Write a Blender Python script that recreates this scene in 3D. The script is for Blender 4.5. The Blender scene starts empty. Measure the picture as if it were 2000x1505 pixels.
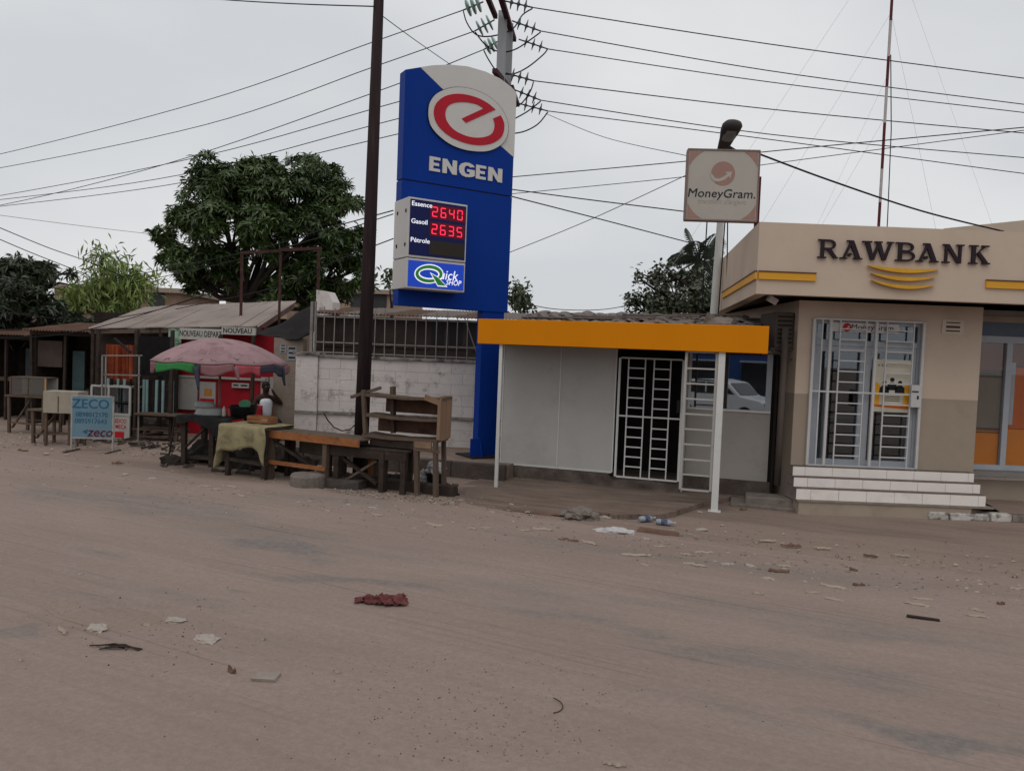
import bpy, bmesh, math, random
from math import sin, cos, pi, radians as rad
from mathutils import Vector, Matrix, noise as mnoise
from mathutils.geometry import tessellate_polygon
random.seed(7)
S = bpy.context.scene
COL = S.collection

# ------------------------------------------------------------------ camera
FPX, CX, CY, EYE = 1500.0, 1000.0, 752.5, 2.4
PITCH = math.atan((CY-690.0)/FPX); ROLL = rad(2.25)
fw = Vector((0, cos(PITCH), -sin(PITCH))); up0 = Vector((0, sin(PITCH), cos(PITCH))); rt0 = Vector((1, 0, 0))
rt = rt0*cos(ROLL)+up0*sin(ROLL); up = up0*cos(ROLL)-rt0*sin(ROLL)
cam = bpy.data.cameras.new('camera'); cam.sensor_width = 36.0; cam.lens = 36.0*FPX/2000.0
cam.clip_start = 0.05; cam.clip_end = 2000
camo = bpy.data.objects.new('camera', cam); COL.objects.link(camo)
camo.matrix_world = Matrix(((rt.x, up.x, -fw.x, 0), (rt.y, up.y, -fw.y, 0), (rt.z, up.z, -fw.z, EYE), (0, 0, 0, 1)))
S.camera = camo

# ------------------------------------------------------------------ overcast sky
W = bpy.data.worlds.new('World'); S.world = W; W.use_nodes = True
nt = W.node_tree; nt.nodes.clear()
def nd(t, typ, **kw):
    n = t.nodes.new(typ)
    for k, v in kw.items(): setattr(n, k, v)
    return n
out = nd(nt, 'ShaderNodeOutputWorld'); bg = nd(nt, 'ShaderNodeBackground')
sky = nd(nt, 'ShaderNodeTexSky', sky_type='NISHITA', sun_disc=False)
sky.sun_elevation = rad(58); sky.sun_rotation = rad(160); sky.dust_density = 4.0
tc = nd(nt, 'ShaderNodeTexCoord'); mp = nd(nt, 'ShaderNodeMapping'); mp.inputs['Scale'].default_value = (1, 1, 2.6); mp.inputs['Location'].default_value = (0.9, 2.3, 0.35)
nz = nd(nt, 'ShaderNodeTexNoise'); nz.inputs['Scale'].default_value = 1.7; nz.inputs['Detail'].default_value = 5; nz.inputs['Roughness'].default_value = 0.45
rp = nd(nt, 'ShaderNodeValToRGB')
rp.color_ramp.elements[0].position = 0.36; rp.color_ramp.elements[0].color = (0.665, 0.685, 0.71, 1)
rp.color_ramp.elements[1].position = 0.66; rp.color_ramp.elements[1].color = (0.835, 0.843, 0.85, 1)
mulS = nd(nt, 'ShaderNodeMixRGB', blend_type='MULTIPLY'); mulS.inputs[0].default_value = 1; mulS.inputs[2].default_value = (0.05, 0.05, 0.05, 1)
mixS = nd(nt, 'ShaderNodeMixRGB'); mixS.inputs[0].default_value = 0.92
L = nt.links.new
L(tc.outputs['Generated'], mp.inputs[0]); L(mp.outputs[0], nz.inputs['Vector']); L(nz.outputs['Fac'], rp.inputs[0])
L(sky.outputs[0], mulS.inputs[1]); L(mulS.outputs[0], mixS.inputs[1]); L(rp.outputs[0], mixS.inputs[2])
L(mixS.outputs[0], bg.inputs[0]); bg.inputs[1].default_value = 1.0; L(bg.outputs[0], out.inputs[0])
sun = bpy.data.lights.new('sun', 'SUN'); sun.energy = 0.6; sun.angle = rad(40); sun.color = (1, 0.95, 0.88)
suno = bpy.data.objects.new('sun', sun); COL.objects.link(suno)
suno.rotation_euler = (rad(32), 0, rad(-20))
vs = S.view_settings; vs.view_transform = 'Standard'; vs.look = 'None'; vs.exposure = 0.0; vs.gamma = 1.0; vs.use_curve_mapping = False

# ------------------------------------------------------------------ measuring: where a line of sight meets the ground or an upright plane
def ray(px, py): return rt*((px-CX)/FPX)+up*((CY-py)/FPX)+fw
def at(px, py, Y):
    d = ray(px, py); return Vector((0, 0, EYE))+d*(Y/d.y)
def gnd(px, py, z=0.0):
    d = ray(px, py); return Vector((0, 0, EYE))+d*((z-EYE)/d.z)
def sst(a, b, x):
    t = min(1, max(0, (x-a)/(b-a))); return t*t*(3-2*t)
def gz(x, y):
    return -0.07*sst(0, 3.2, x)*sst(6, 11, y)
class Fr:
    """an upright local frame: u to the right, v away from the viewer, z up"""
    def __init__(s, x, y, z, deg): s.o = Vector((x, y, z)); s.r = rad(deg); s.u = Vector((cos(s.r), sin(s.r), 0)); s.n = Vector((-sin(s.r), cos(s.r), 0))
    def uz(s, px, py, v=0.0):
        d = ray(px, py); c = Vector((0, 0, EYE)); t = ((s.o-c).dot(s.n)+v)/d.dot(s.n); q = c+d*t-s.o
        return (q.dot(s.u), q.z)
    def loc(s, p): q = Vector(p)-s.o; return Vector((q.dot(s.u), q.dot(s.n), q.z))
    def wor(s, u, v, z): return s.o+s.u*u+s.n*v+Vector((0, 0, z))

# ------------------------------------------------------------------ mesh helpers
class MB:
    def __init__(s): s.v = []; s.f = []
    def add(s, vs_, fs):
        o = len(s.v); s.v += [tuple(q) for q in vs_]; s.f += [tuple(i+o for i in q) for q in fs]; return s
    def box(s, x0, x1, y0, y1, z0, z1, j=0.0):
        q = [(x, y, z) for z in (z0, z1) for y in (y0, y1) for x in (x0, x1)]
        if j: q = [tuple(c+random.uniform(-j, j) for c in p) for p in q]
        return s.add(q, [(0, 2, 3, 1), (4, 5, 7, 6), (0, 1, 5, 4), (2, 6, 7, 3), (0, 4, 6, 2), (1, 3, 7, 5)])
    def bar(s, a, b, w=0.05, h=None, j=0.0):
        a = Vector(a); b = Vector(b); h = h or w; d = (b-a).normalized()
        sx = d.cross(Vector((0, 0, 1)))
        if sx.length < 1e-3: sx = Vector((1, 0, 0))
        sx.normalize(); sy = sx.cross(d).normalized()
        q = [p+sx*(w/2*i)+sy*(h/2*k) for p in (a, b) for i, k in ((-1, -1), (1, -1), (1, 1), (-1, 1))]
        if j: q = [p+Vector([random.uniform(-j, j) for _ in range(3)]) for p in q]
        return s.add(q, [(0, 1, 2, 3), (7, 6, 5, 4), (0, 4, 5, 1), (1, 5, 6, 2), (2, 6, 7, 3), (3, 7, 4, 0)])
    def tube(s, pts, r, n=8):
        pts = [Vector(p) for p in pts]; R = r if isinstance(r, (list, tuple)) else [r]*len(pts)
        vv = []; ff = []; ref = None
        for i, p in enumerate(pts):
            d = (pts[min(i+1, len(pts)-1)]-pts[max(i-1, 0)]).normalized()
            if ref is None: ref = Vector((0, 0, 1)) if abs(d.z) < 0.9 else Vector((1, 0, 0))
            a = d.cross(ref).normalized(); b = a.cross(d).normalized(); ref = b
            vv += [p+(a*cos(2*pi*k/n)+b*sin(2*pi*k/n))*R[i] for k in range(n)]
            if i: ff += [((i-1)*n+k, (i-1)*n+(k+1) % n, i*n+(k+1) % n, i*n+k) for k in range(n)]
        ff += [tuple(range(n))[::-1], tuple((len(pts)-1)*n+k for k in range(n))]
        return s.add(vv, ff)
    def prism(s, poly, y0, y1):
        """polygon given as (u, z), extruded from v=y0 (front) to v=y1"""
        n = len(poly); ar = sum(poly[i][0]*poly[(i+1) % n][1]-poly[(i+1) % n][0]*poly[i][1] for i in range(n))
        if ar < 0: poly = poly[::-1]
        vv = [(p[0], y0, p[1]) for p in poly]+[(p[0], y1, p[1]) for p in poly]
        tr = tessellate_polygon([[Vector((p[0], p[1], 0)) for p in poly]])
        ff = []
        for t in tr:
            a, b, c = [poly[i] for i in t]
            if (b[0]-a[0])*(c[1]-a[1])-(c[0]-a[0])*(b[1]-a[1]) < 0: t = t[::-1]
            ff.append(tuple(t)); ff.append(tuple(i+n for i in t[::-1]))
        ff += [(i, i+n, (i+1) % n+n, (i+1) % n) for i in range(n)]
        return s.add(vv, ff)
    def lathe(s, prof, c=(0, 0, 0), n=16, jit=0.0):
        c = Vector(c); vv = []; ff = []
        for r, z in prof: vv += [c+Vector((r*cos(2*pi*k/n), r*sin(2*pi*k/n), z+random.uniform(-jit, jit))) for k in range(n)]
        for i in range(len(prof)-1): ff += [(i*n+k, i*n+(k+1) % n, (i+1)*n+(k+1) % n, (i+1)*n+k) for k in range(n)]
        ff += [tuple(range(n))[::-1], tuple((len(prof)-1)*n+k for k in range(n))]
        return s.add(vv, ff)
    def build(s, name, m, parent=None, smooth=False, bevel=0.0, loc=None, rz=0):
        me = bpy.data.meshes.new(name); me.from_pydata(s.v, [], s.f); me.update()
        return link(name, me, m, parent, smooth, bevel, loc, rz)
def link(name, me, m, parent=None, smooth=False, bevel=0.0, loc=None, rz=0):
    o = bpy.data.objects.new(name, me); COL.objects.link(o); o.parent = parent
    if m:
        me.materials.clear(); me.materials.append(m)
    if smooth: me.polygons.foreach_set('use_smooth', [True]*len(me.polygons))
    if bevel:
        b = o.modifiers.new('bevel', 'BEVEL'); b.width = bevel; b.segments = 2; b.limit_method = 'ANGLE'
    if loc is not None: o.location = loc
    if rz: o.rotation_euler.z = rz
    return o
def tag(o, label=None, cat=None, group=None, kind=None):
    for k, v in (('label', label), ('category', cat), ('group', group), ('kind', kind)):
        if v: o[k] = v
    return o
def thing(name, label, cat, fr=None, group=None, loc=None, rz=0.0):
    o = bpy.data.objects.new(name, None); COL.objects.link(o); o.empty_display_size = 0.2
    if fr is not None: o.location = fr.o; o.rotation_euler.z = fr.r
    else:
        o.location = loc or (0, 0, 0); o.rotation_euler.z = rz
    return tag(o, label, cat, group)
def copy_tree(o, parent=None):
    c = o.copy(); COL.objects.link(c); c.parent = parent
    for ch in o.children: copy_tree(ch, c)
    return c
def bx(name, m, parent, x0, x1, y0, y1, z0, z1, j=0.0, bevel=0.0): return MB().box(x0, x1, y0, y1, z0, z1, j).build(name, m, parent, bevel=bevel)
def text_poly(body, size=1.0, extr=0.01, off=0.0, shear=0.0, align='CENTER', sx=1.0, space=1.0, filled=True):
    cu = bpy.data.curves.new('t', 'FONT'); cu.body = body; cu.size = size; cu.extrude = extr; cu.offset = off; cu.shear = shear
    cu.align_x = align; cu.align_y = 'CENTER'; cu.space_character = space; cu.resolution_u = 3
    o = bpy.data.objects.new('t', cu); COL.objects.link(o)
    dg = bpy.context.evaluated_depsgraph_get(); dg.update()
    me = bpy.data.meshes.new_from_object(o.evaluated_get(dg))
    bpy.data.objects.remove(o); bpy.data.curves.remove(cu)
    me.transform(Matrix.Rotation(pi/2, 4, 'X') @ Matrix.Diagonal((sx, 1, 1, 1)))
    return me
def lettering(name, body, m, parent, u, v, z, size, extr=0.004, tilt=0.0, **kw):
    me = text_poly(body, size, extr, **kw)
    if tilt: me.transform(Matrix.Rotation(tilt, 4, 'Y'))
    me.transform(Matrix.Translation((u, v, z)))
    return link(name, me, m, parent)

# ------------------------------------------------------------------ materials
MATS = {}
def M(name, col, rough=0.85, var=0.18, scale=3.0, dirt=None, damt=0.5, dscale=1.6, dlo=0.52, bump=0.0, bscale=40.0, metal=0.0, spec=0.15, streak=(1, 1, 1), island=0.0, emit=0.0):
    if name in MATS: return MATS[name]
    m = bpy.data.materials.new(name); m.use_nodes = True; t = m.node_tree; l = t.links.new
    b = t.nodes['Principled BSDF']; b.inputs['Roughness'].default_value = rough; b.inputs['Metallic'].default_value = metal
    b.inputs['Specular IOR Level'].default_value = spec
    tcn = nd(t, 'ShaderNodeTexCoord'); mpn = nd(t, 'ShaderNodeMapping'); mpn.inputs['Scale'].default_value = streak
    l(tcn.outputs['Object'], mpn.inputs[0])
    n1 = nd(t, 'ShaderNodeTexNoise'); n1.inputs['Scale'].default_value = scale; n1.inputs['Detail'].default_value = 8; n1.inputs['Roughness'].default_value = 0.65
    l(mpn.outputs[0], n1.inputs['Vector'])
    r1 = nd(t, 'ShaderNodeValToRGB'); e = r1.color_ramp.elements
    e[0].position = 0.28; e[1].position = 0.72
    e[0].color = (*[c*(1-var) for c in col], 1); e[1].color = (*[min(1, c*(1+var)) for c in col], 1)
    l(n1.outputs['Fac'], r1.inputs[0]); res = r1.outputs[0]
    if dirt:
        n2 = nd(t, 'ShaderNodeTexNoise'); n2.inputs['Scale'].default_value = dscale; n2.inputs['Detail'].default_value = 10; n2.inputs['Roughness'].default_value = 0.7
        l(mpn.outputs[0], n2.inputs['Vector'])
        r2 = nd(t, 'ShaderNodeValToRGB'); r2.color_ramp.elements[0].position = dlo; r2.color_ramp.elements[1].position = dlo+0.16
        r2.color_ramp.elements[0].color = (0, 0, 0, 1); r2.color_ramp.elements[1].color = (damt, damt, damt, 1)
        l(n2.outputs['Fac'], r2.inputs[0])
        mx = nd(t, 'ShaderNodeMixRGB'); mx.inputs[2].default_value = (*dirt, 1)
        l(r2.outputs[0], mx.inputs[0]); l(res, mx.inputs[1]); res = mx.outputs[0]
    if island:
        g = nd(t, 'ShaderNodeNewGeometry'); mr = nd(t, 'ShaderNodeMapRange'); mr.inputs[3].default_value = 1-island; mr.inputs[4].default_value = 1+island
        l(g.outputs['Random Per Island'], mr.inputs[0])
        mx = nd(t, 'ShaderNodeMixRGB', blend_type='MULTIPLY'); mx.inputs[0].default_value = 1
        l(res, mx.inputs[1]); l(mr.outputs[0], mx.inputs[2]); res = mx.outputs[0]
    l(res, b.inputs['Base Color'])
    if bump:
        n3 = nd(t, 'ShaderNodeTexNoise'); n3.inputs['Scale'].default_value = bscale; n3.inputs['Detail'].default_value = 6
        l(mpn.outputs[0], n3.inputs['Vector'])
        bp = nd(t, 'ShaderNodeBump'); bp.inputs['Strength'].default_value = bump; bp.inputs['Distance'].default_value = 0.02
        l(n3.outputs['Fac'], bp.inputs['Height']); l(bp.outputs[0], b.inputs['Normal'])
    if emit:
        b.inputs['Emission Color'].default_value = (*col, 1); b.inputs['Emission Strength'].default_value = emit
    MATS[name] = m; return m
def glass(name, tint=(0.75, 0.8, 0.82), refl=0.12):
    if name in MATS: return MATS[name]
    m = bpy.data.materials.new(name); m.use_nodes = True; t = m.node_tree; l = t.links.new
    t.nodes.remove(t.nodes['Principled BSDF'])
    tr = nd(t, 'ShaderNodeBsdfTransparent'); tr.inputs[0].default_value = (*tint, 1)
    gl = nd(t, 'ShaderNodeBsdfGlossy'); gl.inputs['Roughness'].default_value = 0.015; gl.inputs[0].default_value = (0.9, 0.95, 1, 1)
    mx = nd(t, 'ShaderNodeMixShader'); mx.inputs[0].default_value = refl
    l(tr.outputs[0], mx.inputs[1]); l(gl.outputs[0], mx.inputs[2]); l(mx.outputs[0], t.nodes['Material Output'].inputs[0])
    MATS[name] = m; return m
def leafmat(name, c0, c1, rough=0.5):
    if name in MATS: return MATS[name]
    m = bpy.data.materials.new(name); m.use_nodes = True; t = m.node_tree; l = t.links.new
    b = t.nodes['Principled BSDF']; b.inputs['Roughness'].default_value = rough; b.inputs['Specular IOR Level'].default_value = 0.45
    g = nd(t, 'ShaderNodeNewGeometry'); tcn = nd(t, 'ShaderNodeTexCoord'); n1 = nd(t, 'ShaderNodeTexNoise'); n1.inputs['Scale'].default_value = 0.55; n1.inputs['Detail'].default_value = 3
    l(tcn.outputs['Object'], n1.inputs['Vector'])
    ad = nd(t, 'ShaderNodeMath', operation='MULTIPLY_ADD'); ad.inputs[1].default_value = 0.45
    l(g.outputs['Random Per Island'], ad.inputs[0]); mr = nd(t, 'ShaderNodeMapRange'); mr.inputs[1].default_value = 0.3; mr.inputs[2].default_value = 0.7; mr.inputs[4].default_value = 0.6
    l(n1.outputs['Fac'], mr.inputs[0]); l(mr.outputs[0], ad.inputs[2])
    r = nd(t, 'ShaderNodeValToRGB'); r.color_ramp.elements[0].color = (*c0, 1); r.color_ramp.elements[1].color = (*c1, 1)
    l(ad.outputs[0], r.inputs[0]); l(r.outputs[0], b.inputs['Base Color'])
    MATS[name] = m; return m
S.cycles.max_bounces = 5; S.cycles.diffuse_bounces = 3; S.cycles.glossy_bounces = 3; S.cycles.transparent_max_bounces = 8; S.cycles.caustics_reflective = False; S.cycles.caustics_refractive = False
# ================================================================== GROUND, ROAD
def road_material(name, dust, tar, amount, attr=False):
    m = bpy.data.materials.new(name); m.use_nodes = True; t = m.node_tree; l = t.links.new
    b = t.nodes['Principled BSDF']; b.inputs['Roughness'].default_value = 0.95; b.inputs['Specular IOR Level'].default_value = 0.12
    tcn = nd(t, 'ShaderNodeTexCoord'); mp1 = nd(t, 'ShaderNodeMapping', vector_type='TEXTURE'); mp1.inputs['Rotation'].default_value = (0, 0, rad(-20)); mp1.inputs['Scale'].default_value = (4.2, 1, 1)
    l(tcn.outputs['Object'], mp1.inputs[0])
    def nz_(sc, det, vec, ro=0.6):
        n = nd(t, 'ShaderNodeTexNoise'); n.inputs['Scale'].default_value = sc; n.inputs['Detail'].default_value = det; n.inputs['Roughness'].default_value = ro
        l(vec, n.inputs['Vector']); return n.outputs['Fac']
    def ramp(v, a, b_, c0, c1):
        r = nd(t, 'ShaderNodeValToRGB'); r.color_ramp.elements[0].position = a; r.color_ramp.elements[1].position = b_
        r.color_ramp.elements[0].color = (*c0, 1); r.color_ramp.elements[1].color = (*c1, 1); l(v, r.inputs[0]); return r.outputs[0]
    def mix(f, a, b_, mode='MIX'):
        x = nd(t, 'ShaderNodeMixRGB', blend_type=mode)
        for k, q in ((0, f), (1, a), (2, b_)):
            if isinstance(q, (int, float)): x.inputs[k].default_value = q
            else: l(q, x.inputs[k])
        return x.outputs[0]
    base = ramp(nz_(0.9, 8, mp1.outputs[0]), 0.3, 0.7, [c*0.9 for c in dust], [c*1.08 for c in dust])
    tarc = ramp(nz_(14, 6, tcn.outputs['Object']), 0.3, 0.7, [c*0.8 for c in tar], [c*1.15 for c in tar])
    f1 = ramp(nz_(0.5, 9, mp1.outputs[0], 0.6), 0.53, 0.58, (0, 0, 0), (amount, amount, amount))
    if attr:   # asphalt swept bare of dust by traffic; on dirt, just a darker tone
        at_ = nd(t, 'ShaderNodeAttribute', attribute_name='bare_or_dark'); nn_ = nz_(5.0, 8, mp1.outputs[0], 0.7)
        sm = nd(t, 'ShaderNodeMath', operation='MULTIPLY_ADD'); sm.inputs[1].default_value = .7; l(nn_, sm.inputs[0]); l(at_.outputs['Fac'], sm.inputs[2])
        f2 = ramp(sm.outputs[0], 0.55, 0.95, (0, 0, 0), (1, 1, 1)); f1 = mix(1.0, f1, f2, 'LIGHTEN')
    c = mix(f1, base, tarc)
    # tyre streaks along the street
    mp2 = nd(t, 'ShaderNodeMapping', vector_type='TEXTURE'); mp2.inputs['Rotation'].default_value = (0, 0, rad(-25)); mp2.inputs['Scale'].default_value = (8, .18, 1)
    l(tcn.outputs['Object'], mp2.inputs[0])
    st = ramp(nz_(1.6, 7, mp2.outputs[0], 0.7), 0.34, 0.66, (0.95, 0.95, 0.95), (1.04, 1.04, 1.04))
    c = mix(0.9, c, st, 'MULTIPLY')
    mp3 = nd(t, 'ShaderNodeMapping', vector_type='TEXTURE'); mp3.inputs['Rotation'].default_value = (0, 0, rad(-27)); mp3.inputs['Scale'].default_value = (5, .035, 1)
    l(tcn.outputs['Object'], mp3.inputs[0])
    ln = ramp(nz_(1.0, 4, mp3.outputs[0], 0.6), 0.56, 0.64, (0, 0, 0), (1, 1, 1)); mk = ramp(nz_(0.6, 4, mp1.outputs[0], 0.6), 0.48, 0.6, (0, 0, 0), (.4, .4, .4))
    c = mix(mix(1.0, ln, mk, 'MULTIPLY'), c, mix(1.0, c, tarc, 'MULTIPLY'))
    sp = ramp(nz_(22, 10, tcn.outputs['Object'], .85), 0.3, 0.72, (0.78, 0.78, 0.78), (1.2, 1.2, 1.2)); c = mix(0.9, c, sp, 'MULTIPLY')
    pb = ramp(nz_(9, 5, tcn.outputs['Object'], 0.8), 0.66, 0.74, (1, 1, 1), (0.72, 0.71, 0.7)); c = mix(0.7, c, pb, 'MULTIPLY')
    l(c, b.inputs['Base Color'])
    bp = nd(t, 'ShaderNodeBump'); bp.inputs['Strength'].default_value = 0.6; bp.inputs['Distance'].default_value = 0.02
    ad = nd(t, 'ShaderNodeMath', operation='ADD'); l(nz_(38, 6, tcn.outputs['Object'], 0.7), ad.inputs[0]); l(nz_(2.4, 6, mp2.outputs[0], 0.7), ad.inputs[1])
    l(ad.outputs[0], bp.inputs['Height']); l(bp.outputs[0], b.inputs['Normal'])
    return m
DUST = (0.292, 0.226, 0.194)
m_road = road_material('dusty asphalt', DUST, (0.203, 0.178, 0.167), 0.35, True)
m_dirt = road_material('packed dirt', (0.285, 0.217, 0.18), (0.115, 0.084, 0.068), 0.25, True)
m_conc = M('old concrete', (0.2, 0.17, 0.15), 0.9, 0.3, 2.5, (0.07, 0.055, 0.045), 0.7, 1.4, 0.5, bump=0.6, bscale=25)

m_kerb = M('blackened kerb', (0.085, 0.068, 0.06), 0.9, 0.35, 2.5, (0.19, 0.155, 0.135), 0.6, 1.8, 0.54, bump=0.8, bscale=18)
def grid_mesh(xs, ys, fz):
    vv = [(x, y, fz(x, y)) for y in ys for x in xs]; n = len(xs)
    ff = [(j*n+i, j*n+i+1, (j+1)*n+i+1, (j+1)*n+i) for j in range(len(ys)-1) for i in range(n-1)]
    return vv, ff
def axis(lo, hi, step, far):
    a = []; x = lo
    while x < hi: a.append(x); x += step
    a.append(hi); d = step
    l_ = [lo]; r_ = [hi]
    while l_[-1] > -far: d *= 1.5; l_.append(l_[-1]-d)
    d = step
    while r_[-1] < far: d *= 1.5; r_.append(r_[-1]+d)
    return l_[:0:-1]+a+r_[1:]
def N(x, y, s, o=0.0): return mnoise.noise(Vector((x*s+o, y*s-o, o*0.37)))
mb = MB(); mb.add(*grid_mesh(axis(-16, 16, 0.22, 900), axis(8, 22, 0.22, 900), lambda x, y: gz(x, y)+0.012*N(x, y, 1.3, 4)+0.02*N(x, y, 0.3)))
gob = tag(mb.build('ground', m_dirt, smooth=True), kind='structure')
def seg_d(x, y, a, b):
    ax_, ay, bx_, by = a.x, a.y, b.x, b.y; t = ((x-ax_)*(bx_-ax_)+(y-ay)*(by-ay))/((bx_-ax_)**2+(by-ay)**2); t = min(1, max(0, t)); return math.hypot(x-ax_-t*(bx_-ax_), y-ay-t*(by-ay))
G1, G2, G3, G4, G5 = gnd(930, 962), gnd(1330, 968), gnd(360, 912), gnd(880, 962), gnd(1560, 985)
def darker_ground(v):  # darker tone along the kiosk front, the stalls and towards the bank corner
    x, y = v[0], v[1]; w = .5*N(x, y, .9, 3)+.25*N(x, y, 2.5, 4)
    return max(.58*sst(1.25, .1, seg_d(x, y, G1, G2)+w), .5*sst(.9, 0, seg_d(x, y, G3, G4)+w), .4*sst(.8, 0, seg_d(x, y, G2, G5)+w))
gob.data.attributes.new('bare_or_dark', 'FLOAT', 'POINT').data.foreach_set('value', [darker_ground(v) for v in mb.v])
# road: fine sheet, its far edge ragged where the asphalt has broken away
RD = rad(-19); rdx, rdy = cos(RD), sin(RD)
e0 = gnd(60, 890); e1 = gnd(1990, 1125)
def edge_q(s):   # distance across the street of the asphalt edge, as a function of distance along it
    q0 = -e0.x*rdy+e0.y*rdx; q1 = -e1.x*rdy+e1.y*rdx; s0 = e0.x*rdx+e0.y*rdy; s1 = e1.x*rdx+e1.y*rdy
    t = (s-s0)/(s1-s0); return q0+(q1-q0)*min(1.3, max(-0.6, t))
hum = gnd(210, 1205); hum2 = gnd(560, 1290)
def road_z(x, y):
    z = gz(x, y)+0.03+0.008*N(x, y, 0.7, 9)
    s = x*rdx+y*rdy; q = -x*rdy+y*rdx
    z += 0.006*mnoise.noise(Vector((s*0.25, q*4.2, 3)))*(0.5+0.5*N(x, y, 0.4, 2))+0.003*mnoise.noise(Vector((s*0.4, q*14, 7)))
    z += 0.004*N(x, y, 5, 1)
    d = math.sqrt(((x-hum.x)/.62)**2+((y-hum.y)/.36)**2)+.35*N(x, y, 2.2, 6)
    z += -.035*sst(.95, .55, d)+.035*math.exp(-((d-1.12)/.2)**2)*(.7+.8*N(x, y, 4, 8))*sst(-.3, .25, y-hum.y)
    for h, a, w in ((hum2, 0.028, 0.55),):
        d2 = ((x-h.x)*0.8)**2+((y-h.y)*1.3)**2; z += a*math.exp(-d2/w**2)*(0.5+N(x, y, 3.1, 5))
    return z
def road_sheet():
    ss = []; s = -70.0
    while s < 70: ss.append(s); s += 0.085 if -9 < s < 8 else (0.5 if -20 < s < 20 else 4)
    qs = []; q = 0.0
    while q < 22: qs.append(q); q += 0.03 if q < 0.3 else (0.075 if q < 9.5 else 1.5)
    vv = []; n = len(ss)
    for q in qs:
        for s in ss:
            rag = 0.35*mnoise.noise(Vector((s*0.6, 1, 2)))+0.12*mnoise.noise(Vector((s*3, 4, 2))) if q < 0.6 else 0
            qq = edge_q(s)+rag*(1-min(1, q/0.6))-q
            x = s*rdx-qq*rdy; y = s*rdy+qq*rdx
            z = road_z(x, y)
            if q < 0.2: z = gz(x, y)-0.05+(z-gz(x, y)+0.05)*min(1, q/0.09)
            vv.append((x, y, z))
    ff = [((j+1)*n+i, (j+1)*n+i+1, j*n+i+1, j*n+i) for j in range(len(qs)-1) for i in range(n-1)]
    return MB().add(vv, ff)
PATCH = [(gnd(px, py), a, b, k) for px, py, a, b, k in ((545, 1072, 1.5, .42, 1), (650, 1135, 1.5, .2, .8), (280, 985, 3.2, .7, .75), (50, 1235, .45, .3, .9), (1860, 1455, 1.2, .14, 1), (1500, 1290, 1.5, .45, .62), (1170, 1212, .9, .2, .75), (1720, 1245, 1.6, .4, .65), (530, 1166, .3, .1, .9), (180, 1085, .8, .25, .6), (1500, 1430, 1.2, .3, .5))]
def bare(v):
    m_ = 0.0
    for c, a, b, k in PATCH:
        dx, dy = v[0]-c.x, v[1]-c.y; s = dx*rdx+dy*rdy; q = -dx*rdy+dy*rdx; s += .8*N(v[0], v[1], .8, 11); q += .3*N(v[0], v[1], 1.1, 12)+.12*N(v[0], v[1], 3, 13); d = math.sqrt((s/a)**2+(q/b)**2); m_ = max(m_, k*.55*sst(1.5, .25, d))
    return m_
rsh = road_sheet(); rob = tag(rsh.build('road', m_road, smooth=True), kind='structure')
rob.data.attributes.new('bare_or_dark', 'FLOAT', 'POINT').data.foreach_set('value', [bare(v) for v in rsh.v])
# raised pavement with a worn kerb, from the kiosk to the left
k0 = gnd(600, 905, 0.0); k1 = gnd(985, 941, 0.0)
kd = (k1-k0).normalized(); kn = Vector((-kd.y, kd.x, 0))
mb = MB(); pa = k0-kd*1.2+kn*0.16; pb_ = k1+kn*0.16
poly = [pa, pb_, pb_+kn*3.2, pa+kn*3.6]
mb.add([(p.x, p.y, 0.285) for p in poly]+[(p.x, p.y, -0.1) for p in poly], [(0, 1, 2, 3), (0, 4, 5, 1), (1, 5, 6, 2), (2, 6, 7, 3), (3, 7, 4, 0)])
pave = tag(mb.build('pavement', m_dirt), kind='structure')
pave.data.attributes.new('bare_or_dark', 'FLOAT', 'POINT').data.foreach_set('value', [.36]*len(mb.v))
nk = 5; LK = (pb_-pa).length
for i in range(nk):
    a = pa+kd*(LK*i/nk+0.01)-kn*0.08; b = pa+kd*(LK*(i+1)/nk-0.01)-kn*0.08
    MB().bar((a.x, a.y, 0.11), (b.x, b.y, 0.11), 0.155, 0.38, 0.012).build('kerb_stone', m_kerb, pave, bevel=0.02)
# worn concrete apron in front of the kiosk
ap = [gnd(1000, 975, .05), gnd(1075, 1000, .05), gnd(1130, 992, .05), gnd(1200, 1003, .05), gnd(1290, 1003, .05), gnd(1365, 982, .03), gnd(1440, 966, .015), gnd(1540, 985, -.02), gnd(1500, 930, .03), gnd(960, 930, .06)]
apz = [0.015, .02, .035, .055, .05, .03, 0.015, -0.02, -0.02, 0.04]
ap = [gnd(905, 978, .012), gnd(960, 992, .012)]+ap[1:9]+[gnd(960, 925, .06), gnd(900, 945, .03)]; apz = [.005, .01]+apz[1:9]+[.04, .005]
ap2, az2 = [], []
for i_ in range(len(ap)):
    for j_ in range(10):
        q_ = ap[i_].lerp(ap[(i_+1) % len(ap)], j_/10); az2.append(apz[i_]*(1-j_/10)+apz[(i_+1) % len(ap)]*j_/10)
        ap2.append(Vector((q_.x+.09*N(q_.x, q_.y, 3, 2)+.04*N(q_.x, q_.y, 9, 5), q_.y+.09*N(q_.x, q_.y, 3, 7)+.04*N(q_.x, q_.y, 9, 1), 0)))
ap, apz = ap2, [z_*.7 for z_ in az2]
mb = MB(); n = len(ap)
vv = [(p.x, p.y, z) for p, z in zip(ap, apz)]+[(p.x, p.y, -0.15) for p in ap]
tri = [tuple(t_) for t_ in tessellate_polygon([[Vector((p.x, p.y, 0)) for p in ap]])]
mb.add(vv, tri+[(i, i+n, (i+1) % n+n, (i+1) % n) for i in range(n)])
fco = tag(mb.build('forecourt', m_dirt), kind='structure')
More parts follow.
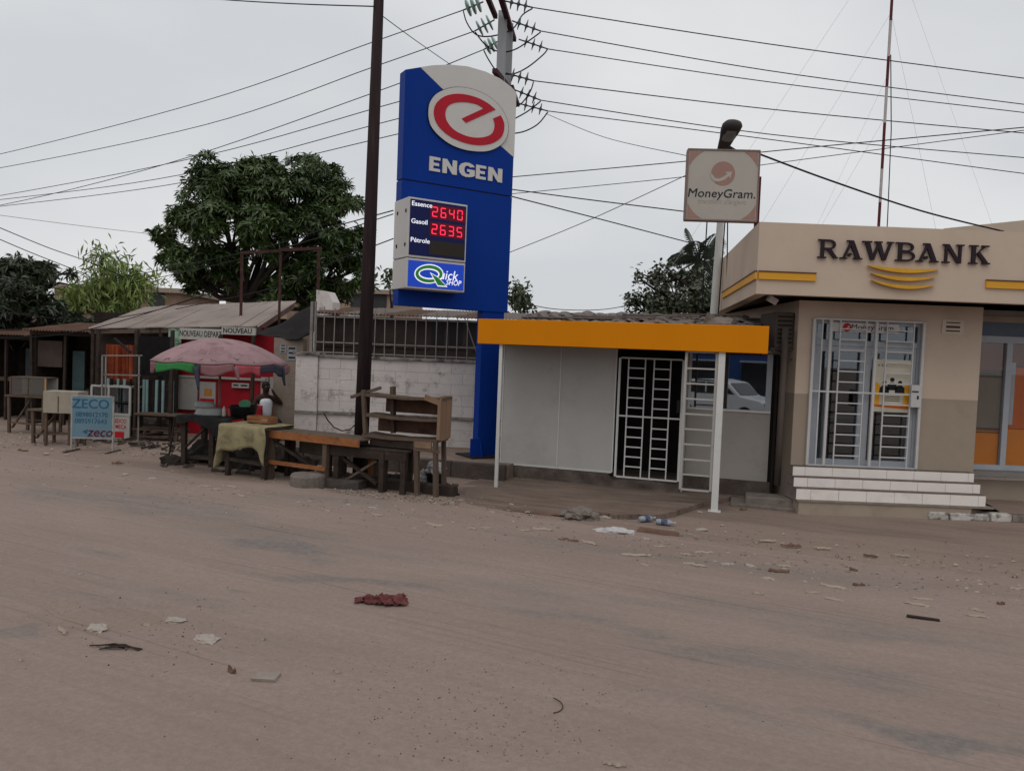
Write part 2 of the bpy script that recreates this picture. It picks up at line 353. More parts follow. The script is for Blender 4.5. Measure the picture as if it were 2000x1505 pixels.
fco.data.attributes.new('bare_or_dark', 'FLOAT', 'POINT').data.foreach_set('value', [.42+.1*N(v[0], v[1], 1.5) for v in mb.v])

# ================================================================== BANK
B = Fr(at(1550, 800, 13.3).x, 13.3, -0.07, 0)
m_beige = M('beige render', (0.545, 0.44, 0.35), 0.85, 0.06, 1.2, (0.34, 0.26, 0.2), 0.35, 0.8, 0.55, bump=0.08, bscale=60)
m_tan = M('tan render', (0.355, 0.29, 0.23), 0.85, 0.08, 1.5, (0.2, 0.15, 0.115), 0.4, 1.0, 0.55, bump=0.08, bscale=60)
m_orange = M('orange band', (0.66, 0.33, 0.035), 0.6, 0.06, 2)
m_gold = M('gold plastic', (0.62, 0.33, 0.03), 0.4, 0.12, 6)
m_dkletter = M('dark plum letters', (0.022, 0.013, 0.02), 0.35, 0.2, 6)
m_white = M('white enamel', (0.55, 0.545, 0.54), 0.45, 0.06, 5, (0.3, 0.26, 0.22), 0.3, 3, 0.58)
m_alu = M('aluminium frame', (0.38, 0.41, 0.45), 0.45, 0.08, 4)
m_tile = M('white ceramic tile', (0.82, 0.76, 0.715), 0.3, 0.05, 3, (0.42, 0.35, 0.3), 0.35, 2.2, 0.55, spec=0.5, island=0.05)
m_grout = M('grout', (0.24, 0.2, 0.175), 0.9, 0.2, 8)
m_tread = M('trodden step tile', (0.15, 0.115, 0.1), .7, .25, 5, (0.3, 0.25, 0.22), .5, 4, .55)
m_brown = M('brown shade and print', (0.11, 0.055, 0.04), 0.7, 0.2, 5)
m_room = M('grey interior', (0.22, 0.21, 0.2), 0.8, 0.1, 2)
m_dark = M('dark fittings', (0.02, 0.018, 0.018), 0.6, 0.2, 4)
m_glass = glass('door glass', (0.66, 0.71, 0.74), 0.09)
m_sglass = glass('shop glass', (0.95, 0.95, 0.95), 0.035)
m_paper = M('paper', (0.6, 0.56, 0.46), 0.7, 0.05, 4)
m_ink = M('black print', (0.02, 0.02, 0.024), 0.6, 0.1, 4)
bank = thing('bank_building', 'beige bank building with dark RAWBANK letters on its parapet and white tiled steps', 'building', B)
uR = B.uz(1911, 760)[0]; zdado = B.uz(1556, 768)[1]; ztop = 3.58
dL = B.uz(1584, 764)[0]; dR = B.uz(1797, 770)[0]; dT = B.uz(1592, 621)[1]; dB = B.uz(1577, 908)[1]
wt = 0.24
def wall_piece(name, m, x0, x1, z0, z1): return bx(name, m, bank, x0, x1, 0, wt, z0, z1)
mb = MB(); mb.box(0, dL, 0, wt, zdado, ztop); mb.box(dR, uR, 0, wt, zdado, ztop); mb.box(dL, dR, 0, wt, dT, ztop)
mb.box(0.004, wt, wt, 5.0, zdado, ztop); mb.box(uR-wt, uR-.004, wt, 0.55, zdado, ztop)
mb.build('wall', m_beige, bank)
mb = MB(); mb.box(0, dL, 0, wt, -0.3, zdado); mb.box(dR, uR, 0, wt, -0.3, zdado); mb.box(0.004, wt, wt, 5.0, -0.3, zdado); mb.box(uR-wt, uR-.004, wt, 0.55, -0.3, zdado); mb.box(dL, dR, 0, wt, -.3, dB)
tag(mb.build('lower_wall', m_tan, bank), 'darker tan lower wall of the bank')
# room behind the door and the shop window
mb = MB(); mb.box(wt, 9.5, 4.4, 4.5, 0.3, ztop); mb.box(wt+.01, 9.5, wt+.01, 4.4, dB-0.1, dB-0.02); mb.box(wt+.01, 9.5, wt+.01, 4.4, ztop-0.1, ztop-.02); mb.box(9.4, 9.5, .6, 4.4, 0.3, ztop)
mb.build('inner_room', m_room, bank)
for zc, m in ((1.75, m_room), (2.1, m_alu)): bx('counter_band', m, bank, 0.4, 2.7, 1.6, 1.75, zc-0.12, zc+0.05)
bx('desk', m_dark, bank, 0.5, 2.6, 1.3, 1.9, dB, dB+0.75)
bx('desk_top', m_alu, bank, 0.45, 2.65, 1.25, 1.95, dB+0.755, dB+0.8)
bx('partition', m_alu, bank, 0.62, 0.95, 0.9, 0.95, dB, dT-0.2)
# canopy
vC = -1.0
fl = at(1480, 505, B.o.y+vC); bl = at(1397, 560, 17.9)
zc0 = at(1480, 573.5, B.o.y+vC).z-B.o.z; zc1 = at(1481, 433, B.o.y+vC).z-B.o.z
pl = [(fl.x-B.o.x, vC), (10.5, vC), (10.5, 6.0), (bl.x-B.o.x, bl.y-B.o.y)]
def vprism(mb, poly, z0, z1):
    n = len(poly); mb.add([(*p, z0) for p in poly]+[(*p, z1) for p in poly], [tuple(range(n))[::-1], tuple(range(n, 2*n))]+[(i, (i+1) % n, (i+1) % n+n, i+n) for i in range(n)]); return mb
mb = MB(); th = 0.18
inn = [(fl.x-B.o.x+th*1.2, vC+th), (10.5, vC+th), (10.5, 6-th), (bl.x-B.o.x+th, bl.y-B.o.y-th)]
n = 4
for z0, z1, in ((zc0, zc1),):
    vv = [(*p, z0) for p in pl]+[(*p, z1) for p in pl]+[(*p, z0) for p in inn]+[(*p, z1) for p in inn]
    ff = []
    for i in range(4):
        j = (i+1) % 4; ff += [(i, j, j+4, i+4), (j+8, i+8, i+12, j+12), (i+4, j+4, j+12, i+12), (j, i, i+8, j+8)]
    mb.add(vv, ff)
mb.build('parapet', m_beige, bank)
sof = MB(); vprism(sof, inn, zc0+0.10, zc0+0.3); sof.build('soffit', M('soffit board', (0.11, 0.085, 0.07), 0.8, 0.25, 2), bank)
def strip_px(name, m, par, fr, v, xa, ya, xb, h, dep=0.035):
    u0, z1 = fr.uz(xa, ya, v); u1 = fr.uz(xb, ya, v)[0]; z0 = fr.uz(xa, ya+h, v)[1]
    return bx(name, m, par, u0, u1, v-dep, v-0.001, z0, z1)
strip_px('orange_stripe', m_orange, bank, B, vC, 1481, 531, 1593, 14)
z1 = B.uz(1481, 531, vC)[1]; z0 = B.uz(1481, 545, vC)[1]
u9 = B.uz(1924, 558, vC)[0]; bx('orange_stripe', m_orange, bank, u9, 10.4, vC-.035, vC-.001, z0, z1)
bx('stripe_shade', m_brown, bank, B.uz(1481, 531, vC)[0], B.uz(1593, 535, vC)[0], vC-.045, vC-.001, z1+.001, z1+0.02)  # brown strip drawn in for the shadow on the stripe's top edge
bx('stripe_shade', m_brown, bank, u9, 10.4, vC-.045, vC-.001, z1+.001, z1+.02)
# side face of the canopy
SF = Fr(bl.x, bl.y, B.o.z, math.degrees(math.atan2(fl.y-bl.y, fl.x-bl.x))); LS = (fl-bl).to_2d().length
side_u = SF.uz(1413, 578)[0]
def side_part(name, m, u0, u1, v0, v1, za, zb):
    vv = [B.loc(SF.wor(u, v, 0)) for v in (v0, v1) for u in (u0, u1)]
    mb = MB(); mb.add([(p.x, p.y, z) for z in (za, zb) for p in vv], [(0, 2, 3, 1), (4, 5, 7, 6), (0, 1, 5, 4), (2, 6, 7, 3), (0, 4, 6, 2), (1, 3, 7, 5)])
    return mb.build(name, m, bank)
side_part('orange_stripe', m_orange, side_u, LS+.03, -0.035, -0.001, z0, z1); side_part('stripe_shade', m_brown, side_u, LS+.04, -0.045, -0.001, z1+.001, z1+.02)
# letters
def letter_polys(ch):
    def arc(cx, cy, rx, ry, a0, a1, n=8): return [(cx+rx*cos(rad(a0+(a1-a0)*i/n)), cy+ry*sin(rad(a0+(a1-a0)*i/n))) for i in range(n+1)]
    def bowl(x0, cy, ry, cx, rx, t): return [(x0, cy+ry)]+arc(cx, cy, rx, ry, 90, -90)+[(x0, cy-ry), (x0, cy-ry+t)]+arc(cx, cy, rx-t*1.25, ry-t, -90, 90)+[(x0, cy+ry-t)]
    q = lambda *p: list(p)
    sf = lambda x0, x1, y: [(x0, y), (x1, y), (x1, y+.075), (x0, y+.075)]
    if ch == 'R': return [q((.15, .0), (.33, 0), (.33, 1), (.15, 1)), sf(0, .46, 0.001), sf(0, .3, .924), bowl(.3, .73, .27, .58, .34, .1), q((.48, .47), (.7, .47), (1.0, .07), (1.06, .07), (1.06, 0), (.84, 0))]
    if ch == 'A': return [q((.1, .03), (.22, .03), (.52, .86), (.46, .98)), q((.38, 1), (.6, 1), (.96, .03), (.73, .03)), sf(-.02, .32, 0), sf(.62, 1.04, 0.001), sf(.28, .58, .926), [(.44+.09*cos(k*pi/5), .24+.09*sin(k*pi/5)) for k in range(10)]]
    if ch == 'W': return [q((.06, .97), (.22, .97), (.4, 0), (.28, 0)), q((.29, 0), (.39, 0), (.58, .97), (.5, .97)), q((.44, .97), (.58, .97), (.78, 0), (.66, 0)), q((.67, 0), (.77, 0), (.96, .97), (.88, .97)), sf(-.02, .3, .925), sf(.38, .64, .926), sf(.8, 1.02, .925)]
    if ch == 'B': return [q((.15, 0), (.34, 0), (.34, 1), (.15, 1)), sf(0, .4, 0.001), sf(0, .4, .924), bowl(.3, .75, .25, .58, .34, .09), bowl(.3, .27, .27, .6, .4, .09)]
    if ch == 'N': return [q((.12, 0), (.24, 0), (.24, 1), (.12, 1)), q((.1, 1), (.3, 1), (.9, 0), (.72, 0)), q((.78, 0), (.9, 0), (.9, 1), (.78, 1)), sf(0, .36, 0.001), sf(0, .3, .924), sf(.66, 1.02, .924)]
    if ch == 'K': return [q((.14, 0), (.33, 0), (.33, 1), (.14, 1)), sf(0, .46, 0.001), sf(0, .46, .924), q((.3, .42), (.4, .56), (.86, .95), (.72, .95)), q((.38, .58), (.52, .66), (1.0, .06), (.76, .06)), sf(.62, 1.0, .924), sf(.68, 1.08, 0.001)]
vL = vC-0.002
zl0 = B.uz(1595.5, 504, vL)[1]; zl1 = B.uz(1597, 467.5, vL)[1]
for ch, xa, xb in (('R', 810, 920), ('A', 940, 1062), ('W', 1066, 1240), ('B', 1255, 1368), ('A', 1378, 1500), ('N', 1525, 1645), ('K', 1678, 1790)):
    ua = B.uz(1320+xa/2.941, 495, vL)[0]; ub = B.uz(1320+xb/2.941, 495, vL)[0]; mb = MB()
    for k, p in enumerate(letter_polys(ch)): mb.prism([(ua+x*(ub-ua), zl0+y*(zl1-zl0)) for x, y in p], vL-0.045-.0012*k, vL-0.012)
    mb.build('letter', m_dkletter, bank)
def crescent(xa, ya, xb, yb, s1, s2):
    n = 16; P0 = [(xa+(xb-xa)*i/n, ya+(yb-ya)*i/n+s1*4*(i/n)*(1-i/n)) for i in range(n+1)]; P1 = [(xa+(xb-xa)*i/n, ya+(yb-ya)*i/n+2+s2*4*(i/n)*(1-i/n)) for i in range(n+1)]
    return [B.uz(1320+x/2.941, 220+y/2.941, vL) for x, y in P0+P1[::-1]]
for a in ((1095, 879, 1505, 901, 8, 30), (1112, 922, 1485, 944, 14, 33), (1115, 963, 1478, 991, 16, 34)):
    MB().prism(crescent(*a), vL-0.07, vL-0.012).build('gold_swoosh', m_gold, bank)
# steps
def row(px0, py0, px1, v, pyb):
    u0, zt = B.uz(px0, py0, v); u1 = B.uz(px1, py0+(px1-px0)*.044, v)[0]; zb = B.uz(px0, pyb, v)[1]; return u0, u1, zb, zt
SV = (-0.24, -0.41, -0.58)
rows = [row(1549, 909.5, 1903, SV[0], 928), row(1553, 931, 1915, SV[1], 950), row(1558, 953, 1926, SV[2], 975)]
zs = [rows[0][3], (rows[0][2]+rows[1][3])/2, (rows[1][2]+rows[2][3])/2, rows[2][2]]
stp = MB().box(rows[2][0]+.02, rows[2][1]-.25, -0.61, -0.01, -0.25, zs[3]-.03).build('steps', m_tan, bank)
for k in range(3):
    u0, u1, _, _ = rows[k]; v = SV[k]; zt = zs[k]; zb = zs[k+1]
    MB().box(u0+.012, u1-.012, v+0.012, -0.004, zb-(0.03 if k == 2 else 0), zt-0.010).build('step_core', m_grout, stp)
    w = 0.465; x = u0+0.0; i = 0; x += 0 if k == 0 else -0.02
    first = (0.21, 0.235, 0.245)[k]
    while x < u1-0.02:
        ww = min(first if i == 0 else w, u1-x)
        bx('tile', m_tile, stp, x+.003, x+ww-.003, v, v+0.0115, zb+.004, zt-0.009, 0.0008)
        bx('tread_tile', m_tread, stp, x+.003, x+ww-.003, v+.001, v+0.17, zt-.008, zt, 0.0005)
        x += ww; i += 1
bx('step_slab', m_grout, stp, rows[2][0]-.01, rows[2][1]+.12, -0.63, -0.005, zs[3]-.028, zs[3]-.002)
# entrance: frame, two leaves, panes, grille
door = bx('door_frame', m_alu, bank, dL+.002, dL+.07, 0.05, 0.15, dB, dT-.002)
def dbox(n_, m, x0, x1, y0, y1, z0, z1): return bx(n_, m, door, x0, x1, y0, y1, z0, z1)
dbox('door_frame', m_alu, dR-.07, dR-.002, 0.05, 0.15, dB, dT-.002); dbox('door_frame', m_alu, dL+.071, dR-.071, 0.05, 0.15, dT-.08, dT-.002); dbox('transom', m_alu, dL+.071, dR-.071, 0.05, 0.15, dT-.46, dT-.36)
um = B.uz(1690, 770)[0]
for x0, x1 in ((dL+.075, um-.003), (um+.003, dR-.075)):
    lf = dbox('door_leaf', m_alu, x0, x0+.09, .06, .13, dB+.01, dT-.465)
    for a in ((x1-.09, x1, dB+.01, dT-.465), (x0+.091, x1-.091, dB+.01, dB+.12), (x0+.091, x1-.091, dT-.56, dT-.465)): bx('door_rail', m_alu, lf, a[0], a[1], .06, .13, a[2], a[3])
    bx('pane', m_glass, lf, x0+.091, x1-.091, .09, .1, dB+.121, dT-.561)
dbox('pane', m_glass, dL+.072, dR-.072, .09, .1, dT-.355, dT-.085)
hx = B.uz(1669, 775)[0]; dbox('handle', m_dark, hx-.02, hx+.02, 0.0, .055, B.uz(1669, 793)[1], B.uz(1669, 761)[1])
gv = -0.035; gr = None
gx = [B.uz(x, 765)[0] for x in (1581.5, 1598, 1614, 1633, 1683.5, 1703, 1724, 1776, 1795)]
grille = thing('security_grille', 'white barred security grille over the bank entrance at the top of the tiled steps', 'grille', B)
gB = dB+.012; gT = dT-.01; tw = 0.022
for i, x in enumerate(gx):
    w = 0.045 if i in (0, 2, 5, 8) else tw
    bx('upright', m_white, grille, x-w/2, x+w/2, gv-w/2, gv+w/2, gB, gT)
for z, in ((gB,), (gT,), (B.uz(1640, 765)[1],)): bx('rail', m_white, grille, gx[0]+.024, gx[-1]-.024, gv-.0135, gv+.0125, z-.015, z+.015)
zr = B.uz(1650, 663)[1]; stp_z = (B.uz(1650, 663)[1]-B.uz(1650, 889)[1])/11
for (a, b) in ((3, 4), (6, 7)):
    for k in range(-1, 12):
        z = zr-k*stp_z
        if gB+.05 < z < gT-.05 and abs(z-B.uz(1640, 765)[1]) > .05: bx('rung', m_white, grille, gx[a]+tw/2, gx[b]-tw/2, gv-.009, gv+.009, z-.011, z+.011)
u0, zt = B.uz(1776, 751); u1, zb = B.uz(1796, 795)
lk = bx('lock_plate', m_white, grille, u0, u1-.03, gv-.05, gv-.024, zb, zt); bx('keyhole', m_dark, lk, u0+.1, u0+.13, gv-.056, gv-.051, zb+.14, zb+.2); bx('bolt', m_dark, lk, u0+.01, u0+.12, gv-.062, gv-.051, zb+.26, zb+.28)
# papers on the door
def card(name, m, par, fr, v, x0, y0, x1, y1, t=0.006):
    u0, zt = fr.uz(x0, y0, v); u1, zb = fr.uz(x1, y1, v); return bx(name, m, par, u0, u1, v-t, v, zb, zt)
m_red = M('red print', (0.5, 0.02, 0.03), 0.5, 0.1, 5)
su0, szt = B.uz(1626, 629, .03); su1, szb = B.uz(1755, 652, .03)
st_ = tag(bx('entrance_sign', M('sign white', (0.62, 0.6, 0.58), 0.5, 0.05, 4), None, su0, su1, .022, .03, szb, szt), 'white MoneyGram strip sign above the bank door behind the grille', 'sign'); st_.location = B.o
lettering('lettering', 'MoneyGram', m_ink, st_, su0+.60*(su1-su0), .019, (szb+szt)/2+.01, 0.13, .0015, sx=1.12)
cx_, cz_ = su0+.22*(su1-su0), (szb+szt)/2
MB().prism([(cx_+.075*cos(k*pi/10), cz_+.075*sin(k*pi/10)) for k in range(20)], .018, .0215).build('logo_disc', m_red, st_)
MB().prism([(cx_-.09, cz_-.045), (cx_, cz_-.03), (cx_+.03, cz_), (cx_+.05, cz_+.02), (cx_+.0, cz_+.03), (cx_+.02, cz_+.012), (cx_-.01, cz_-.015), (cx_-.09, cz_-.03)], .0145, .0175).build('logo_arrow', MATS['sign white'], st_)
pu0, pzt = B.uz(1709, 701, .03); pu1, pzb = B.uz(1777, 806, .03); pw = pu1-pu0; ph = pzt-pzb
po = tag(bx('poster', m_paper, None, pu0, pu1, .048, .053, pzb, pzt), 'yellow and white poster with dark figures hung behind the bank door grille', 'poster'); po.location = B.o
P_ = lambda x, y: (pu0+x*pw, pzb+y*ph)
MB().prism([P_(0, .14), P_(.18, .14), P_(.18, .52), P_(0, .6)], .0445, .047).build('print', M('poster yellow', (0.75, 0.38, 0.03), .6, .15, 3), po)
MB().prism([P_(.82, .14), P_(1, .14), P_(1, .55), P_(.82, .5)], .0445, .047).build('print', MATS['poster yellow'], po)
MB().prism([P_(0, .1), P_(1, .06), P_(1, .135), P_(0, .135)], .0445, .047).build('print', M('poster orange', (0.55, 0.12, 0.01), .6, .15, 3), po)
for x, y, r in ((.5, .62, .06), (.3, .56, .055), (.71, .57, .055)):
    MB().prism([P_(x+r*cos(k*pi/6), y+r*.66*sin(k*pi/6)) for k in range(12)], .044, .047).build('print', m_ink, po)
    MB().prism([P_(x-.13, y-.2), P_(x+.13, y-.2), P_(x+.12, y-.1), P_(x+.05, y-.055), P_(x-.05, y-.055), P_(x-.12, y-.1)], .0432, .047).build('print', m_ink, po)
for y in (.21, .25, .29): MB().prism([P_(.3, y), P_(.72, y), P_(.72, y+.012), P_(.3, y+.012)], .0445, .047).build('print', m_ink, po)
lettering('lettering', '• • •', m_ink, po, pu0+.22*pw, .046, pzb+.88*ph, .1, .001)
pq = tag(card('wall_plaque', M('plaque', (0.56, 0.5, 0.42), .6, .06, 4), None, B, 0, 1840, 624, 1881, 653, .015), 'small cream plaque with dark lines on the beige bank wall beside the entrance', 'plaque'); pq.location = B.o
u0, zt = B.uz(1843, 627); u1, zb = B.uz(1878, 650)
for f, h_ in ((.12, .02), (.5, .04), (.86, .025)): bx('print', m_brown, pq, u0+.04, u1-.04, -.0175, -.0155, zt-(zt-zb)*f-h_/2, zt-(zt-zb)*f+h_/2)
# shop window to the right
vW = 0.5; ww0 = uR-.02; zsill = B.uz(1906, 916, vW)[1]; zhead = B.uz(1912, 668, vW)[1]
wf = bx('shop_window', m_alu, bank, ww0, 10.3, vW, vW+.12, zhead, zhead+.12)
bx('window_rail', m_alu, wf, ww0, 10.3, vW, vW+.12, zsill, zsill+.09); mu = B.uz(1965, 800, vW)[0]
bx('mullion', m_alu, wf, mu-.05, mu+.05, vW, vW+.12, zsill+.091, zhead-.001); bx('mullion', m_alu, wf, mu+1.4, mu+1.5, vW, vW+.12, zsill+.091, zhead-.001)
bx('pane', m_sglass, wf, ww0, mu-.051, vW+.05, vW+.06, zsill+.091, zhead-.001); bx('pane', m_sglass, wf, mu+.051, mu+1.399, vW+.05, vW+.06, zsill+.091, zhead-.001)
bx('header', M('blue grey board', (0.12, 0.15, 0.2), .7, .1, 3), wf, ww0, 10.3, vW+.02, vW+.1, zhead+.121, zhead+.37); bx('upper_wall', m_tan, wf, ww0, 10.3, vW+.01, vW+.2, zhead+.371, ztop)
m_obrd = M('orange board', (0.62, 0.2, 0.02), .6, .08, 2); m_rust = M('rust orange board', (0.5, 0.11, 0.02), .6, .12, 2); m_brd = M('brown board', (0.2, 0.09, 0.05), .6, .1, 2)
hh = zhead-zsill
for m, a, b, c, d in ((m_brd, .78, 1, 0, 1), (M('taupe board', (.2, .17, .14), .6, .1, 2), .31, .775, 0, 1), (m_obrd, 0, .305, 0, 1)): bx('display_board', m, wf, ww0, mu-.06, vW+.075, vW+.1, zsill+a*hh, zsill+b*hh)
for m, a, b in ((m_brd, .82, 1), (m_rust, .33, .815), (m_obrd, 0, .325)): bx('display_board', m, wf, mu+.06, 10.0, vW+.09, vW+.115, zsill+a*hh, zsill+b*hh)
bx('display_board', m_alu, wf, mu+.02, mu+.17, vW+.068, vW+.085, zsill+.36*hh, zsill+.85*hh)
for z in (.76, .73, .32, .29): bx('display_line', m_dark, wf, ww0, mu-.06, vW+.065, vW+.072, zsill+z*hh, zsill+z*hh+.015)
zt2 = B.uz(1906, 917, vW)[1]; zb2 = B.uz(1906, 935, vW)[1]; x = ww0
bx('sill_base', m_tan, bank, ww0, 10.3, vW-.02, vW+.2, -.2, zb2)
while x < 10: bx('sill_tile', m_tile, bank, x+.003, x+.447, vW-.03, vW+.13, zb2+.004, zt2-.002); x += .45
# lamps under the canopy
m_lamp = M('lit lamp', (1, 0.95, 0.88), .4, 0.0, 2, emit=1.2)
for px, py in ((1613, 581), (1985, 609)):
    u0, z_ = B.uz(px, py, -.55); bx('downlight', m_lamp, bank, u0-.11, u0+.11, -.62, -.48, zc0+.06, zc0+.099)
fo = at(1508, 585, 13.0); sp = thing('floodlight', 'small grey floodlight under the left corner of the bank canopy', 'floodlight', loc=fo)
MB().box(-.09, .09, -.05, .03, -.055, .055).build('housing', m_white, sp, bevel=.01).rotation_euler = (.4, .4, .3); MB().bar((0, .02, .05), (0.04, .05, zc0+B.o.z+.1-fo.z), .02).build('bracket', m_dark, sp)
# broken kerb in front of the steps on the right
ka = gnd(1815, 1012, -.06); kb_ = gnd(1975, 1019, -.06)
rb = thing('broken_kerb', 'broken kerb with flaking white paint at the right foot of the tiled steps', 'kerb', loc=(0, 0, 0))
for i in range(4):
    a = ka.lerp(kb_, i/4+.004); b = ka.lerp(kb_, (i+1)/4-.004); h_ = random.uniform(.1, .15)
    MB().bar((a.x, a.y+.1, h_/2-.07), (b.x, b.y+.1, h_/2-.07), .2, h_, .02).build('kerb_stone', M('flaking paint', (0.5, 0.47, 0.44), .9, .2, 9, (0.1, 0.08, 0.07), .9, 7, .47, bump=.8, bscale=20), rb, bevel=.02)
a, b = kb_+Vector((.02, .1, 0)), kb_+Vector((2.5, .15, 0)); MB().bar((a.x, a.y, -.01), (b.x, b.y, -.01), .2, .12, .01).build('kerb_stone', m_conc, rb, bevel=.02)
mb = MB(); c = gnd(1960, 975, 0); mb.add(*grid_mesh([c.x-1.1+i*.25 for i in range(20)], [12.75+j*.2 for j in range(6)], lambda x, y: .02+.1*sst(12.75, 13.1, y)+.03*N(x, y, 2.5))); tag(mb.build('dirt_bank', m_dirt, smooth=True), kind='structure')
# street door of the roof behind and mast
hr = [at(1845, 446, 16.5), at(2010, 429, 16.5), at(2200, 440, 16.5), at(2200, 520, 16.5), at(1845, 520, 16.5)]
vv = [tuple(p) for p in hr]+[(p.x, 20, p.z+.0) for p in hr]
ro = tag(MB().add(vv, [(0, 1, 2, 3, 4)[::-1], (5, 6, 7, 8, 9)]+[(i, (i+1) % 5, (i+1) % 5+5, i+5) for i in range(5)]).build('rear_gable', m_beige), 'low beige gable rising behind the right end of the bank parapet', 'building')
mt = thing('antenna_mast', 'thin guyed radio mast with red and white bands rising behind the bank parapet', 'antenna', loc=(at(1716, 443, 19).x, 19, 0))
zlo = 3.4; zz = [at(1716, y, 19).z for y in (443, 395, 330, 240, 170, 110, 40, -60, -200)]; zz[0] = zlo
for i in range(8): MB().tube([(0, 0, zz[i]), (0, 0, zz[i+1]-.001)], .036, 8).build('mast_section', (M('mast red', (0.11, 0.02, 0.025), .6, .2, 5) if i % 2 == 0 else M('mast white', (0.45, 0.42, 0.42), .6, .1, 5)), mt)
MB().tube([(.19, 0, zlo), (.21, 0, 6), (.17, 0, 8.2), (.05, 0, 10)], .012, 6).build('feed_cable', m_dark, mt)
wirem = M('cable rubber', (0.015, 0.015, 0.016), .6, .1, 3)
m_guy = M('guy steel', (0.45, 0.45, 0.46), .5, .1, 3)
for dx, dy, z in ((-3.5, 1, 11), (-2.2, 0, 8.5), (-1.2, 3, 9.5), (3, 2, 11), (4.2, 1, 12.5), (-5, 2, 13)): MB().tube([(0, 0, z), (dx, dy, 4.3)], .003, 4).build('guy_wire', m_guy, mt)
# ================================================================== KIOSK
kl = at(970, 943, 13.7); kr = at(1395, 1000, 12.6)
K = Fr(kl.x, kl.y, 0.0, math.degrees(math.atan2(kr.y-kl.y, kr.x-kl.x)))
kiosk = thing('kiosk', 'grey panelled kiosk with a plain yellow fascia beside the bank', 'kiosk', K)
m_yellow = M('yellow sheet', (0.64, 0.215, 0.003), 0.6, 0.05, .9, (0.45, 0.14, 0.01), .3, 1.1, .56, streak=(1, 1, .3), spec=.08)
m_panel = M('grey wall panel', (0.46, 0.45, 0.43), 0.6, 0.05, 1.2, (0.3, 0.27, 0.245), .35, .9, .52)
m_post = M('white post', (0.62, 0.62, 0.6), 0.5, 0.07, 3, (0.36, 0.33, 0.3), .4, 3, .55)
m_kin = M('unlit room black', (0.022, 0.018, 0.017), .8, .2, 2)  # near-black colour stands in for the unlit room and the canopy's shade
fu0, fz1 = K.uz(934, 622, -.12); fu1 = K.uz(1501, 668, -.12)[0]; fz0 = K.uz(932, 670.5, -.12)[1]
bx('fascia', m_yellow, kiosk, fu0, fu1, -.12, -.07, fz0, fz1, bevel=.008)
bx('fascia', m_yellow, kiosk, fu0, fu0+.05, -.069, .6, fz0, fz1); bx('fascia', m_yellow, kiosk, fu1-.05, fu1, -.069, .35, fz0, fz1)
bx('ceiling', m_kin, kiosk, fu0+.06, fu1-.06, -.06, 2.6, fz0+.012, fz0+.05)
pL = bx('post', m_post, kiosk, -.03, .03, -.06, -.001, -.05, fz0+.01, bevel=.006)
pr_u = K.uz(1395, 1000)[0]; bx('post', m_post, kiosk, pr_u-.055, pr_u+.055, -.07, .04, -.08, fz0+.01, bevel=.008); bx('base_plate', m_post, kiosk, pr_u-.1, pr_u+.1, -.11, .08, -.07, -.055)
vP = 1.1
b0 = K.uz(977, 904, vP)[1]; pt = fz0+.008
us = [K.uz(x, 800, vP)[0] for x in (981, 1092, 1200)]
for a, b in ((0, 1), (1, 2)): bx('wall_panel', m_panel, kiosk, us[a]+.012, us[b]-.012, vP, vP+.05, b0+.02, pt)
for u in us: bx('joint_strip', m_post, kiosk, u-.011, u+.011, vP-.012, vP+.055, b0, pt)
bx('joint_strip', m_post, kiosk, us[0]+.012, us[2]-.012, vP-.012, vP+.05, b0-.015, b0+.019)
m_plinth = M('chipped plinth', (0.12, 0.096, 0.082), .95, .35, 3, (0.07, 0.055, 0.048), .8, 2.2, .47, bump=1.0, bscale=14)
gu0, gu1 = K.uz(1207, 800, vP)[0], K.uz(1331, 800, vP)[0]
gB = K.uz(1196, 929, vP)[1]; gT = min(K.uz(1209, 698, vP)[1], fz0-.02)
# plinth with a ragged face
xs = [us[0]-.05+i*.06 for i in range(int((gu1-us[0]+.1)/.06)+1)]; zs_ = [-.15+(b0+.13)*i/7 for i in range(8)]
mb = MB(); nn = len(xs)
mb.add([(x, vP-.02+.05*N(x, z, 4, 3)-(.05 if z < .0 else 0), min(z, gB-.03) if x > us[2]-.03 else z) for z in zs_ for x in xs], [(j*nn+i, j*nn+i+1, (j+1)*nn+i+1, (j+1)*nn+i) for j in range(len(zs_)-1) for i in range(nn-1)])
mb.box(xs[0], xs[-1], vP+.06, 2.4, -.15, gB-.03)
mb.build('plinth', m_plinth, kiosk)
# the room
uE = K.uz(1511, 800, 1.45)[0]
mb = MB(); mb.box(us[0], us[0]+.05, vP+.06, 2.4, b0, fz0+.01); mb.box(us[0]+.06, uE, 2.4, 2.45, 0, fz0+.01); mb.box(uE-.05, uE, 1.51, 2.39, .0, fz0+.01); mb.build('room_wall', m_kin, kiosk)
mb = MB(); mb.box(gu1+.02, gu1+.07, vP+.06, 1.44, .0, fz0+.01); mb.build('inner_wall', m_panel, kiosk)
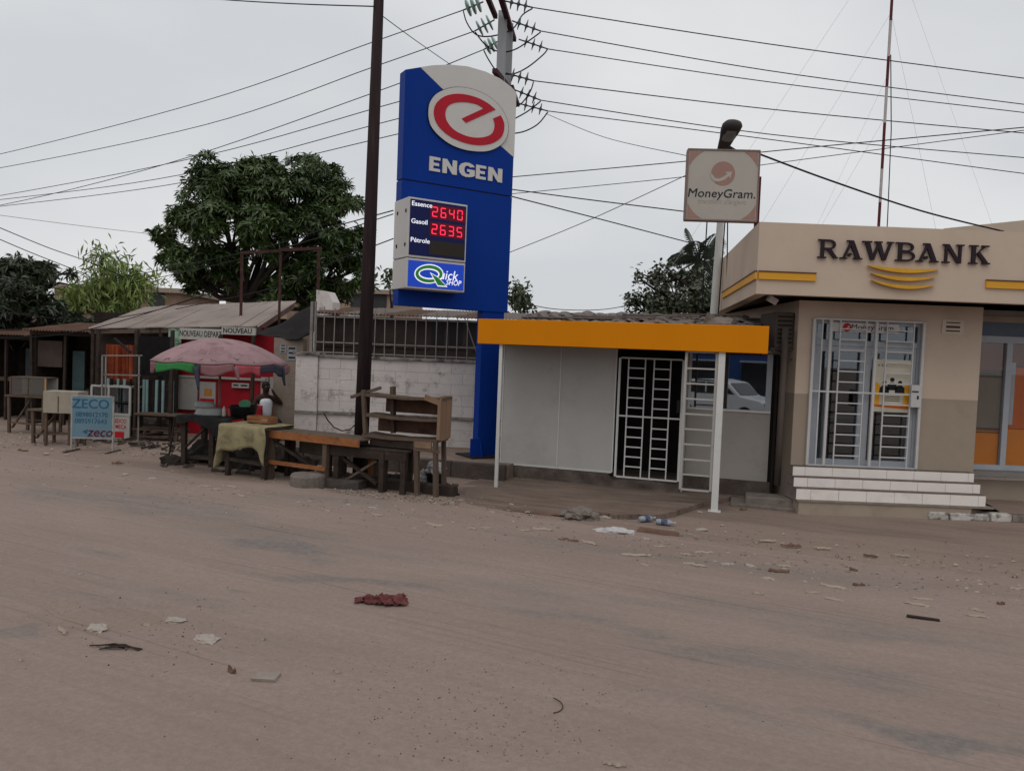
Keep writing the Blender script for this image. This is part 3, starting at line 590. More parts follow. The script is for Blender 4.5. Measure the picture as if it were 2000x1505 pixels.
# recessed side: low board and window
vR = 1.45; rz0 = K.uz(1500, 941, vR)[1]; rzs = K.uz(1430, 800, vR)[1]; rT = fz0+.008; r0 = gu1+.075
bx('low_board', M('pale board', (0.36, 0.335, 0.3), .7, .06, 1.5, (0.22, 0.17, 0.13), .4, 1.3, .55), kiosk, r0, uE-.051, vR, vR+.04, rz0, rzs-.03); bx('board_foot', m_plinth, kiosk, r0, uE, vR-.02, vR+.05, -.15, rz0-.005)
wfr = bx('window_sill', m_post, kiosk, r0, uE-.052, vR-.03, vR+.05, rzs-.029, rzs+.012)
bx('window_frame', m_alu, wfr, uE-.15, uE-.052, vR, vR+.04, rzs+.013, rT); bx('window_frame', m_post, wfr, r0, r0+.05, vR, vR+.04, rzs+.013, rT)
m_kglass = glass('kiosk glass', (0.10, 0.11, 0.13), 0.36)
bx('pane', m_kglass, wfr, r0+.051, uE-.151, vR+.01, vR+.02, rzs+.013, rT-.001)
bx('shaded_gap', m_kin, kiosk, uE+.001, uE+.05, vR-.02, vR+.2, -.1, rT)  # black strip standing in for the shaded gap beside the bank wall
# entrance gate
gate = thing('entrance_gate', 'closed white ladder-barred gate over the dark kiosk doorway', 'gate', K)
gxs = [gu0] + [K.uz(920+x/3.125, 560+600/3.125, vP)[0] for x in (957, 1059, 1113, 1214)] + [gu1]
for i, x in enumerate(gxs):
    w = .04 if i in (0, 5) else .022; bx('upright', m_post, gate, x-w/2, x+w/2, vP-w/2, vP+w/2, gB, gT)
zm = K.uz(1205+20, 812, vP)[1]
for z, h in ((gB, .03), (gT, .03), (zm, .028)): bx('rail', m_post, gate, gxs[0]+.021, gxs[5]-.021, vP-.0145, vP+.0135, z-h/2, z+h/2)
sp_ = (gT-gB)/12.1
for a, b in ((1, 2), (3, 4)):
    for k in range(1, 12):
        z = gT-k*sp_
        if abs(z-zm) > .06: bx('rung', m_post, gate, gxs[a]+.011, gxs[b]-.011, vP-.009, vP+.009, z-.011, z+.011)
hx_, hz_ = K.uz(1326, 792, vP); bx('lock', m_dark, gate, hx_-.035, hx_+.02, vP-.05, vP-.021, hz_-.13, hz_+.1)
m_gpost = M('grey grille paint', (0.4, 0.385, 0.365), .6, .1, 4, (.2, .17, .15), .5, 4, .54)
leaf = thing('side_grille', 'pale rung grille standing between the kiosk gate and the right post', 'grille', K)
lz0 = K.uz(1330, 954, .02)[1]; s0, s1 = K.uz(1336, 800, .02)[0], pr_u-.08
gT = fz0-.03
for x in (s0, s1): bx('upright', m_gpost, leaf, x-.02, x+.02, -.028, .012, lz0, gT+.02)
for z in (lz0+.001, gT+.019): bx('rail', m_gpost, leaf, s0+.021, s1-.021, -.025, .009, z-.016, z+.016)
for k in range(1, 9): bx('rung', m_gpost, leaf, s0+.021, s1-.021, -.02, .004, lz0+k*(gT-lz0)/9-.013, lz0+k*(gT-lz0)/9+.013)
# doorstep
ds = Fr(gnd(1435, 972, -.05).x, gnd(1445, 985, -.05).y, -.06, math.degrees(K.r))
dst = tag(MB().box(0, .82, 0, .5, -.1, .17, .015).build('doorstep', m_conc, bevel=.02), 'worn concrete step between the kiosk post and the bank wall', 'step'); dst.location = ds.o; dst.rotation_euler.z = ds.r
dst2 = tag(MB().box(-.25, .95, -.12, .5, -.1, .05, .015).build('doorstep_slab', m_conc, bevel=.02), 'low concrete slab under the worn step beside the bank wall', 'slab'); dst2.location = ds.o; dst2.rotation_euler.z = ds.r
# roof of loose old tiles
m_slate = M('weathered roof tile', (0.17, 0.14, 0.125), .9, .3, 5, (0.32, 0.27, 0.25), .6, 3, .5, bump=.6, bscale=30, island=.3)
roof = MB().add([(x, v, fz1-.12+.153*(v-.2)+dz) for dz in (-.06, 0) for v in (-.05, 2.9) for x in (fu0+.3, fu1-.1)], [(0, 2, 3, 1), (4, 5, 7, 6), (0, 1, 5, 4), (2, 6, 7, 3), (0, 4, 6, 2), (1, 3, 7, 5)]).build('roof', m_slate, kiosk)
rs = random.Random(3)
proto = []
for k in range(5):
    mb = MB(); n = 6; w, d = .26, .42
    vv = [(w*(i/n-.5)*(1+rs.uniform(-.04, .04)), d*(j-.5), .035*sin(i/n*pi)+rs.uniform(-.006, .006)) for j in (0, 1) for i in range(n+1)]
    vv += [(x, y, z-.014) for x, y, z in vv]; m_ = 2*(n+1)
    ff = [(i, i+1, n+2+i, n+1+i) for i in range(n)]+[(m_+i+1, m_+i, m_+n+1+i, m_+n+2+i) for i in range(n)]+[(i+1, i, m_+i, m_+i+1) for i in range(n)]
    o = mb.add(vv, ff).build('roof_tile', m_slate, roof); proto.append(o)
first = set(); nu = int((fu1-fu0-.55)/.235)
for r in range(7):
    for c in range(nu):
        if rs.random() < .06: continue
        k = rs.randrange(5)
        if k in first: o = proto[k].copy(); COL.objects.link(o)
        else: o = proto[k]; first.add(k)
        v = .03+r*.36; lift = .055*r+.02
        o.location = (fu0+.5+c*.235+(.11 if r % 2 else 0)+rs.uniform(-.02, .02), v+.2, fz1-.085+lift+rs.uniform(-.012, .015))
        o.rotation_euler = (.13+rs.uniform(-.06, .06), rs.uniform(-.1, .1), rs.uniform(-.08, .08))
for i in range(4): MB().bar((fu0+.5+i*.9, .9+.35*i, fz1+.1+.06*i), (fu0+2.2+i*.75, 1.0+.35*i, fz1+.11+.06*i), .09, .03, .01).build('roof_batten', m_slate, roof)
rp_ = K.uz(1385, 633, .3)
MB().add([(rp_[0]-.1, .3, rp_[1]), (rp_[0]+.35, .25, rp_[1]+.02), (rp_[0]+.4, .6, rp_[1]+.12), (rp_[0]+.1, .7, rp_[1]+.16), (rp_[0]-.05, .5, rp_[1]+.22), (rp_[0]-.1, .3, rp_[1]-.02), (rp_[0]+.35, .25, rp_[1]), (rp_[0]+.4, .6, rp_[1]+.1)], [(0, 1, 2, 3), (0, 3, 4), (0, 5, 6, 1), (1, 6, 7, 2)]).build('crumpled_sheet', m_slate, roof)
# air conditioner and pipe on the side of the bank
ac = thing('air_conditioner', 'dark air conditioner unit on brackets beside the yellow fascia end', 'air conditioner', loc=(B.o.x-.02, 13.55, 0))
m_ac = M('dirty shaded casing', (0.11, 0.09, 0.078), .7, .15, 3, (0.08, 0.06, 0.05), .5, 2)  # dirt, plus the shadow the unit hangs in, put into the colour
az = at(1520, 690, 13.6).z; MB().box(-.32, -.0, -.1, .75, az+.1, az+.72).build('casing', m_ac, ac, bevel=.02)
for k in range(7): bx('louvre', m_dark, ac, -.28, -.03, -.115, -.101, az+.18+.075*k, az+.205+.075*k)
for y in (-.05, .65): MB().bar((-.38, y, az+.08), (.02, y, az+.08), .04).bar((-.36, y, az+.06), (.02, y, az-.1), .03).build('bracket', m_ac, ac)
dp = tag(MB().tube([(0, 0, 0), (0, 0, 2.75)], .055, 12).build('drain_pipe', m_ac, smooth=True), 'grey drain pipe between the kiosk window and the bank wall', 'pipe'); dp.location = (at(1518, 940, 13.35).x, 13.35, at(1518, 945, 13.35).z-.02)

# ================================================================== STREET LAMP AND HANGING SIGN
sl = thing('street_lamp', 'street lamp on a white pole standing behind the square MoneyGram sign', 'street lamp', loc=(at(1392, 620, 16.6).x, 16.6, 0))
x0, y0 = sl.location.x, 16.6; tp = at(1408, 420, 16.6); hd = at(1411, 292, 15.6); hd2 = at(1430, 246, 15.0)
MB().tube([(0, 0, 0), (.02, 0, 3), (tp.x-x0, 0, tp.z), (hd.x-x0-.05, hd.y-y0+.5, hd.z)], [.1, .095, .075, .05], 12).build('pole', m_post, sl, True)
c = (hd+hd2)/2; ax = (hd2-hd).normalized()
hm = MB().lathe([(.05, -.42), (.1, -.4), (.125, -.2), (.15, 0), (.19, .2), (.2, .34), (.16, .42), (.05, .46)], n=14).build('lamp_head', M('lamp casing', (0.05, 0.045, 0.045), .5, .2, 4), sl, True)
hm.location = c-Vector((x0, y0, 0)); hm.rotation_euler = ax.to_track_quat('Z', 'Y').to_euler(); hm.scale = (1, .55, 1)
gl_ = MB().lathe([(.13, -.05), (.15, .12), (.15, .28), (.1, .36)], n=14).build('lamp_glass', M('lamp bowl', (0.2, 0.2, 0.2), .2, .1, 4), sl, True); gl_.location = c-Vector((x0, y0, 0))+Vector((0, -.06, -.02)); gl_.rotation_euler = hm.rotation_euler; gl_.scale = (.9, .45, .9)
MB().tube([hd-Vector((x0, y0, 0))+Vector((.1, 0, .05)), hd-Vector((x0, y0, 0))+Vector((.32, 0, -.05))], [.05, .03], 6).build('bracket', m_dark, sl)
for q, (xa, ya, xb, yb) in enumerate(((1381, 430, 1377, 470), (1416, 430, 1408, 505), (1421, 430, 1426, 468))):
    a = at(xa, ya, 16); b = at(xb, yb, 16); o = Vector((x0, y0, 0)); MB().tube([a-o+Vector((0, 0, .6)), a-o, b-o+Vector((0, 0, -1.4))], .014, 5).build('hanging_cable', wirem, sl)
Q = Fr(at(1343, 425, 13.2).x, 13.2, 0, -3.0)
mg = thing('hanging_sign', 'square faded MoneyGram sign on a red post above the bank corner', 'sign', Q)
qa = Q.uz(1345, 292); qb = Q.uz(1481, 297); qc = Q.uz(1341, 427); qd = Q.uz(1478, 431)
qu0, qu1 = (qa[0]+qc[0])/2, (qb[0]+qd[0])/2; qz0, qz1 = (qc[1]+qd[1])/2, (qa[1]+qb[1])/2; qw, qh = qu1-qu0, qz1-qz0
m_face = M('faded sign face', (0.42, 0.39, 0.35), .5, .05, 1.5, (0.4, 0.36, 0.32), .3, 1.6, .55); m_pink = M('faded salmon print', (0.33, 0.2, 0.165), .6, .08, 2); m_sframe = M('sign frame', (0.22, 0.15, 0.135), .6, .15, 4)
bx('panel', m_face, mg, qu0, qu1, 0, .14, qz0, qz1)
for a in ((qu0-.02, qu1+.02, qz1+.001, qz1+.025), (qu0-.02, qu1+.02, qz0-.025, qz0-.001), (qu0-.024, qu0-.001, qz0, qz1), (qu1+.001, qu1+.024, qz0, qz1)): bx('frame', m_sframe, mg, a[0], a[1], -.015, .15, a[2], a[3])
U = lambda x, y: (qu0+x*qw, qz0+y*qh)
for sx, sy in ((0, 0), (1, 0), (0, 1), (1, 1)):
    f = lambda x, y: U(abs(sx-x), abs(sy-y))
    MB().prism([f(.015, .015), f(.21, .015), f(.15, .055), f(.09, .11), f(.045, .17), f(.015, .23)], -.004, -.001).build('corner_print', m_pink, mg)
cc = (.5, .67); MB().prism([U(cc[0]+.17*cos(k*pi/14), cc[1]+.175*sin(k*pi/14)) for k in range(28)], -.004, -.001).build('logo_disc', m_pink, mg)
MB().prism([U(*p) for p in ((.32, .68), (.33, .60), (.38, .55), (.46, .55), (.53, .58), (.585, .635), (.60, .59), (.63, .70), (.52, .69), (.56, .665), (.51, .625), (.45, .595), (.39, .60), (.355, .64))], -.008, -.0045).build('logo_arrow', m_face, mg)
lettering('lettering', 'MoneyGram.', m_ink, mg, qu0+.49*qw, -.004, qz0+.375*qh, .205, .002, shear=.12, sx=1.06)
lettering('faded_lettering', "transfert d'argent", M('ghost print', (0.4, 0.37, 0.34), .6, .05, 3), mg, qu0+.5*qw, -.003, qz0+.265*qh, .115, .0015, shear=.15)
pu = Q.uz(1479, 350)[0]; MB().bar((pu+.05, .1, qz1-.4), (pu+.05, .1, B.uz(1474, 530, 0)[1]-.25), .07, .07).build('post', M('red oxide steel', (0.10, 0.012, 0.015), .6, .25, 5), mg)

# ================================================================== FUEL PYLON
ply = at(779, 592, 14.5); PY = Fr(ply.x, ply.y, 0, 31.0)
pyl = thing('fuel_pylon', 'tall blue ENGEN fuel price pylon with a curved white top', 'pylon', PY)
m_blue = M('pylon blue', (0.005, 0.038, 0.26), .5, .06, .8, (0.01, 0.04, 0.18), .3, 1.2, .55, spec=.06)
m_pwhite = M('pylon white', (0.60, 0.585, 0.56), .45, .05, 1, (0.4, 0.37, 0.34), .35, 1.3, .55); m_pred = M('pylon red', (0.45, 0.014, 0.03), .45, .08, 2)
c4 = lambda x, y, v=0.0: PY.uz(740+x/2.787, 100+y/2.787, v)
topc = [(225, 88), (290, 78), (380, 74), (480, 83), (580, 112), (660, 150), (720, 195), (745, 225)]
pz0 = (c4(85, 1380)[1]+c4(700, 1422)[1])/2; puL = (c4(150, 103)[0]+c4(98, 1380)[0])/2; puR = (c4(745, 225)[0]+c4(702, 1420)[0])/2
prof = [c4(150, 102)]+[c4(*p) for p in topc]; prof = [(max(puL, min(puR, u)), z) for u, z in prof]; prof[0] = (puL, prof[0][1]); prof[-1] = (puR, prof[-1][1])
seam = c4(450, 748)[1]; T = .26
MB().prism([(puL, seam+.012)]+prof+[(puR, seam+.012)], 0, T).build('upper_panel', m_blue, pyl); bx('lower_panel', m_blue, pyl, puL, puR, 0, T, pz0, seam-.012)
bx('seam', m_dark, pyl, puL+.02, puR-.02, .02, T-.02, seam-.011, seam+.011)
wpoly = [prof[1]]+prof[2:]+[(puR, c4(733, 578)[1]), c4(660, 513), c4(350, 210)]
MB().prism(wpoly, -.006, -.001).build('white_corner', m_pwhite, pyl)
MB().prism([(puR+.001, c4(733, 578)[1]), (puR+.001, prof[-1][1]), (puR+.012, prof[-1][1]), (puR+.012, c4(733, 578)[1])], 0, T).build('edge_trim', m_pwhite, pyl)
oval = [(265, 330), (275, 280), (310, 235), (370, 208), (430, 200), (500, 210), (570, 238), (630, 280), (670, 330), (695, 390), (697, 440), (680, 490), (640, 525), (590, 545), (530, 548), (460, 538), (390, 512), (330, 470), (285, 420), (268, 375)]
def smooth_closed(p, n=4):
    o = []; k = len(p)
    for i in range(k):
        a, b, c, d = p[i-1], p[i], p[(i+1) % k], p[(i+2) % k]
        for j in range(n):
            t = j/n; o.append(tuple(.5*(2*b[q]+(c[q]-a[q])*t+(2*a[q]-5*b[q]+4*c[q]-d[q])*t*t+(3*b[q]-a[q]-3*c[q]+d[q])*t**3) for q in (0, 1)))
    return o
ov = [c4(*p) for p in smooth_closed(oval)]; cx0 = sum(p[0] for p in ov)/len(ov); cz0 = sum(p[1] for p in ov)/len(ov)
MB().prism([(cx0+(u-cx0)*1.012+.005, cz0+(z-cz0)*1.012+.005) for u, z in ov], -.03, -.0065).build('oval_rim', m_dark, pyl); MB().prism(ov, -.045, -.0305).build('oval_disc', m_pwhite, pyl)
eo = [(628, 322), (590, 290), (540, 262), (480, 243), (420, 236), (365, 245), (325, 268), (300, 300), (293, 340), (303, 385), (330, 425), (370, 460), (420, 487), (480, 507), (540, 515), (600, 508), (645, 485), (668, 455), (676, 415), (670, 380), (655, 353), (615, 370), (623, 400), (620, 430), (605, 455), (570, 470), (520, 474), (470, 465), (420, 443), (385, 415), (362, 380), (355, 345), (362, 315), (385, 293), (420, 283), (470, 282), (515, 290), (545, 303), (562, 316), (445, 370), (468, 394)]
def smooth_seg(p, n=3):
    o = []
    for i in range(len(p)-1):
        a, b, c, d = p[max(0, i-1)], p[i], p[i+1], p[min(len(p)-1, i+2)]
        for j in range(n):
            t = j/n; o.append(tuple(.5*(2*b[q]+(c[q]-a[q])*t+(2*a[q]-5*b[q]+4*c[q]-d[q])*t*t+(3*b[q]-a[q]-3*c[q]+d[q])*t**3) for q in (0, 1)))
    return o+[p[-1]]
MB().prism([c4(*p) for p in smooth_seg(eo[:21])+smooth_seg(eo[21:39])+eo[39:]], -.056, -.0455).build('emblem', m_pred, pyl)
# bold block lettering
def block(ch):
    t = .27; h = .2
    if ch == 'E': return [[(0, 0), (.92, 0), (.92, h), (.34, h), (.34, .4), (.82, .4), (.82, .6), (.34, .6), (.34, .8), (.92, .8), (.92, 1), (0, 1)]]
    if ch == 'N': return [[(0, 0), (.3, 0), (.3, .56), (.68, 0), (.98, 0), (.98, 1), (.68, 1), (.68, .44), (.3, 1), (0, 1)]]
    if ch == 'G': return [[(1, .78), (.86, .93), (.6, 1.02), (.36, 1), (.14, .88), (.02, .68), (0, .45), (.06, .22), (.2, .06), (.42, -.02), (.66, 0), (.86, .06), (1.0, .14), (1, .56), (.52, .56), (.52, .37), (.68, .37), (.68, .24), (.56, .19), (.44, .22), (.35, .34), (.33, .52), (.37, .7), (.48, .8), (.6, .79), (.7, .71)]]
zb_ = (c4(272, 650)[1]+c4(670, 718)[1])/2; zt_ = (c4(272, 570)[1]+c4(670, 645)[1])/2
for ch, xa, xb in (('E', 272, 336), ('N', 344, 424), ('G', 434, 520), ('E', 527, 586), ('N', 594, 672)):
    ua, ub = c4(xa, 645)[0], c4(xb, 645)[0]; mb = MB()
    for p in block(ch): mb.prism([(ua+x*(ub-ua), zb_+y*(zt_-zb_)) for x, y in p], -.02, -.001)
    mb.build('letter', m_pwhite, pyl)
# price box wrapped round the left edge
bvf = -.40
fa = c4(206, 797, bvf); fb = c4(484, 838, bvf); fc = c4(192, 1120, bvf); fd = c4(470, 1158, bvf); fe = c4(187, 1288, bvf); fg = c4(466, 1316, bvf)
bu0 = (fa[0]+fc[0]+fe[0])/3; bu1 = (fb[0]+fd[0]+fg[0])/3; bzt = (fa[1]+fb[1])/2; bzm = (fc[1]+fd[1])/2; bzb = (fe[1]+fg[1])/2
m_case = M('sign box white', (0.56, 0.545, 0.53), .5, .05, 1.5, (0.38, 0.35, 0.32), .3, 1.5, .55)
d1 = .27
bu0 = min(bu0, puL-.02)
pbx = bx('price_box', m_case, pyl, bu0, bu1, bvf, d1, bzm+.008, bzt, bevel=.01)
bx('shop_box', m_case, pyl, bu0, bu1, bvf+.004, d1, bzb, bzm-.008, bevel=.01)
for y, z in ((-.3, .22), (.1, .22), (-.3, .78), (.1, .78)): bx('bolt', m_dark, pbx, bu0-.012, bu0-.001, y-.02, y+.02, bzm+z*(bzt-bzm)-.03, bzm+z*(bzt-bzm)+.03)
bw, bh = bu1-bu0, bzt-bzm
dpn = bx('display', M('display navy', (0.008, 0.012, 0.09), .3, .05, 2), pyl, bu0+.035, bu1-.03, bvf-.008, bvf-.001, bzm+.05, bzt-.035)
m_led = M('red led', (1.0, 0.03, 0.09), .4, 0, 2, emit=1.1); m_halo = M('led mask', (0.16, 0.008, 0.02), .4, .1, 2); m_lit = M('lit white print', (0.85, 0.87, 0.95), .4, 0, 2, emit=.55)
SEG = {'2': 'abged', '6': 'acdefg', '4': 'bcfg', '0': 'abcdef', '3': 'abcdg', '5': 'acdfg'}
def digit(ch, x, z, w, h):
    t = .16*w; mb = MB(); g = .012
    q = {'a': (x+t*.6, x+w-t*.6, z+h-t, z+h), 'd': (x+t*.6, x+w-t*.6, z, z+t), 'g': (x+t*.6, x+w-t*.6, z+h/2-t/2, z+h/2+t/2), 'b': (x+w-t, x+w, z+h/2+g, z+h-t*.7), 'c': (x+w-t, x+w, z+t*.7, z+h/2-g), 'f': (x, x+t, z+h/2+g, z+h-t*.7), 'e': (x, x+t, z+t*.7, z+h/2-g)}
    for k in SEG[ch]: a = q[k]; mb.box(a[0], a[1], bvf-.016, bvf-.0125, a[2], a[3])
    return mb.build('digit', m_led, dpn)
for row_, (y, s) in enumerate(((.72, '2640'), (.43, '2635'), (.12, ''))):
    z = bzm+y*bh; h = .17*bh
    bx('digit_mask', m_halo if s else M('unlit mask', (0.035, 0.028, 0.022), .4, .1, 2), dpn, bu0+.36*bw, bu1-.05, bvf-.012, bvf-.0085, z-.035, z+h+.035)
    for i, c_ in enumerate(s): digit(c_, bu0+(.39+.143*i)*bw, z, .095*bw, h)
    lettering('lettering', ('Essence', 'Gasoil', 'Pétrole')[row_], m_lit, dpn, bu0+.045*bw, bvf-.0125, z+h+.005, .12, .003, align='LEFT', off=.0008, sx=1.1)
qs_ = bx('shop_display', M('shop blue', (0.015, 0.06, 0.5), .3, .06, 2, emit=.35), pyl, bu0+.035, bu1-.03, bvf-.006, bvf+.003, bzb+.035, bzm-.045)
m_green = M('shop green', (0.04, 0.32, 0.06), .4, .1, 3)
cq = c4(272, 1212, bvf)
def ring(cx, cz, rx, rz, t, tilt=.0, n=28):
    o = [(cx+rx*cos(2*pi*k/n)+tilt*rz*sin(2*pi*k/n), cz+rz*sin(2*pi*k/n)) for k in range(n+1)]; i_ = [(cx+(rx-t)*cos(2*pi*k/n)+tilt*(rz-t)*sin(2*pi*k/n), cz+(rz-t)*sin(2*pi*k/n)) for k in range(n+1)]
    return o, i_
qrx = .27*bw*.9; qrz = qrx*.62
def band(o, i_, y0, y1, name, m):
    n = len(o); mb = MB(); vv = [(p[0], y0, p[1]) for p in o+i_]+[(p[0], y1, p[1]) for p in o+i_]; N2 = 2*n
    ff = []
    for k in range(n-1): ff += [(k, n+k, n+k+1, k+1), (k, k+1, N2+k+1, N2+k), (n+k+1, n+k, N2+n+k, N2+n+k+1)]
    return mb.add(vv, ff).build(name, m, qs_)
band(*ring(cq[0], cq[1], qrx, qrz, .105, .2), bvf-.011, bvf-.0065, 'print', m_lit); band(*ring(cq[0], cq[1], qrx-.02, qrz-.02, .06, .2), bvf-.0145, bvf-.0115, 'print', m_green)
tl = [c4(275, 1203, bvf), c4(320, 1228, bvf), c4(372, 1284, bvf), c4(318, 1280, bvf)]; MB().prism(tl, bvf-.018, bvf-.015).build('print', m_lit, qs_)
MB().prism([(a[0]*.8+.2*sum(p[0] for p in tl)/4, a[1]*.8+.2*sum(p[1] for p in tl)/4) for a in tl], bvf-.0215, bvf-.0185).build('print', m_green, qs_)
tq = c4(376, 1222, bvf); lettering('lettering', 'uick', m_lit, qs_, tq[0], bvf-.009, tq[1]+.0, .25, .002, shear=.2, off=.001, sx=.95)
tq = c4(404, 1262, bvf); lettering('lettering', 'SHOP', m_lit, qs_, tq[0], bvf-.009, tq[1], .14, .002, shear=.2, off=.001, sx=.9)
# stem
su = [PY.uz(x, 800, .05)[0] for x in (934, 976)]; gzp = .285
bx('stem', m_blue, pyl, su[0], su[1], .02, .24, gzp, pz0-.002); bx('base_plate', m_dark, pyl, su[0]-.25, su[1]+.2, -.25, .5, gzp, gzp+.03)
for s in (0, 1): x = su[s]-.004 if s == 0 else su[s]+.004; MB().prism([(0, gzp+.031), (.0, gzp+.031)], 0, 1) if False else MB().add([(x+dx, y, z) for dx in (-.012, .012) for y, z in ((-.2, gzp+.031), (.02, gzp+.031), (.02, gzp+.4), (-.06, gzp+.4))], [(0, 1, 2, 3), (7, 6, 5, 4), (0, 4, 5, 1), (1, 5, 6, 2), (2, 6, 7, 3), (3, 7, 4, 0)]).build('gusset', m_blue, pyl)
bx('gusset_plate', m_blue, pyl, su[0]-.2, su[0]-.02, -.06, -.03, gzp+.031, gzp+.38)
# ================================================================== BLOCK WALL WITH RAILING
wl = at(578, 760, 17.2); wr = at(985, 760, 16.8)
WF = Fr(wl.x, wl.y, .285, math.degrees(math.atan2(wr.y-wl.y, wr.x-wl.x))); WL = WF.uz(985, 760)[0]
m_block = M('whitewashed block', (0.64, 0.59, 0.565), .9, .1, 2, (0.1, 0.08, 0.072), .8, 2.6, .535, bump=.5, bscale=22, island=.07)
m_mortar = M('stained mortar', (0.24, 0.215, 0.19), .95, .3, 3, (0.07, 0.06, 0.05), .8, 2)
wall = thing('block_wall', 'stained white block wall with a square end pillar behind the stalls', 'wall', WF)
wtop = WF.uz(590, 691)[1]; wled = WF.uz(590, 803)[1]; pw1 = WF.uz(621, 750)[0]; wbase = WF.uz(885, 868)[1]-.12
bx('wall_core', m_mortar, wall, pw1, WL, .012, .18, -.3, wtop-.05)
prot = None; bh_ = (wtop-.06-wled-.03)/5; rb_ = random.Random(5)
def blocks(z0, hh, rows, bw=.50):
    for r in range(rows):
        x = pw1+.005-(bw/2 if r % 2 else 0)
        while x < WL-.05:
            a = max(x, pw1+.005); b = min(x+bw, WL); y = rb_.uniform(-.004, .004)
            if b-a > .05: bx('block', m_block, wall, a+.0025, b-.0025, y, .06, z0+r*hh+.0025, z0+(r+1)*hh-.0025, .0012)
            x += bw
blocks(wled+.03, bh_, 5); blocks(wbase-.02, (wled-.03-wbase+.02)/3, 3)
mb = MB()
def ragged(x0, x1, z0, z1, v0, v1, amp=.012):
    n = max(2, int((x1-x0)/.12)); xs = [x0+(x1-x0)*i/n for i in range(n+1)]
    vv = []
    for x in xs:
        d = amp*N(x, 0, 5, 1); e_ = amp*N(x, 3, 7, 2); vv += [(x, v0+d, z0+e_), (x, v0+d, z1+e_*.6), (x, v1, z1), (x, v1, z0)]
    ff = [(4*i+k, 4*i+4+k, 4*i+4+(k+1) % 4, 4*i+(k+1) % 4) for i in range(n) for k in range(4)]+[(0, 1, 2, 3), (4*n+3, 4*n+2, 4*n+1, 4*n)]
    return MB().add(vv, ff)
m_cope = M('blackened coping', (0.3, 0.275, 0.25), .95, .25, 4, (0.035, 0.03, 0.026), .9, 3, .48, bump=.8, bscale=20)
ragged(pw1+.003, WL, wtop-.055, wtop+.01, -.05, .2).build('coping', m_cope, wall); ragged(pw1+.003, WL, wled-.03, wled+.03, -.045, .01).build('ledge', m_cope, wall)
bx('pillar', m_block, wall, 0, pw1, -.06, .3, -.3, wtop-.02, .004); ragged(-.05, pw1+.05, wtop-.019, wtop+.05, -.11, .34).build('pillar_cap', m_cope, wall); ragged(-.03, pw1+.03, wled-.03, wled+.025, -.1, -.061).build('pillar_band', m_cope, wall)
ragged(pw1, WL, -.3, wbase+.02, -.07, .01, .05).build('wall_foot', m_plinth, wall)
fen = thing('railing', 'rusty grey bar railing along the top of the white block wall', 'railing', WF)
m_rail = M('weathered steel', (0.25, 0.235, 0.22), .7, .2, 5, (0.11, 0.06, 0.04), .6, 5, .5)
fr0 = WF.uz(617, 617)[1]; frl = WF.uz(640, 668)[1]
bx('post', m_rail, fen, WF.uz(606, 640)[0]-.03, WF.uz(606, 640)[0]+.03, .06, .12, wtop+.05, WF.uz(608, 588)[1]); bx('post', m_rail, fen, WF.uz(613, 640)[0]-.015, WF.uz(613, 640)[0]+.015, .06, .12, wtop+.05, WF.uz(612, 588)[1])
x = WF.uz(630, 650)[0]; i = 0
while x < WL-.05:
    tp_ = fr0+.17+.03*sin(i*2.3)+(.0 if i % 5 else .05); lean = .012*sin(i*1.7)
    MB().bar((x, .09, wtop+.005), (x+lean, .09, tp_), .018).build('bar', m_rail, fen); x += .232; i += 1
for z in (fr0, frl, wtop+.06): bx('rail', m_rail, fen, WF.uz(614, 650)[0], WL, .101, .112, z-.014, z+.014)
MB().bar((WF.uz(905, 620)[0], .13, fr0+.1), (WF.uz(935, 690)[0], .13, wtop), .02).build('brace', m_rail, fen)
hose = [WF.wor(*(lambda q: (q[0], -.12, q[1]))(WF.uz(px, py, -.12))) for px, py in ((632, 805), (640, 820), (652, 834), (668, 841), (684, 838), (697, 826))]
tag(MB().tube(hose, .014, 6).build('hanging_cable', wirem, smooth=True), 'black cable sagging in a loop across the foot of the white wall', 'cable')
# low masonry building behind the railing
def corrugated(w, d, pitch=.09, amp=.02, n=4):
    k = int(w/pitch*n); mb = MB(); vv = []
    for i in range(k+1):
        x = w*i/k; z = amp*sin(2*pi*x/pitch); vv += [(x, 0, z), (x, d, z), (x, 0, z-.006), (x, d, z-.006)]
    ff = []
    for i in range(k): a = 4*i; b = a+4; ff += [(a, b, b+1, a+1), (b+2, a+2, a+3, b+3), (a, a+2, b+2, b), (a+1, b+1, b+3, a+3)]
    return mb.add(vv, ff)
DB = Fr(at(622, 640, 19.3).x, 19.3, 0, -6)
m_black = M('soot stained masonry', (0.045, 0.034, 0.03), .95, .4, 1.4, (0.13, 0.1, 0.085), .6, 1.8, .58, bump=.7, bscale=12)
m_zinc = M('weathered zinc', (0.2, 0.165, 0.145), .75, .2, 1.5, (0.1, 0.06, 0.045), .6, 1.2, .5); m_zincd = M('rusted zinc', (0.13, 0.075, 0.055), .8, .3, 1.6, (0.22, 0.16, 0.13), .6, 1.5, .52)
dbl = thing('masonry_building', 'dark stained low building with a corrugated roof edge behind the railing', 'building', DB)
dz = DB.uz(700, 618)[1]; dw = DB.uz(1000, 640)[0]
bx('wall', m_black, dbl, -.05, dw, 0, .2, 0, dz)
for k in range(6): bx('wall_band', m_black, dbl, .1+k*.95, .95+k*.95, -.03, -.002, dz-.75+.02*(k % 2), dz-.68+.02*(k % 2), .01)
for k in range(6):
    o = corrugated(.95, 3.2).build('roof_sheet', m_zinc if k % 2 else m_zincd, dbl); o.location = (-.2+k*.92, -.22, dz+.05+.008*(k % 2)); o.rotation_euler = (.1, .0, .01*(k % 3-1))
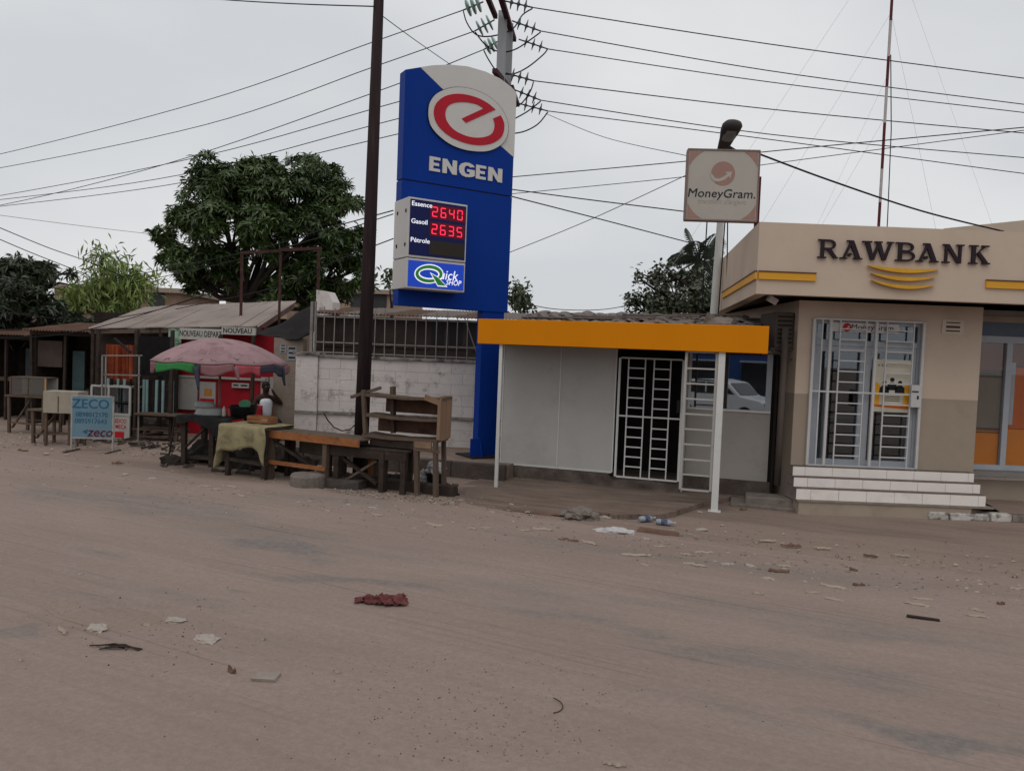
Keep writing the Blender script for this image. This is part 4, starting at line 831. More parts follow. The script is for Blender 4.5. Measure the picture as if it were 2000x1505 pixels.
for px in (855, 890, 925):
    u_, z_ = DB.uz(px, 650); bx('window', m_dark, dbl, u_-.16, u_+.16, -.012, -.001, z_-.3, z_+.25)
cst = Fr(at(617, 600, 20.5).x, 20.5, 0, -25)
o = tag(MB().prism([(0, 1.5), (.55, 1.5), (.55, cst.uz(650, 590)[1]), (.38, cst.uz(632, 570)[1]), (0, cst.uz(617, 566)[1])], 0, .3).build('concrete_stub', m_block), 'broken pale concrete stub rising behind the left end of the railing', 'pillar'); o.location = cst.o; o.rotation_euler.z = cst.r
# mud wall and notices left of the pillar
MF = Fr(at(533, 760, 18.2).x, 18.2, .1, -4); m_mud = M('dirty render', (0.24, 0.195, 0.16), .95, .2, 1.5, (0.1, 0.08, 0.065), .6, 1.6, .53, bump=.5, bscale=15)
mw = thing('rendered_wall', 'dirty tan wall stub between the red stall and the white pillar', 'wall', MF); mwd = MF.uz(582, 760)[0]
bx('wall', m_mud, mw, 0, mwd+.1, 0, .25, -.3, MF.uz(560, 660)[1]); 
for x0, y0, x1, y1, nm in ((562, 676, 579, 704, 'dark notice'), (547, 672, 559, 690, 'pale notice')):
    u0, z1 = MF.uz(x0, y0); u1, z0 = MF.uz(x1, y1); p = tag(bx('notice', M('notice paper', (0.3, 0.31, 0.32), .8, .2, 9, (0.05, 0.05, 0.06), .8, 9, .48), mw, u0, u1, -.012, -.001, z0, z1))
    for k in range(3): bx('print', m_ink, p, u0+.03, u1-.03, -.0155, -.0125, z0+(k+.4)*(z1-z0)/3, z0+(k+.8)*(z1-z0)/3)

# ================================================================== SHACKS ON THE LEFT
m_wood = M('grey old wood', (0.125, 0.09, 0.068), .9, .4, 4, (0.045, 0.032, 0.026), .8, 4, .5, bump=.6, bscale=30, streak=(1, 1, .25)); m_dwood = M('dark wood', (0.045, 0.033, 0.028), .9, .35, 4, (0.1, 0.08, 0.065), .5, 5, .55, bump=.6, bscale=30)
m_paleb = M('pale board paint', (0.42, 0.41, 0.38), .8, .1, 2, (0.22, 0.18, 0.15), .5, 2, .53); m_stred = M('stall red', (0.34, 0.012, 0.022), .6, .15, 2, (0.16, 0.01, 0.015), .5, 1.5, .55); m_cloth_b = M('black netting', (0.012, 0.011, 0.012), .95, .3, 6)
m_rcloth = M('rust cloth', (0.3, 0.07, 0.03), .9, .3, 2, (0.12, 0.03, 0.02), .6, 3, .5); m_turq = M('turquoise paint', (0.2, 0.3, 0.3), .7, .2, 4, (0.1, 0.12, 0.12), .5, 4, .5)
SA = Fr(at(330, 700, 20.0).x, 20.0, 0, -6); Lu = lambda px, py, v=0.0: SA.uz(px, py, v)
red = thing('red_stall', 'red painted street stall with NOUVEAU DEPART boards behind the pink parasol', 'stall', SA)
ru1 = Lu(536, 700)[0]; rz1 = Lu(440, 637)[1]; rzb = Lu(400, 735)[1]
bx('wall', m_stred, red, .28, ru1, .02, .1, -.2, rz1)
vN = -1.2
u0, z1 = Lu(330, 641, vN); u1, z0 = Lu(353, 690, vN); g_ = bx('painted_panel', M('green foliage paint', (0.25, 0.38, 0.27), .8, .3, 6, (0.02, 0.06, 0.03), .95, 7, .47), red, u0, u1, vN-.02, vN+.018, z0, z1)
u0, z1 = Lu(352, 640, vN); u1, z0 = Lu(434, 665, vN); sb = bx('name_board', m_paleb, red, u0, u1, vN-.03, vN+.018, z0, z1); lettering('lettering', 'NOUVEAU DEPART', m_ink, sb, (u0+u1)/2-.0, vN-.032, (z0+z1)/2, .2, .003, sx=.62, off=.001)
u0, z1 = Lu(434, 638, vN); u1, z0 = Lu(500, 655, vN); sb = bx('name_board', m_paleb, red, u0+.005, u1, vN-.04, vN+.016, z0, z1); lettering('lettering', 'NOUVEAU', m_ink, sb, u0+.04, vN-.042, (z0+z1)/2, .17, .003, align='LEFT', sx=.9, off=.002)
u0, z1 = Lu(350, 737); u1, z0 = Lu(386, 800); bx('white_board', m_paleb, red, u0, u1, -.05, .015, z0, z1); u2 = Lu(535, 740)[0]
bx('counter_rail', m_paleb, red, u0, u2-.2, -.07, .01, z1+.01, z1+.07)
u0, z1 = Lu(391, 745); u1, z0 = Lu(421, 790); c_ = bx('poster', m_paleb, red, u0, u1, -.02, .015, z0, z1); bx('print', M('cup print', (.5, .22, .05), .6, .2, 5), c_, u0+.13, u1-.1, -.026, -.021, z0+.22, z0+.4); bx('print', m_red, c_, u0+.02, u1-.02, -.026, -.021, z0+.08, z0+.15)
for xa, xb in ((510, 524), (527, 533)): u0, z1 = Lu(xa, 736); u1, z0 = Lu(xb, 765); bx('stripe', m_paleb, red, u0, u1, -.01, .015, z0-.4, z1)
u0, z1 = Lu(455, 747); u1, z0 = Lu(488, 758); s_ = bx('small_board', m_paleb, red, u0, u1, -.06, -.03, z0, z1); bx('print', m_ink, s_, u0+.04, u0+.18, -.066, -.061, z0+.05, z1-.04); bx('print', m_ink, s_, u0+.24, u1-.04, -.066, -.061, z0+.05, z1-.04)
# big corrugated roof over it
RFa, RFb = at(172, 641, 19.4), at(500, 637, 19.0); RBa, RBb = at(283, 600, 25), at(577, 588, 24)
mrk = thing('market_roof', 'wide weathered corrugated roof on thin posts over the market stalls', 'roof', loc=(0, 0, 0))
NS = 9
for k in range(NS):
    t0, t1 = k/NS, (k+1)/NS+.008; a, b = RFa.lerp(RFb, t0), RFa.lerp(RFb, t1); c, d = RBa.lerp(RBb, t0), RBa.lerp(RBb, t1); mb = MB(); n = 40; vv = []; up_ = .012*(k % 2)
    for i in range(n+1):
        s_ = i/n; z = .022*sin(i*pi/2)+up_; p = a.lerp(b, s_); q = c.lerp(d, s_); vv += [(p.x, p.y+.05*(k % 3), p.z+z), (q.x, q.y, q.z+z), (p.x, p.y+.05*(k % 3), p.z+z-.008), (q.x, q.y, q.z+z-.008)]
    ff = []
    for i in range(n): e = 4*i; f = e+4; ff += [(e, f, f+1, e+1), (f+2, e+2, e+3, f+3), (e, e+2, f+2, f), (e+1, f+1, f+3, e+3)]
    mb.add(vv, ff).build('roof_sheet', M('pale zinc', (0.44, 0.375, 0.34), .7, .15, 1.0, (0.2, 0.14, 0.115), .6, 1.1, .53, streak=(1.5, .3, 1)), mrk)
for t in (.02, .3, .43, .98): p = RFa.lerp(RFb, t); MB().bar((p.x, p.y+.1, -.1), (p.x, p.y+.1, p.z-.03), .08, .08, .01).build('post', m_dwood, mrk)
p, q = RFa, RFb; MB().bar((p.x, p.y+.1, p.z-.08), (q.x, q.y+.1, q.z-.08), .06, .1, .01).build('eave_beam', m_wood, mrk); p, q = RFb, RBb; MB().bar((p.x-.05, p.y, p.z-.12), (q.x-.05, q.y, q.z-.12), .04, .2, .01).build('verge_board', m_zincd, mrk)
p, q = at(185, 640, 24.6), at(560, 630, 24.2); MB().bar((p.x, p.y, 1.6), (q.x, q.y, 1.6), .1, 3.2).build('rear_wall', m_dwood, mrk)
# black tarpaulin
ta = [at(486, 652, 18.8), at(617, 588, 18.4), at(617, 646, 17.9), at(545, 660, 18.2)]
n = 10; vv = []
for j in range(n+1):
    for i in range(n+1):
        a = ta[0].lerp(ta[1], i/n); b = ta[3].lerp(ta[2], i/n); p = a.lerp(b, j/n); p.z += .06*N(i*.4, j*.4, 1.2, 3)-.12*sin(pi*i/n); vv.append(tuple(p))
ff = [(j*(n+1)+i, j*(n+1)+i+1, (j+1)*(n+1)+i+1, (j+1)*(n+1)+i) for j in range(n) for i in range(n)]
o = tag(MB().add(vv, ff).build('tarpaulin', M('black tarpaulin', (0.018, 0.015, 0.015), .7, .3, 3), smooth=True), 'black tarpaulin slung from the railing post to the red stall', 'tarpaulin'); sd = o.modifiers.new('s', 'SOLIDIFY'); sd.thickness = .01
# rusty frame of posts above the roof
rf = thing('rusty_frame', 'rusty steel goalpost frame sticking up through the market roof', 'frame', loc=(0, 0, 0))
for px, py, pb2 in ((473, 497, 640), (548, 486, 640), (623, 484, 600)):
    t_ = at(px, py, 21); b_ = at(px-2, pb2, 21); MB().bar((b_.x, 21, 0), (t_.x, 21, t_.z), .058, .058, .006).build('post', M('rusty steel', (0.065, 0.03, 0.026), .85, .3, 5, (0.14, 0.085, 0.065), .5, 4, .55), rf)
a, b = at(470, 494, 21), at(545, 490, 21); MB().bar(a, b, .06, .07).build('beam', MATS['rusty steel'], rf); a, b = at(545, 488, 21), at(628, 485, 21); MB().bar(a, b, .07, .08).build('beam', MATS['rusty steel'], rf)

# open shacks farther left
def shack(name, label, x0, x1, ytop, ybase, Y, deg, wall_m, roof_m, rise=.5, parts=()):
    f = Fr(at(x0, ybase, Y).x, Y, 0, deg); r = thing(name, label, 'shack', f); w = f.uz(x1, ybase)[0]; h = f.uz((x0+x1)/2, ytop)[1]
    bx('rear_wall', wall_m, r, 0, w, 1.6, 1.66, -.1, h+.2); bx('side_wall', wall_m, r, 0, .05, .1, 1.59, -.1, h); bx('side_wall', wall_m, r, w-.05, w, .1, 1.59, -.1, h)
    k = max(2, int(w/.9))
    for i in range(k+1): x = .04+(w-.08)*i/k; MB().bar((x, 0, -.1), (x+random.uniform(-.04, .04), 0, h), .07, .07, .01).build('post', m_dwood, r)
    for i in range(k): o = corrugated(w/k+.06, 2.2).build('roof_sheet', roof_m, r); o.location = (w*i/k-.02, -.35, h+.02+.01*(i % 2)); o.rotation_euler.x = rise
    bx('beam', m_dwood, r, 0, w, -.05, .03, h-.1, h-.02)
    for (a, b, z0, z1, y, m, nm) in parts: bx(nm, m, r, w*a, w*b, y, y+.04, h*z0, h*z1)
    return f, r, w, h
shack('market_shack', 'dark open shack under the large tree at the far left edge', -40, 62, 655, 815, 21.5, -8, m_dwood, m_zincd, .12, ((.1, .4, .45, .5, .4, m_wood, 'shelf'), (.5, .95, .3, .34, .3, m_wood, 'shelf'), (.45, .7, 0, .85, .8, M('grey blue board', (.07, .09, .1), .8, .3, 3), 'door')))
shack('market_shack', 'dark boarded shack with a narrow teal door left of the open stall', 60, 190, 648, 822, 20.6, -8, m_dwood, m_zincd, .12, ((.5, .68, .12, .8, .3, M('dark teal board', (.055, .085, .09), .8, .3, 3), 'door'), (.05, .42, .62, .9, .1, M('brown shutter', (.07, .05, .042), .8, .3, 3), 'shutter'), (.1, .4, .28, .33, .05, m_wood, 'shelf'), (.78, .99, 0, .4, .1, m_dwood, 'counter')))
C3 = Fr(at(188, 818, 18.4).x, 18.4, 0, -8); c3 = thing('open_stall', 'open stall with rust coloured cloth and black netting under the corrugated roof', 'stall', C3); cw = C3.uz(345, 800)[0]
def c3box(nm, m, x0, y0, x1, y1, v, d=.05):
    u0, z1 = C3.uz(x0, y0, v); u1, z0 = C3.uz(x1, y1, v); return bx(nm, m, c3, u0, u1, v, v+d, z0, z1)
mb = MB(); u0, z1 = C3.uz(208, 672, .5); u1, z0 = C3.uz(266, 745, .5); n = 26
vv = [(u0+(u1-u0)*i/n, .5+.06*sin(i*1.1)+.03*sin(i*2.7), z) for z in (z0, z1) for i in range(n+1)]
mb.add(vv, [(i, i+1, n+2+i, n+1+i) for i in range(n)]).build('hanging_cloth', m_rcloth, c3).modifiers.new('s', 'SOLIDIFY').thickness = .01
c3box('netting', m_cloth_b, 264, 655, 332, 735, .45, .02); c3box('back_board', m_dwood, 186, 650, 345, 815, 1.5, .05)
for px in (190, 264, 334): u_, _ = C3.uz(px, 800); MB().bar((u_, 0, -.1), (u_, 0, C3.uz(px, 645)[1]), .07, .07, .01).build('post', m_dwood, c3)
for k in range(22):
    px = 205+k*6.3
    if 228 < px < 262 and k % 2: continue
    u_, z1 = C3.uz(px, 738+.04*(px-200), .1); z0 = C3.uz(px, 806, .1)[1]
    if k % 4 == 3: continue
    bx('picket', (m_cloth_b if k % 3 == 2 else m_turq) if k % 5 else m_dwood, c3, u_-.03, u_+.03, .1, .12, z0, z1, .006)
for y in (748, 792): u0, z_ = C3.uz(200, y, .13); u1, _ = C3.uz(344, y, .13); bx('rail', m_dark, c3, u0, u1, .125, .16, z_-.025, z_+.025)
c3box('counter', m_wood, 262, 806, 345, 814, -.3, .5); MB().bar((C3.uz(212, 660)[0], .2, C3.uz(212, 660)[1]), (C3.uz(245, 688)[0], .2, C3.uz(245, 688)[1]), .05).build('brace', m_dark, c3)
mf_ = thing('pipe_stand', 'white pipe display frame standing in front of the rust cloth', 'frame', loc=(0, 0, 0))
P3 = lambda px, py: tuple(at(px, py, 18.0))
for a, b in (((199, 694), (278, 694)), ((200, 694), (199, 800)), ((207, 694), (206, 800)), ((272, 694), (270, 870)), ((203, 731), (274, 733))): MB().bar(P3(*a), P3(*b), .03).build('pipe', m_rail, mf_)
# repair cabinet with lettering
CB = Fr(gnd(176, 853).x, gnd(176, 853).y, 0, -8); cb = thing('repair_cabinet', 'small white framed cabinet with red lettered lower panel behind the blue ZECO sign', 'cabinet', CB)
cu1 = CB.uz(254, 850)[0]; cz = CB.uz(215, 756)[1]; bx('lower_panel', m_paleb, cb, .02, cu1-.02, 0, .04, .0, cz*.45); bx('rear_panel', m_dwood, cb, .02, cu1-.02, .5, .53, .0, cz); bx('top', m_paleb, cb, 0, cu1, 0, .53, cz, cz+.04)
for x in (.02, cu1*.45, cu1-.02): bx('frame_upright', m_paleb, cb, x-.025, x+.025, -.01, .03, cz*.452, cz-.001)
bx('frame_rail', m_paleb, cb, 0, cu1, -.012, .028, cz*.452, cz*.50); bx('pane', m_glass, cb, .05, cu1-.05, .005, .01, cz*.505, cz-.002); bx('shelf', m_wood, cb, .03, cu1-.03, .05, .48, cz*.7, cz*.72)
lettering('lettering', 'REDCO\nS MECA', m_red, cb, cu1*.73, -.003, cz*.29, .135, .002, sx=.8, off=.001)
bx('print', m_red, cb, cu1*.62, cu1*.85, -.006, -.001, cz*.02, cz*.14)
# the ZECO board
Z = Fr(gnd(137, 881).x, gnd(137, 881).y, 0, 4); zc_ = thing('zeco_board', 'blue ZECO pavement board on thin legs near the road edge', 'sign', Z)
zw = Z.uz(221, 878)[0]; zz1 = Z.uz(180, 775)[1]; zz0 = Z.uz(180, 854)[1]
bx('panel', M('zeco blue', (0.14, 0.235, 0.29), .7, .12, 2, (0.2, 0.26, 0.3), .5, 2.5, .55), zc_, .03, zw-.03, 0, .03, zz0, zz1)
m_frm = M('steel frame white', (0.36, 0.34, 0.33), .6, .2, 4, (0.12, 0.08, 0.07), .6, 5, .52)
for x in (.015, zw-.015): MB().bar((x, .015, 0), (x, .015, zz1+.02), .03).build('leg', m_frm, zc_); MB().bar((x-.02, -.25, .015), (x+.03, .3, .015), .04, .03).build('foot', m_wood, zc_)
for z in (zz0-.016, zz1+.016): bx('frame_rail', m_frm, zc_, .031, zw-.031, 0, .03, z-.015, z+.015)
MB().bar((.03, .2, .02), (.03, .03, zz0+.1), .02).build('strut', m_frm, zc_)
m_zb = M('zeco letter blue', (0.03, 0.12, 0.22), .6, .2, 4); zh = zz1-zz0
lettering('lettering', 'ZECO', m_zb, zc_, zw*.46, -.004, zz0+.82*zh, .27, .002, sx=1.05, off=.002); lettering('lettering', '0898012170', m_zb, zc_, zw*.49, -.004, zz0+.56*zh, .145, .002, sx=.9); lettering('lettering', '0895917643', m_zb, zc_, zw*.47, -.004, zz0+.40*zh, .145, .002, sx=.9)
lettering('lettering', 'zeco', M('maroon paint', (0.14, 0.012, 0.03), .6, .2, 4), zc_, zw*.68, -.004, zz0+.13*zh, .27, .002, shear=.25, sx=1.0, off=.002)
MB().prism([(zw*.27, zz0+.14*zh), (zw*.4, zz0+.2*zh), (zw*.38, zz0+.08*zh)], -.004, -.001).build('print', m_zb, zc_)
# tables at the far left
def trestle(name, label, cat, f, w, d, h, m, brace=True, top=.04, legs=.06, grp=None, mtop=None, cross=True):
    r = thing(name, label, cat, f, grp)
    nb = max(2, int(d/.17))
    for i in range(nb): bx('plank', mtop or m, r, -.06, w+.06, d*i/nb+.004, d*(i+1)/nb-.004, h-top, h+random.uniform(-.004, .004), .006)
    for x in (.05, w-.05):
        for y in (.05, d-.05): MB().bar((x, y, -.05), (x+random.uniform(-.03, .03), y, h-top-.001), legs, legs, .006).build('leg', m, r)
    if cross:
        for y in (.05, d-.05): MB().bar((.085, y, h*.28), (w-.085, y, h*.28+random.uniform(-.04, .04)), .05, .04, .006).build('stretcher', m, r)
    if brace: MB().bar((.09, .05+legs*.7, .12), (w*.6, .05+legs*.7, h-top-.02), .05, .03, .004).build('brace', m, r)
    return r
T1 = Fr(gnd(-10, 848).x, gnd(20, 845).y, 0, -6); tw1 = T1.uz(85, 848)[0]; th1 = T1.uz(40, 772)[1]; trestle('wooden_table', 'rough wooden table carrying the glass display case at far left', 'table', T1, tw1, .7, th1, m_wood)
gcs = thing('display_case', 'framed glass display case on the wooden table at far left', 'display case', loc=T1.wor(T1.uz(13, 772)[0], .1, th1+.004), rz=T1.r); gw = T1.uz(84, 770)[0]-T1.uz(13, 772)[0]; gh = .42
bx('rear_panel', m_paleb, gcs, 0, gw, .4, .42, 0, gh); bx('floor', m_wood, gcs, 0, gw, 0, .4, 0, .02); bx('top', m_wood, gcs, 0, gw, 0, .42, gh, gh+.02)
for x in (.015, gw*.5, gw-.015): bx('upright', m_wood if x < gw*.9 else M('yellow wood', (.4, .26, .12), .8, .2, 5), gcs, x-.018, x+.018, -.01, .02, .021, gh-.001)
for a, b in ((.034, gw*.5-.019), (gw*.5+.019, gw-.034)): bx('pane', glass('case glass', (.5, .52, .47), .2), gcs, a, b, 0, .006, .021, gh-.001)
cbx = tag(bx('beige_counter', M('beige board', (.34, .3, .24), .8, .12, 3, (.2, .16, .12), .5, 2, .53), None, 0, at(152, 800, 16.6).x-at(84, 800, 16.6).x, 0, .4, at(100, 806, 16.6).z, at(110, 764, 16.6).z), 'beige board counter between the display case and the ZECO board', 'counter'); cbx.location = (at(84, 800, 16.6).x, 16.6, 0)
mbx = MB(); w_ = at(152, 800, 16.6).x-at(84, 800, 16.6).x; z_ = at(100, 806, 16.6).z
for x in (.04, w_-.04): mbx = MB().bar((x, .05, 0), (x, .05, z_-.001), .05).build('leg', m_wood, cbx); MB().bar((x, .35, 0), (x, .35, z_-.001), .05).build('leg', m_wood, cbx)
bx('panel_joint', m_wood, cbx, w_*.42, w_*.45, -.006, -.001, z_+.02, z_+.36)
T2 = Fr(gnd(58, 866).x, gnd(58, 866).y, 0, -4); tw2 = T2.uz(138, 866)[0]; trestle('wooden_bench', 'low rickety wooden bench left of the blue ZECO board', 'bench', T2, tw2, .5, T2.uz(90, 800)[1], m_wood)
T3 = Fr(gnd(262, 858).x, gnd(262, 858).y, 0, -6); tw3 = T3.uz(345, 858)[0]; trestle('wooden_bench', 'low plank bench between the cabinet and the black parasol table', 'bench', T3, tw3, .5, T3.uz(300, 838)[1], m_wood)
T4 = Fr(gnd(255, 840).x, gnd(255, 840).y, 0, -6); trestle('wooden_bench', 'grey plank bench in front of the turquoise pickets', 'bench', T4, T4.uz(345, 840)[0], .4, T4.uz(300, 812)[1], m_wood, False)
rb2 = random.Random(9)
for k, (px, py) in enumerate(((275, 832), (318, 835), (338, 826))):
    c = gnd(px, py); o = tag(MB().lathe([(.02, 0), (.2, .02), (.22, .2), (.16, .3), (.03, .33)], n=9, jit=.03).build('stone_block', m_conc), ('grey stone left under the plank bench', 'grey stone in the middle under the plank bench', 'grey stone right of the plank bench beside the black table')[k], 'stone'); o.location = c; o.scale = (1, .8, .7)
# ================================================================== STALLS AT THE ROAD EDGE
def cloth_mesh(nx, ny, f):
    vv = [f(i/nx, j/ny) for j in range(ny+1) for i in range(nx+1)]
    return MB().add(vv, [(j*(nx+1)+i, j*(nx+1)+i+1, (j+1)*(nx+1)+i+1, (j+1)*(nx+1)+i) for j in range(ny) for i in range(nx)])
# parasol
uc = at(430, 690, 15.2); uz_ = at(430, 706, 15.2).z
um_ = thing('parasol', 'faded pink parasol with a ragged green and blue edge over the black table', 'parasol', loc=(uc.x, 15.2, 0))
RU = 1.30; HU = at(430, 659, 15.2).z-uz_-.02; NR = 9; a0 = .35
def ucan(t, r):
    a = a0+2*pi*t*NR/NR; k = t*NR % 1; sc = 1-.05*sin(pi*k)*r**2
    dip = -.05*sin(pi*k)*r*(1-r*.4)
    return (RU*r*sc*cos(a), RU*r*sc*sin(a), uz_+HU*(1-r**2.0)+dip*1.0+.012*N(cos(a)*r*4, sin(a)*r*4, 1.3, 2)*r)
m_pink_c = M('faded pink canvas', (0.315, 0.2, 0.21), .9, .2, 2.4, (0.13, 0.088, 0.092), .7, 3.0, .53, bump=.3, bscale=12)
mb = cloth_mesh(NR*8, 12, lambda i, j: ucan(i, max(.004, j))); o = mb.build('canopy', m_pink_c, um_, True); o.modifiers.new('s', 'SOLIDIFY').thickness = .006
vcol = {0: m_pink_c, 1: m_pink_c, 2: m_pink_c}
m_ug = M('parasol green', (0.04, 0.21, 0.06), .8, .2, 3, (0.25, 0.33, 0.26), .5, 3, .55); m_ub = M('parasol blue', (0.05, 0.052, 0.08), .85, .2, 3); m_ur = M('parasol red', (0.42, 0.09, 0.11), .85, .15, 3); m_ud = M('parasol dull', (0.26, 0.13, 0.14), .9, .2, 3, (.12, .07, .07), .6, 3, .5)
rv = random.Random(4)
def valance(k, t0, t1, m, h, nm='valance'):
    def f(i, j):
        t = t0+(t1-t0)*i; x, y, z = ucan(t, 1.0); q = 1.012+.014*sin(i*9+k); return (x*q, y*q, z-.012-j*h*(1+.25*sin(i*5.1+k*2)))
    o = cloth_mesh(12, 4, f).build(nm, m, um_, True); o.modifiers.new('s', 'SOLIDIFY').thickness = .004
def ang(px):   # angle of the near rim point seen at that column
    x = max(-.999, min(.999, (at(px, 725, 14.4).x-uc.x)/(RU*.98))); return ((-math.acos(x)-a0)/(2*pi)) % 1
tb = [ang(px) for px in (300, 313, 400, 410, 468, 507, 541, 556)]
for k, m in enumerate((m_ud, m_ug, m_ub, m_ud, m_ur, m_ub, m_ud)):
    t0, t1 = tb[k], tb[k+1]
    if t1 < t0: t1 += 1
    if abs(t1-t0) < .5: valance(k, t0+.001, t1-.001, m, (.17, .15, .3, .17, .17, .17, .16)[k])
for k in range(5): valance(k+10, k/10+.0-a0/(2*pi)+.01, (k+1)/10-a0/(2*pi)-.002, (m_ud, m_ur, m_ud, m_ug, m_ud)[k], .16)
MB().tube([(.02, 0, -.05), (.0, 0, uz_+HU-.02)], .024, 10).build('pole', M('parasol pole', (.22, .14, .12), .6, .2, 4), um_, True); MB().lathe([(.02, 0), (.05, .02), (.02, .1)], (0, 0, uz_+HU-.01), 8).build('finial', m_dark, um_)
for k in range(NR):
    x, y, z = ucan(k/NR, 1.0); MB().tube([(0, 0, uz_+HU-.05), (x*.5, y*.5, uz_+HU*.72), (x*.98, y*.98, z-.015)], .007, 5).build('rib', m_dark, um_)
for px, L_, m in ((403, .42, m_ub), (470, .22, m_ud), (546, .34, m_ub)):
    t = ang(px); x, y, z = ucan(t, 1.02); o = cloth_mesh(2, 6, lambda i, j: (x+(i-.5)*.1*(1-.6*j)+.06*j, y-.02, z-.03-L_*j)).build('hanging_tatter', m, um_, True); o.modifiers.new('s', 'SOLIDIFY').thickness = .004
rst = random.Random(8)
for k in range(11):   # coarse dark stitches holding the patched cloth
    t = ang(rst.uniform(320, 545)); r_ = rst.choice((.88, .91, .93, .9)); x, y, z = ucan(t, r_); x2, y2, z2 = ucan(t+rst.uniform(-.012, .012), r_+.045); MB().bar((x, y, z+.006), (x2, y2, z2+.008), .012, .006).build('stitch', m_dark, um_)
for k in range(3):
    t0 = ang(rst.uniform(340, 530)); r_ = rst.uniform(.35, .8); o = cloth_mesh(5, 5, lambda i, j: (lambda p: (p[0], p[1], p[2]+.007))(ucan(t0+(i-.5)*rst.uniform(.045, .055), r_+(j-.5)*.14))).build('patch', M('parasol patch', (.27, .165, .175), .95, .2, 4, (.15, .09, .095), .6, 5, .5), um_, True)
# black table with its load
F1 = Fr(gnd(352, 908).x, gnd(352, 908).y, 0, -12); w1 = F1.uz(448, 905)[0]; h1 = F1.uz(395, 812)[1]
bt = thing('black_table', 'black wooden table hung with dark sheeting under the pink parasol', 'table', F1)
m_sheet = M('black sheeting', (0.016, 0.015, 0.016), .55, .3, 3, (0.05, 0.045, 0.042), .5, 3, .55)
for k in range(4): bx('plank', m_dwood, bt, -.04, w1+.04, k*.2+.003, k*.2+.197, h1-.05, h1-.012)
for x, y in ((.05, .05), (w1*.62, .05), (w1-.05, .7), (.05, .7), (w1-.04, .04)): MB().bar((x, y, -.04), (x-.02, y, h1-.051), .09, .09, .008).build('leg', m_dwood, bt)
o = cloth_mesh(20, 8, lambda i, j: (-.08+(w1+.16)*i, -.05-.02*sin(i*14), h1-.005-j*(.14+.35*sst(.45, .8, i)*(1-sst(.86, 1, i))+.04*sin(i*17)))).build('sheeting', m_sheet, bt, True); o.modifiers.new('s', 'SOLIDIFY').thickness = .006
bx('sheeting_top', m_sheet, bt, -.06, w1+.06, -.045, .82, h1-.011, h1-.002)
MB().bar((.08, .04, .35), (w1*.6, .04, h1-.1), .06, .03).build('brace', m_dwood, bt); bx('shelf', m_dwood, bt, .1, w1-.1, .1, .7, .12, .16)
pot = F1.wor(F1.uz(395, 806)[0]-.02, .3, h1)
tub = tag(MB().lathe([(.30, 0), (.31, .015), (.30, .03), (.27, .10), (.25, .13), (.02, .14)], n=24).build('plastic_tub', M('cloudy grey plastic', (0.27, 0.28, 0.27), .35, .1, 3, (.36, .37, .36), .5, 4, .52), smooth=True), 'upturned cloudy grey plastic tub on the black table', 'tub'); tub.location = pot; tub.scale = (1, .7, 1)
tub2 = tag(MB().lathe([(.2, 0), (.21, .02), (.17, .12), (.02, .125)], n=20).build('plastic_tub', MATS['cloudy grey plastic'], smooth=True), 'smaller grey plastic tub lying on the larger upturned tub', 'tub'); tub2.location = pot+Vector((-.14, .05, .14)); tub2.scale = (1, .7, .9)
bas = tag(MB().lathe([(.15, 0), (.22, .02), (.27, .2), (.275, .21), (.255, .2), (.2, .04), (.02, .03)], n=22).build('black_basin', M('black plastic', (0.014, 0.014, 0.016), .4, .2, 4), smooth=True), 'wide black basin at the right end of the black table', 'basin'); bl_ = F1.wor(F1.uz(455, 815)[0], .35, h1); bas.location = bl_
tag(MB().box(-.2, .25, -.1, .3, -.02, 0).build('basin_board', m_dwood, None), 'dark board carrying the black basin beside the parasol table', 'board').location = bl_-Vector((0, 0, .001))
gb = tag(MB().lathe([(.06, 0), (.11, .02), (.145, .11), (.15, .12), (.13, .115), (.1, .03), (.02, .025)], n=18).build('green_bowl', M('green plastic', (0.09, 0.26, 0.15), .5, .15, 4), smooth=True), 'tilted green plastic bowl in the black basin', 'bowl'); gb.location = bl_+Vector((.05, -.05, .19)); gb.rotation_euler = (.7, .2, 0); gb.scale = (.75, .75, .75)
for k, (px, c_, lab) in enumerate(((426, (.5, .45, .4), 'small white topped bottle standing by the parasol pole'), (437, (.35, .05, .05), 'small red bottle standing right of the parasol pole'))):
    o = thing('small_bottle', lab, 'bottle', loc=F1.wor(F1.uz(px, 800)[0], .2, h1)); MB().lathe([(.035, 0), (.038, .02), (.038, .13), (.015, .17), (.015, .19)], n=12).build('body', M('bottle plastic %d' % k, c_, .3, .1, 4), o, True); MB().lathe([(.018, .19), (.018, .215)], n=10).build('cap', m_red, o)
# table under the ochre cloth
F2 = Fr(gnd(436, 928).x, gnd(436, 928).y, 0, -24); w2 = F2.uz(516, 930)[0]; h2 = F2.uz(455, 829)[1]
ct = thing('cloth_table', 'wooden table under an ochre cloth right of the black parasol table', 'table', F2); D2 = .72
bx('table_top', m_wood, ct, -.03, w2+.02, 0, D2, h2-.05, h2-.01)
for x, y in ((.05, .06), (w2-.05, .06), (.05, D2-.06), (w2-.05, D2-.06)): MB().bar((x, y, -.04), (x, y, h2-.051), .08, .08, .008).build('leg', m_dwood, ct)
MB().bar((.1, .06, .3), (w2-.1, .06, .27), .05, .06).build('stretcher', m_dwood, ct); bx('under_shelf', m_dwood, ct, .08, w2-.08, .12, D2-.1, .26, .3)
m_ochre = M('ochre cloth', (0.28, 0.24, 0.14), .95, .2, 2.2, (0.1, 0.085, 0.055), .65, 4, .5, bump=.4, bscale=9)
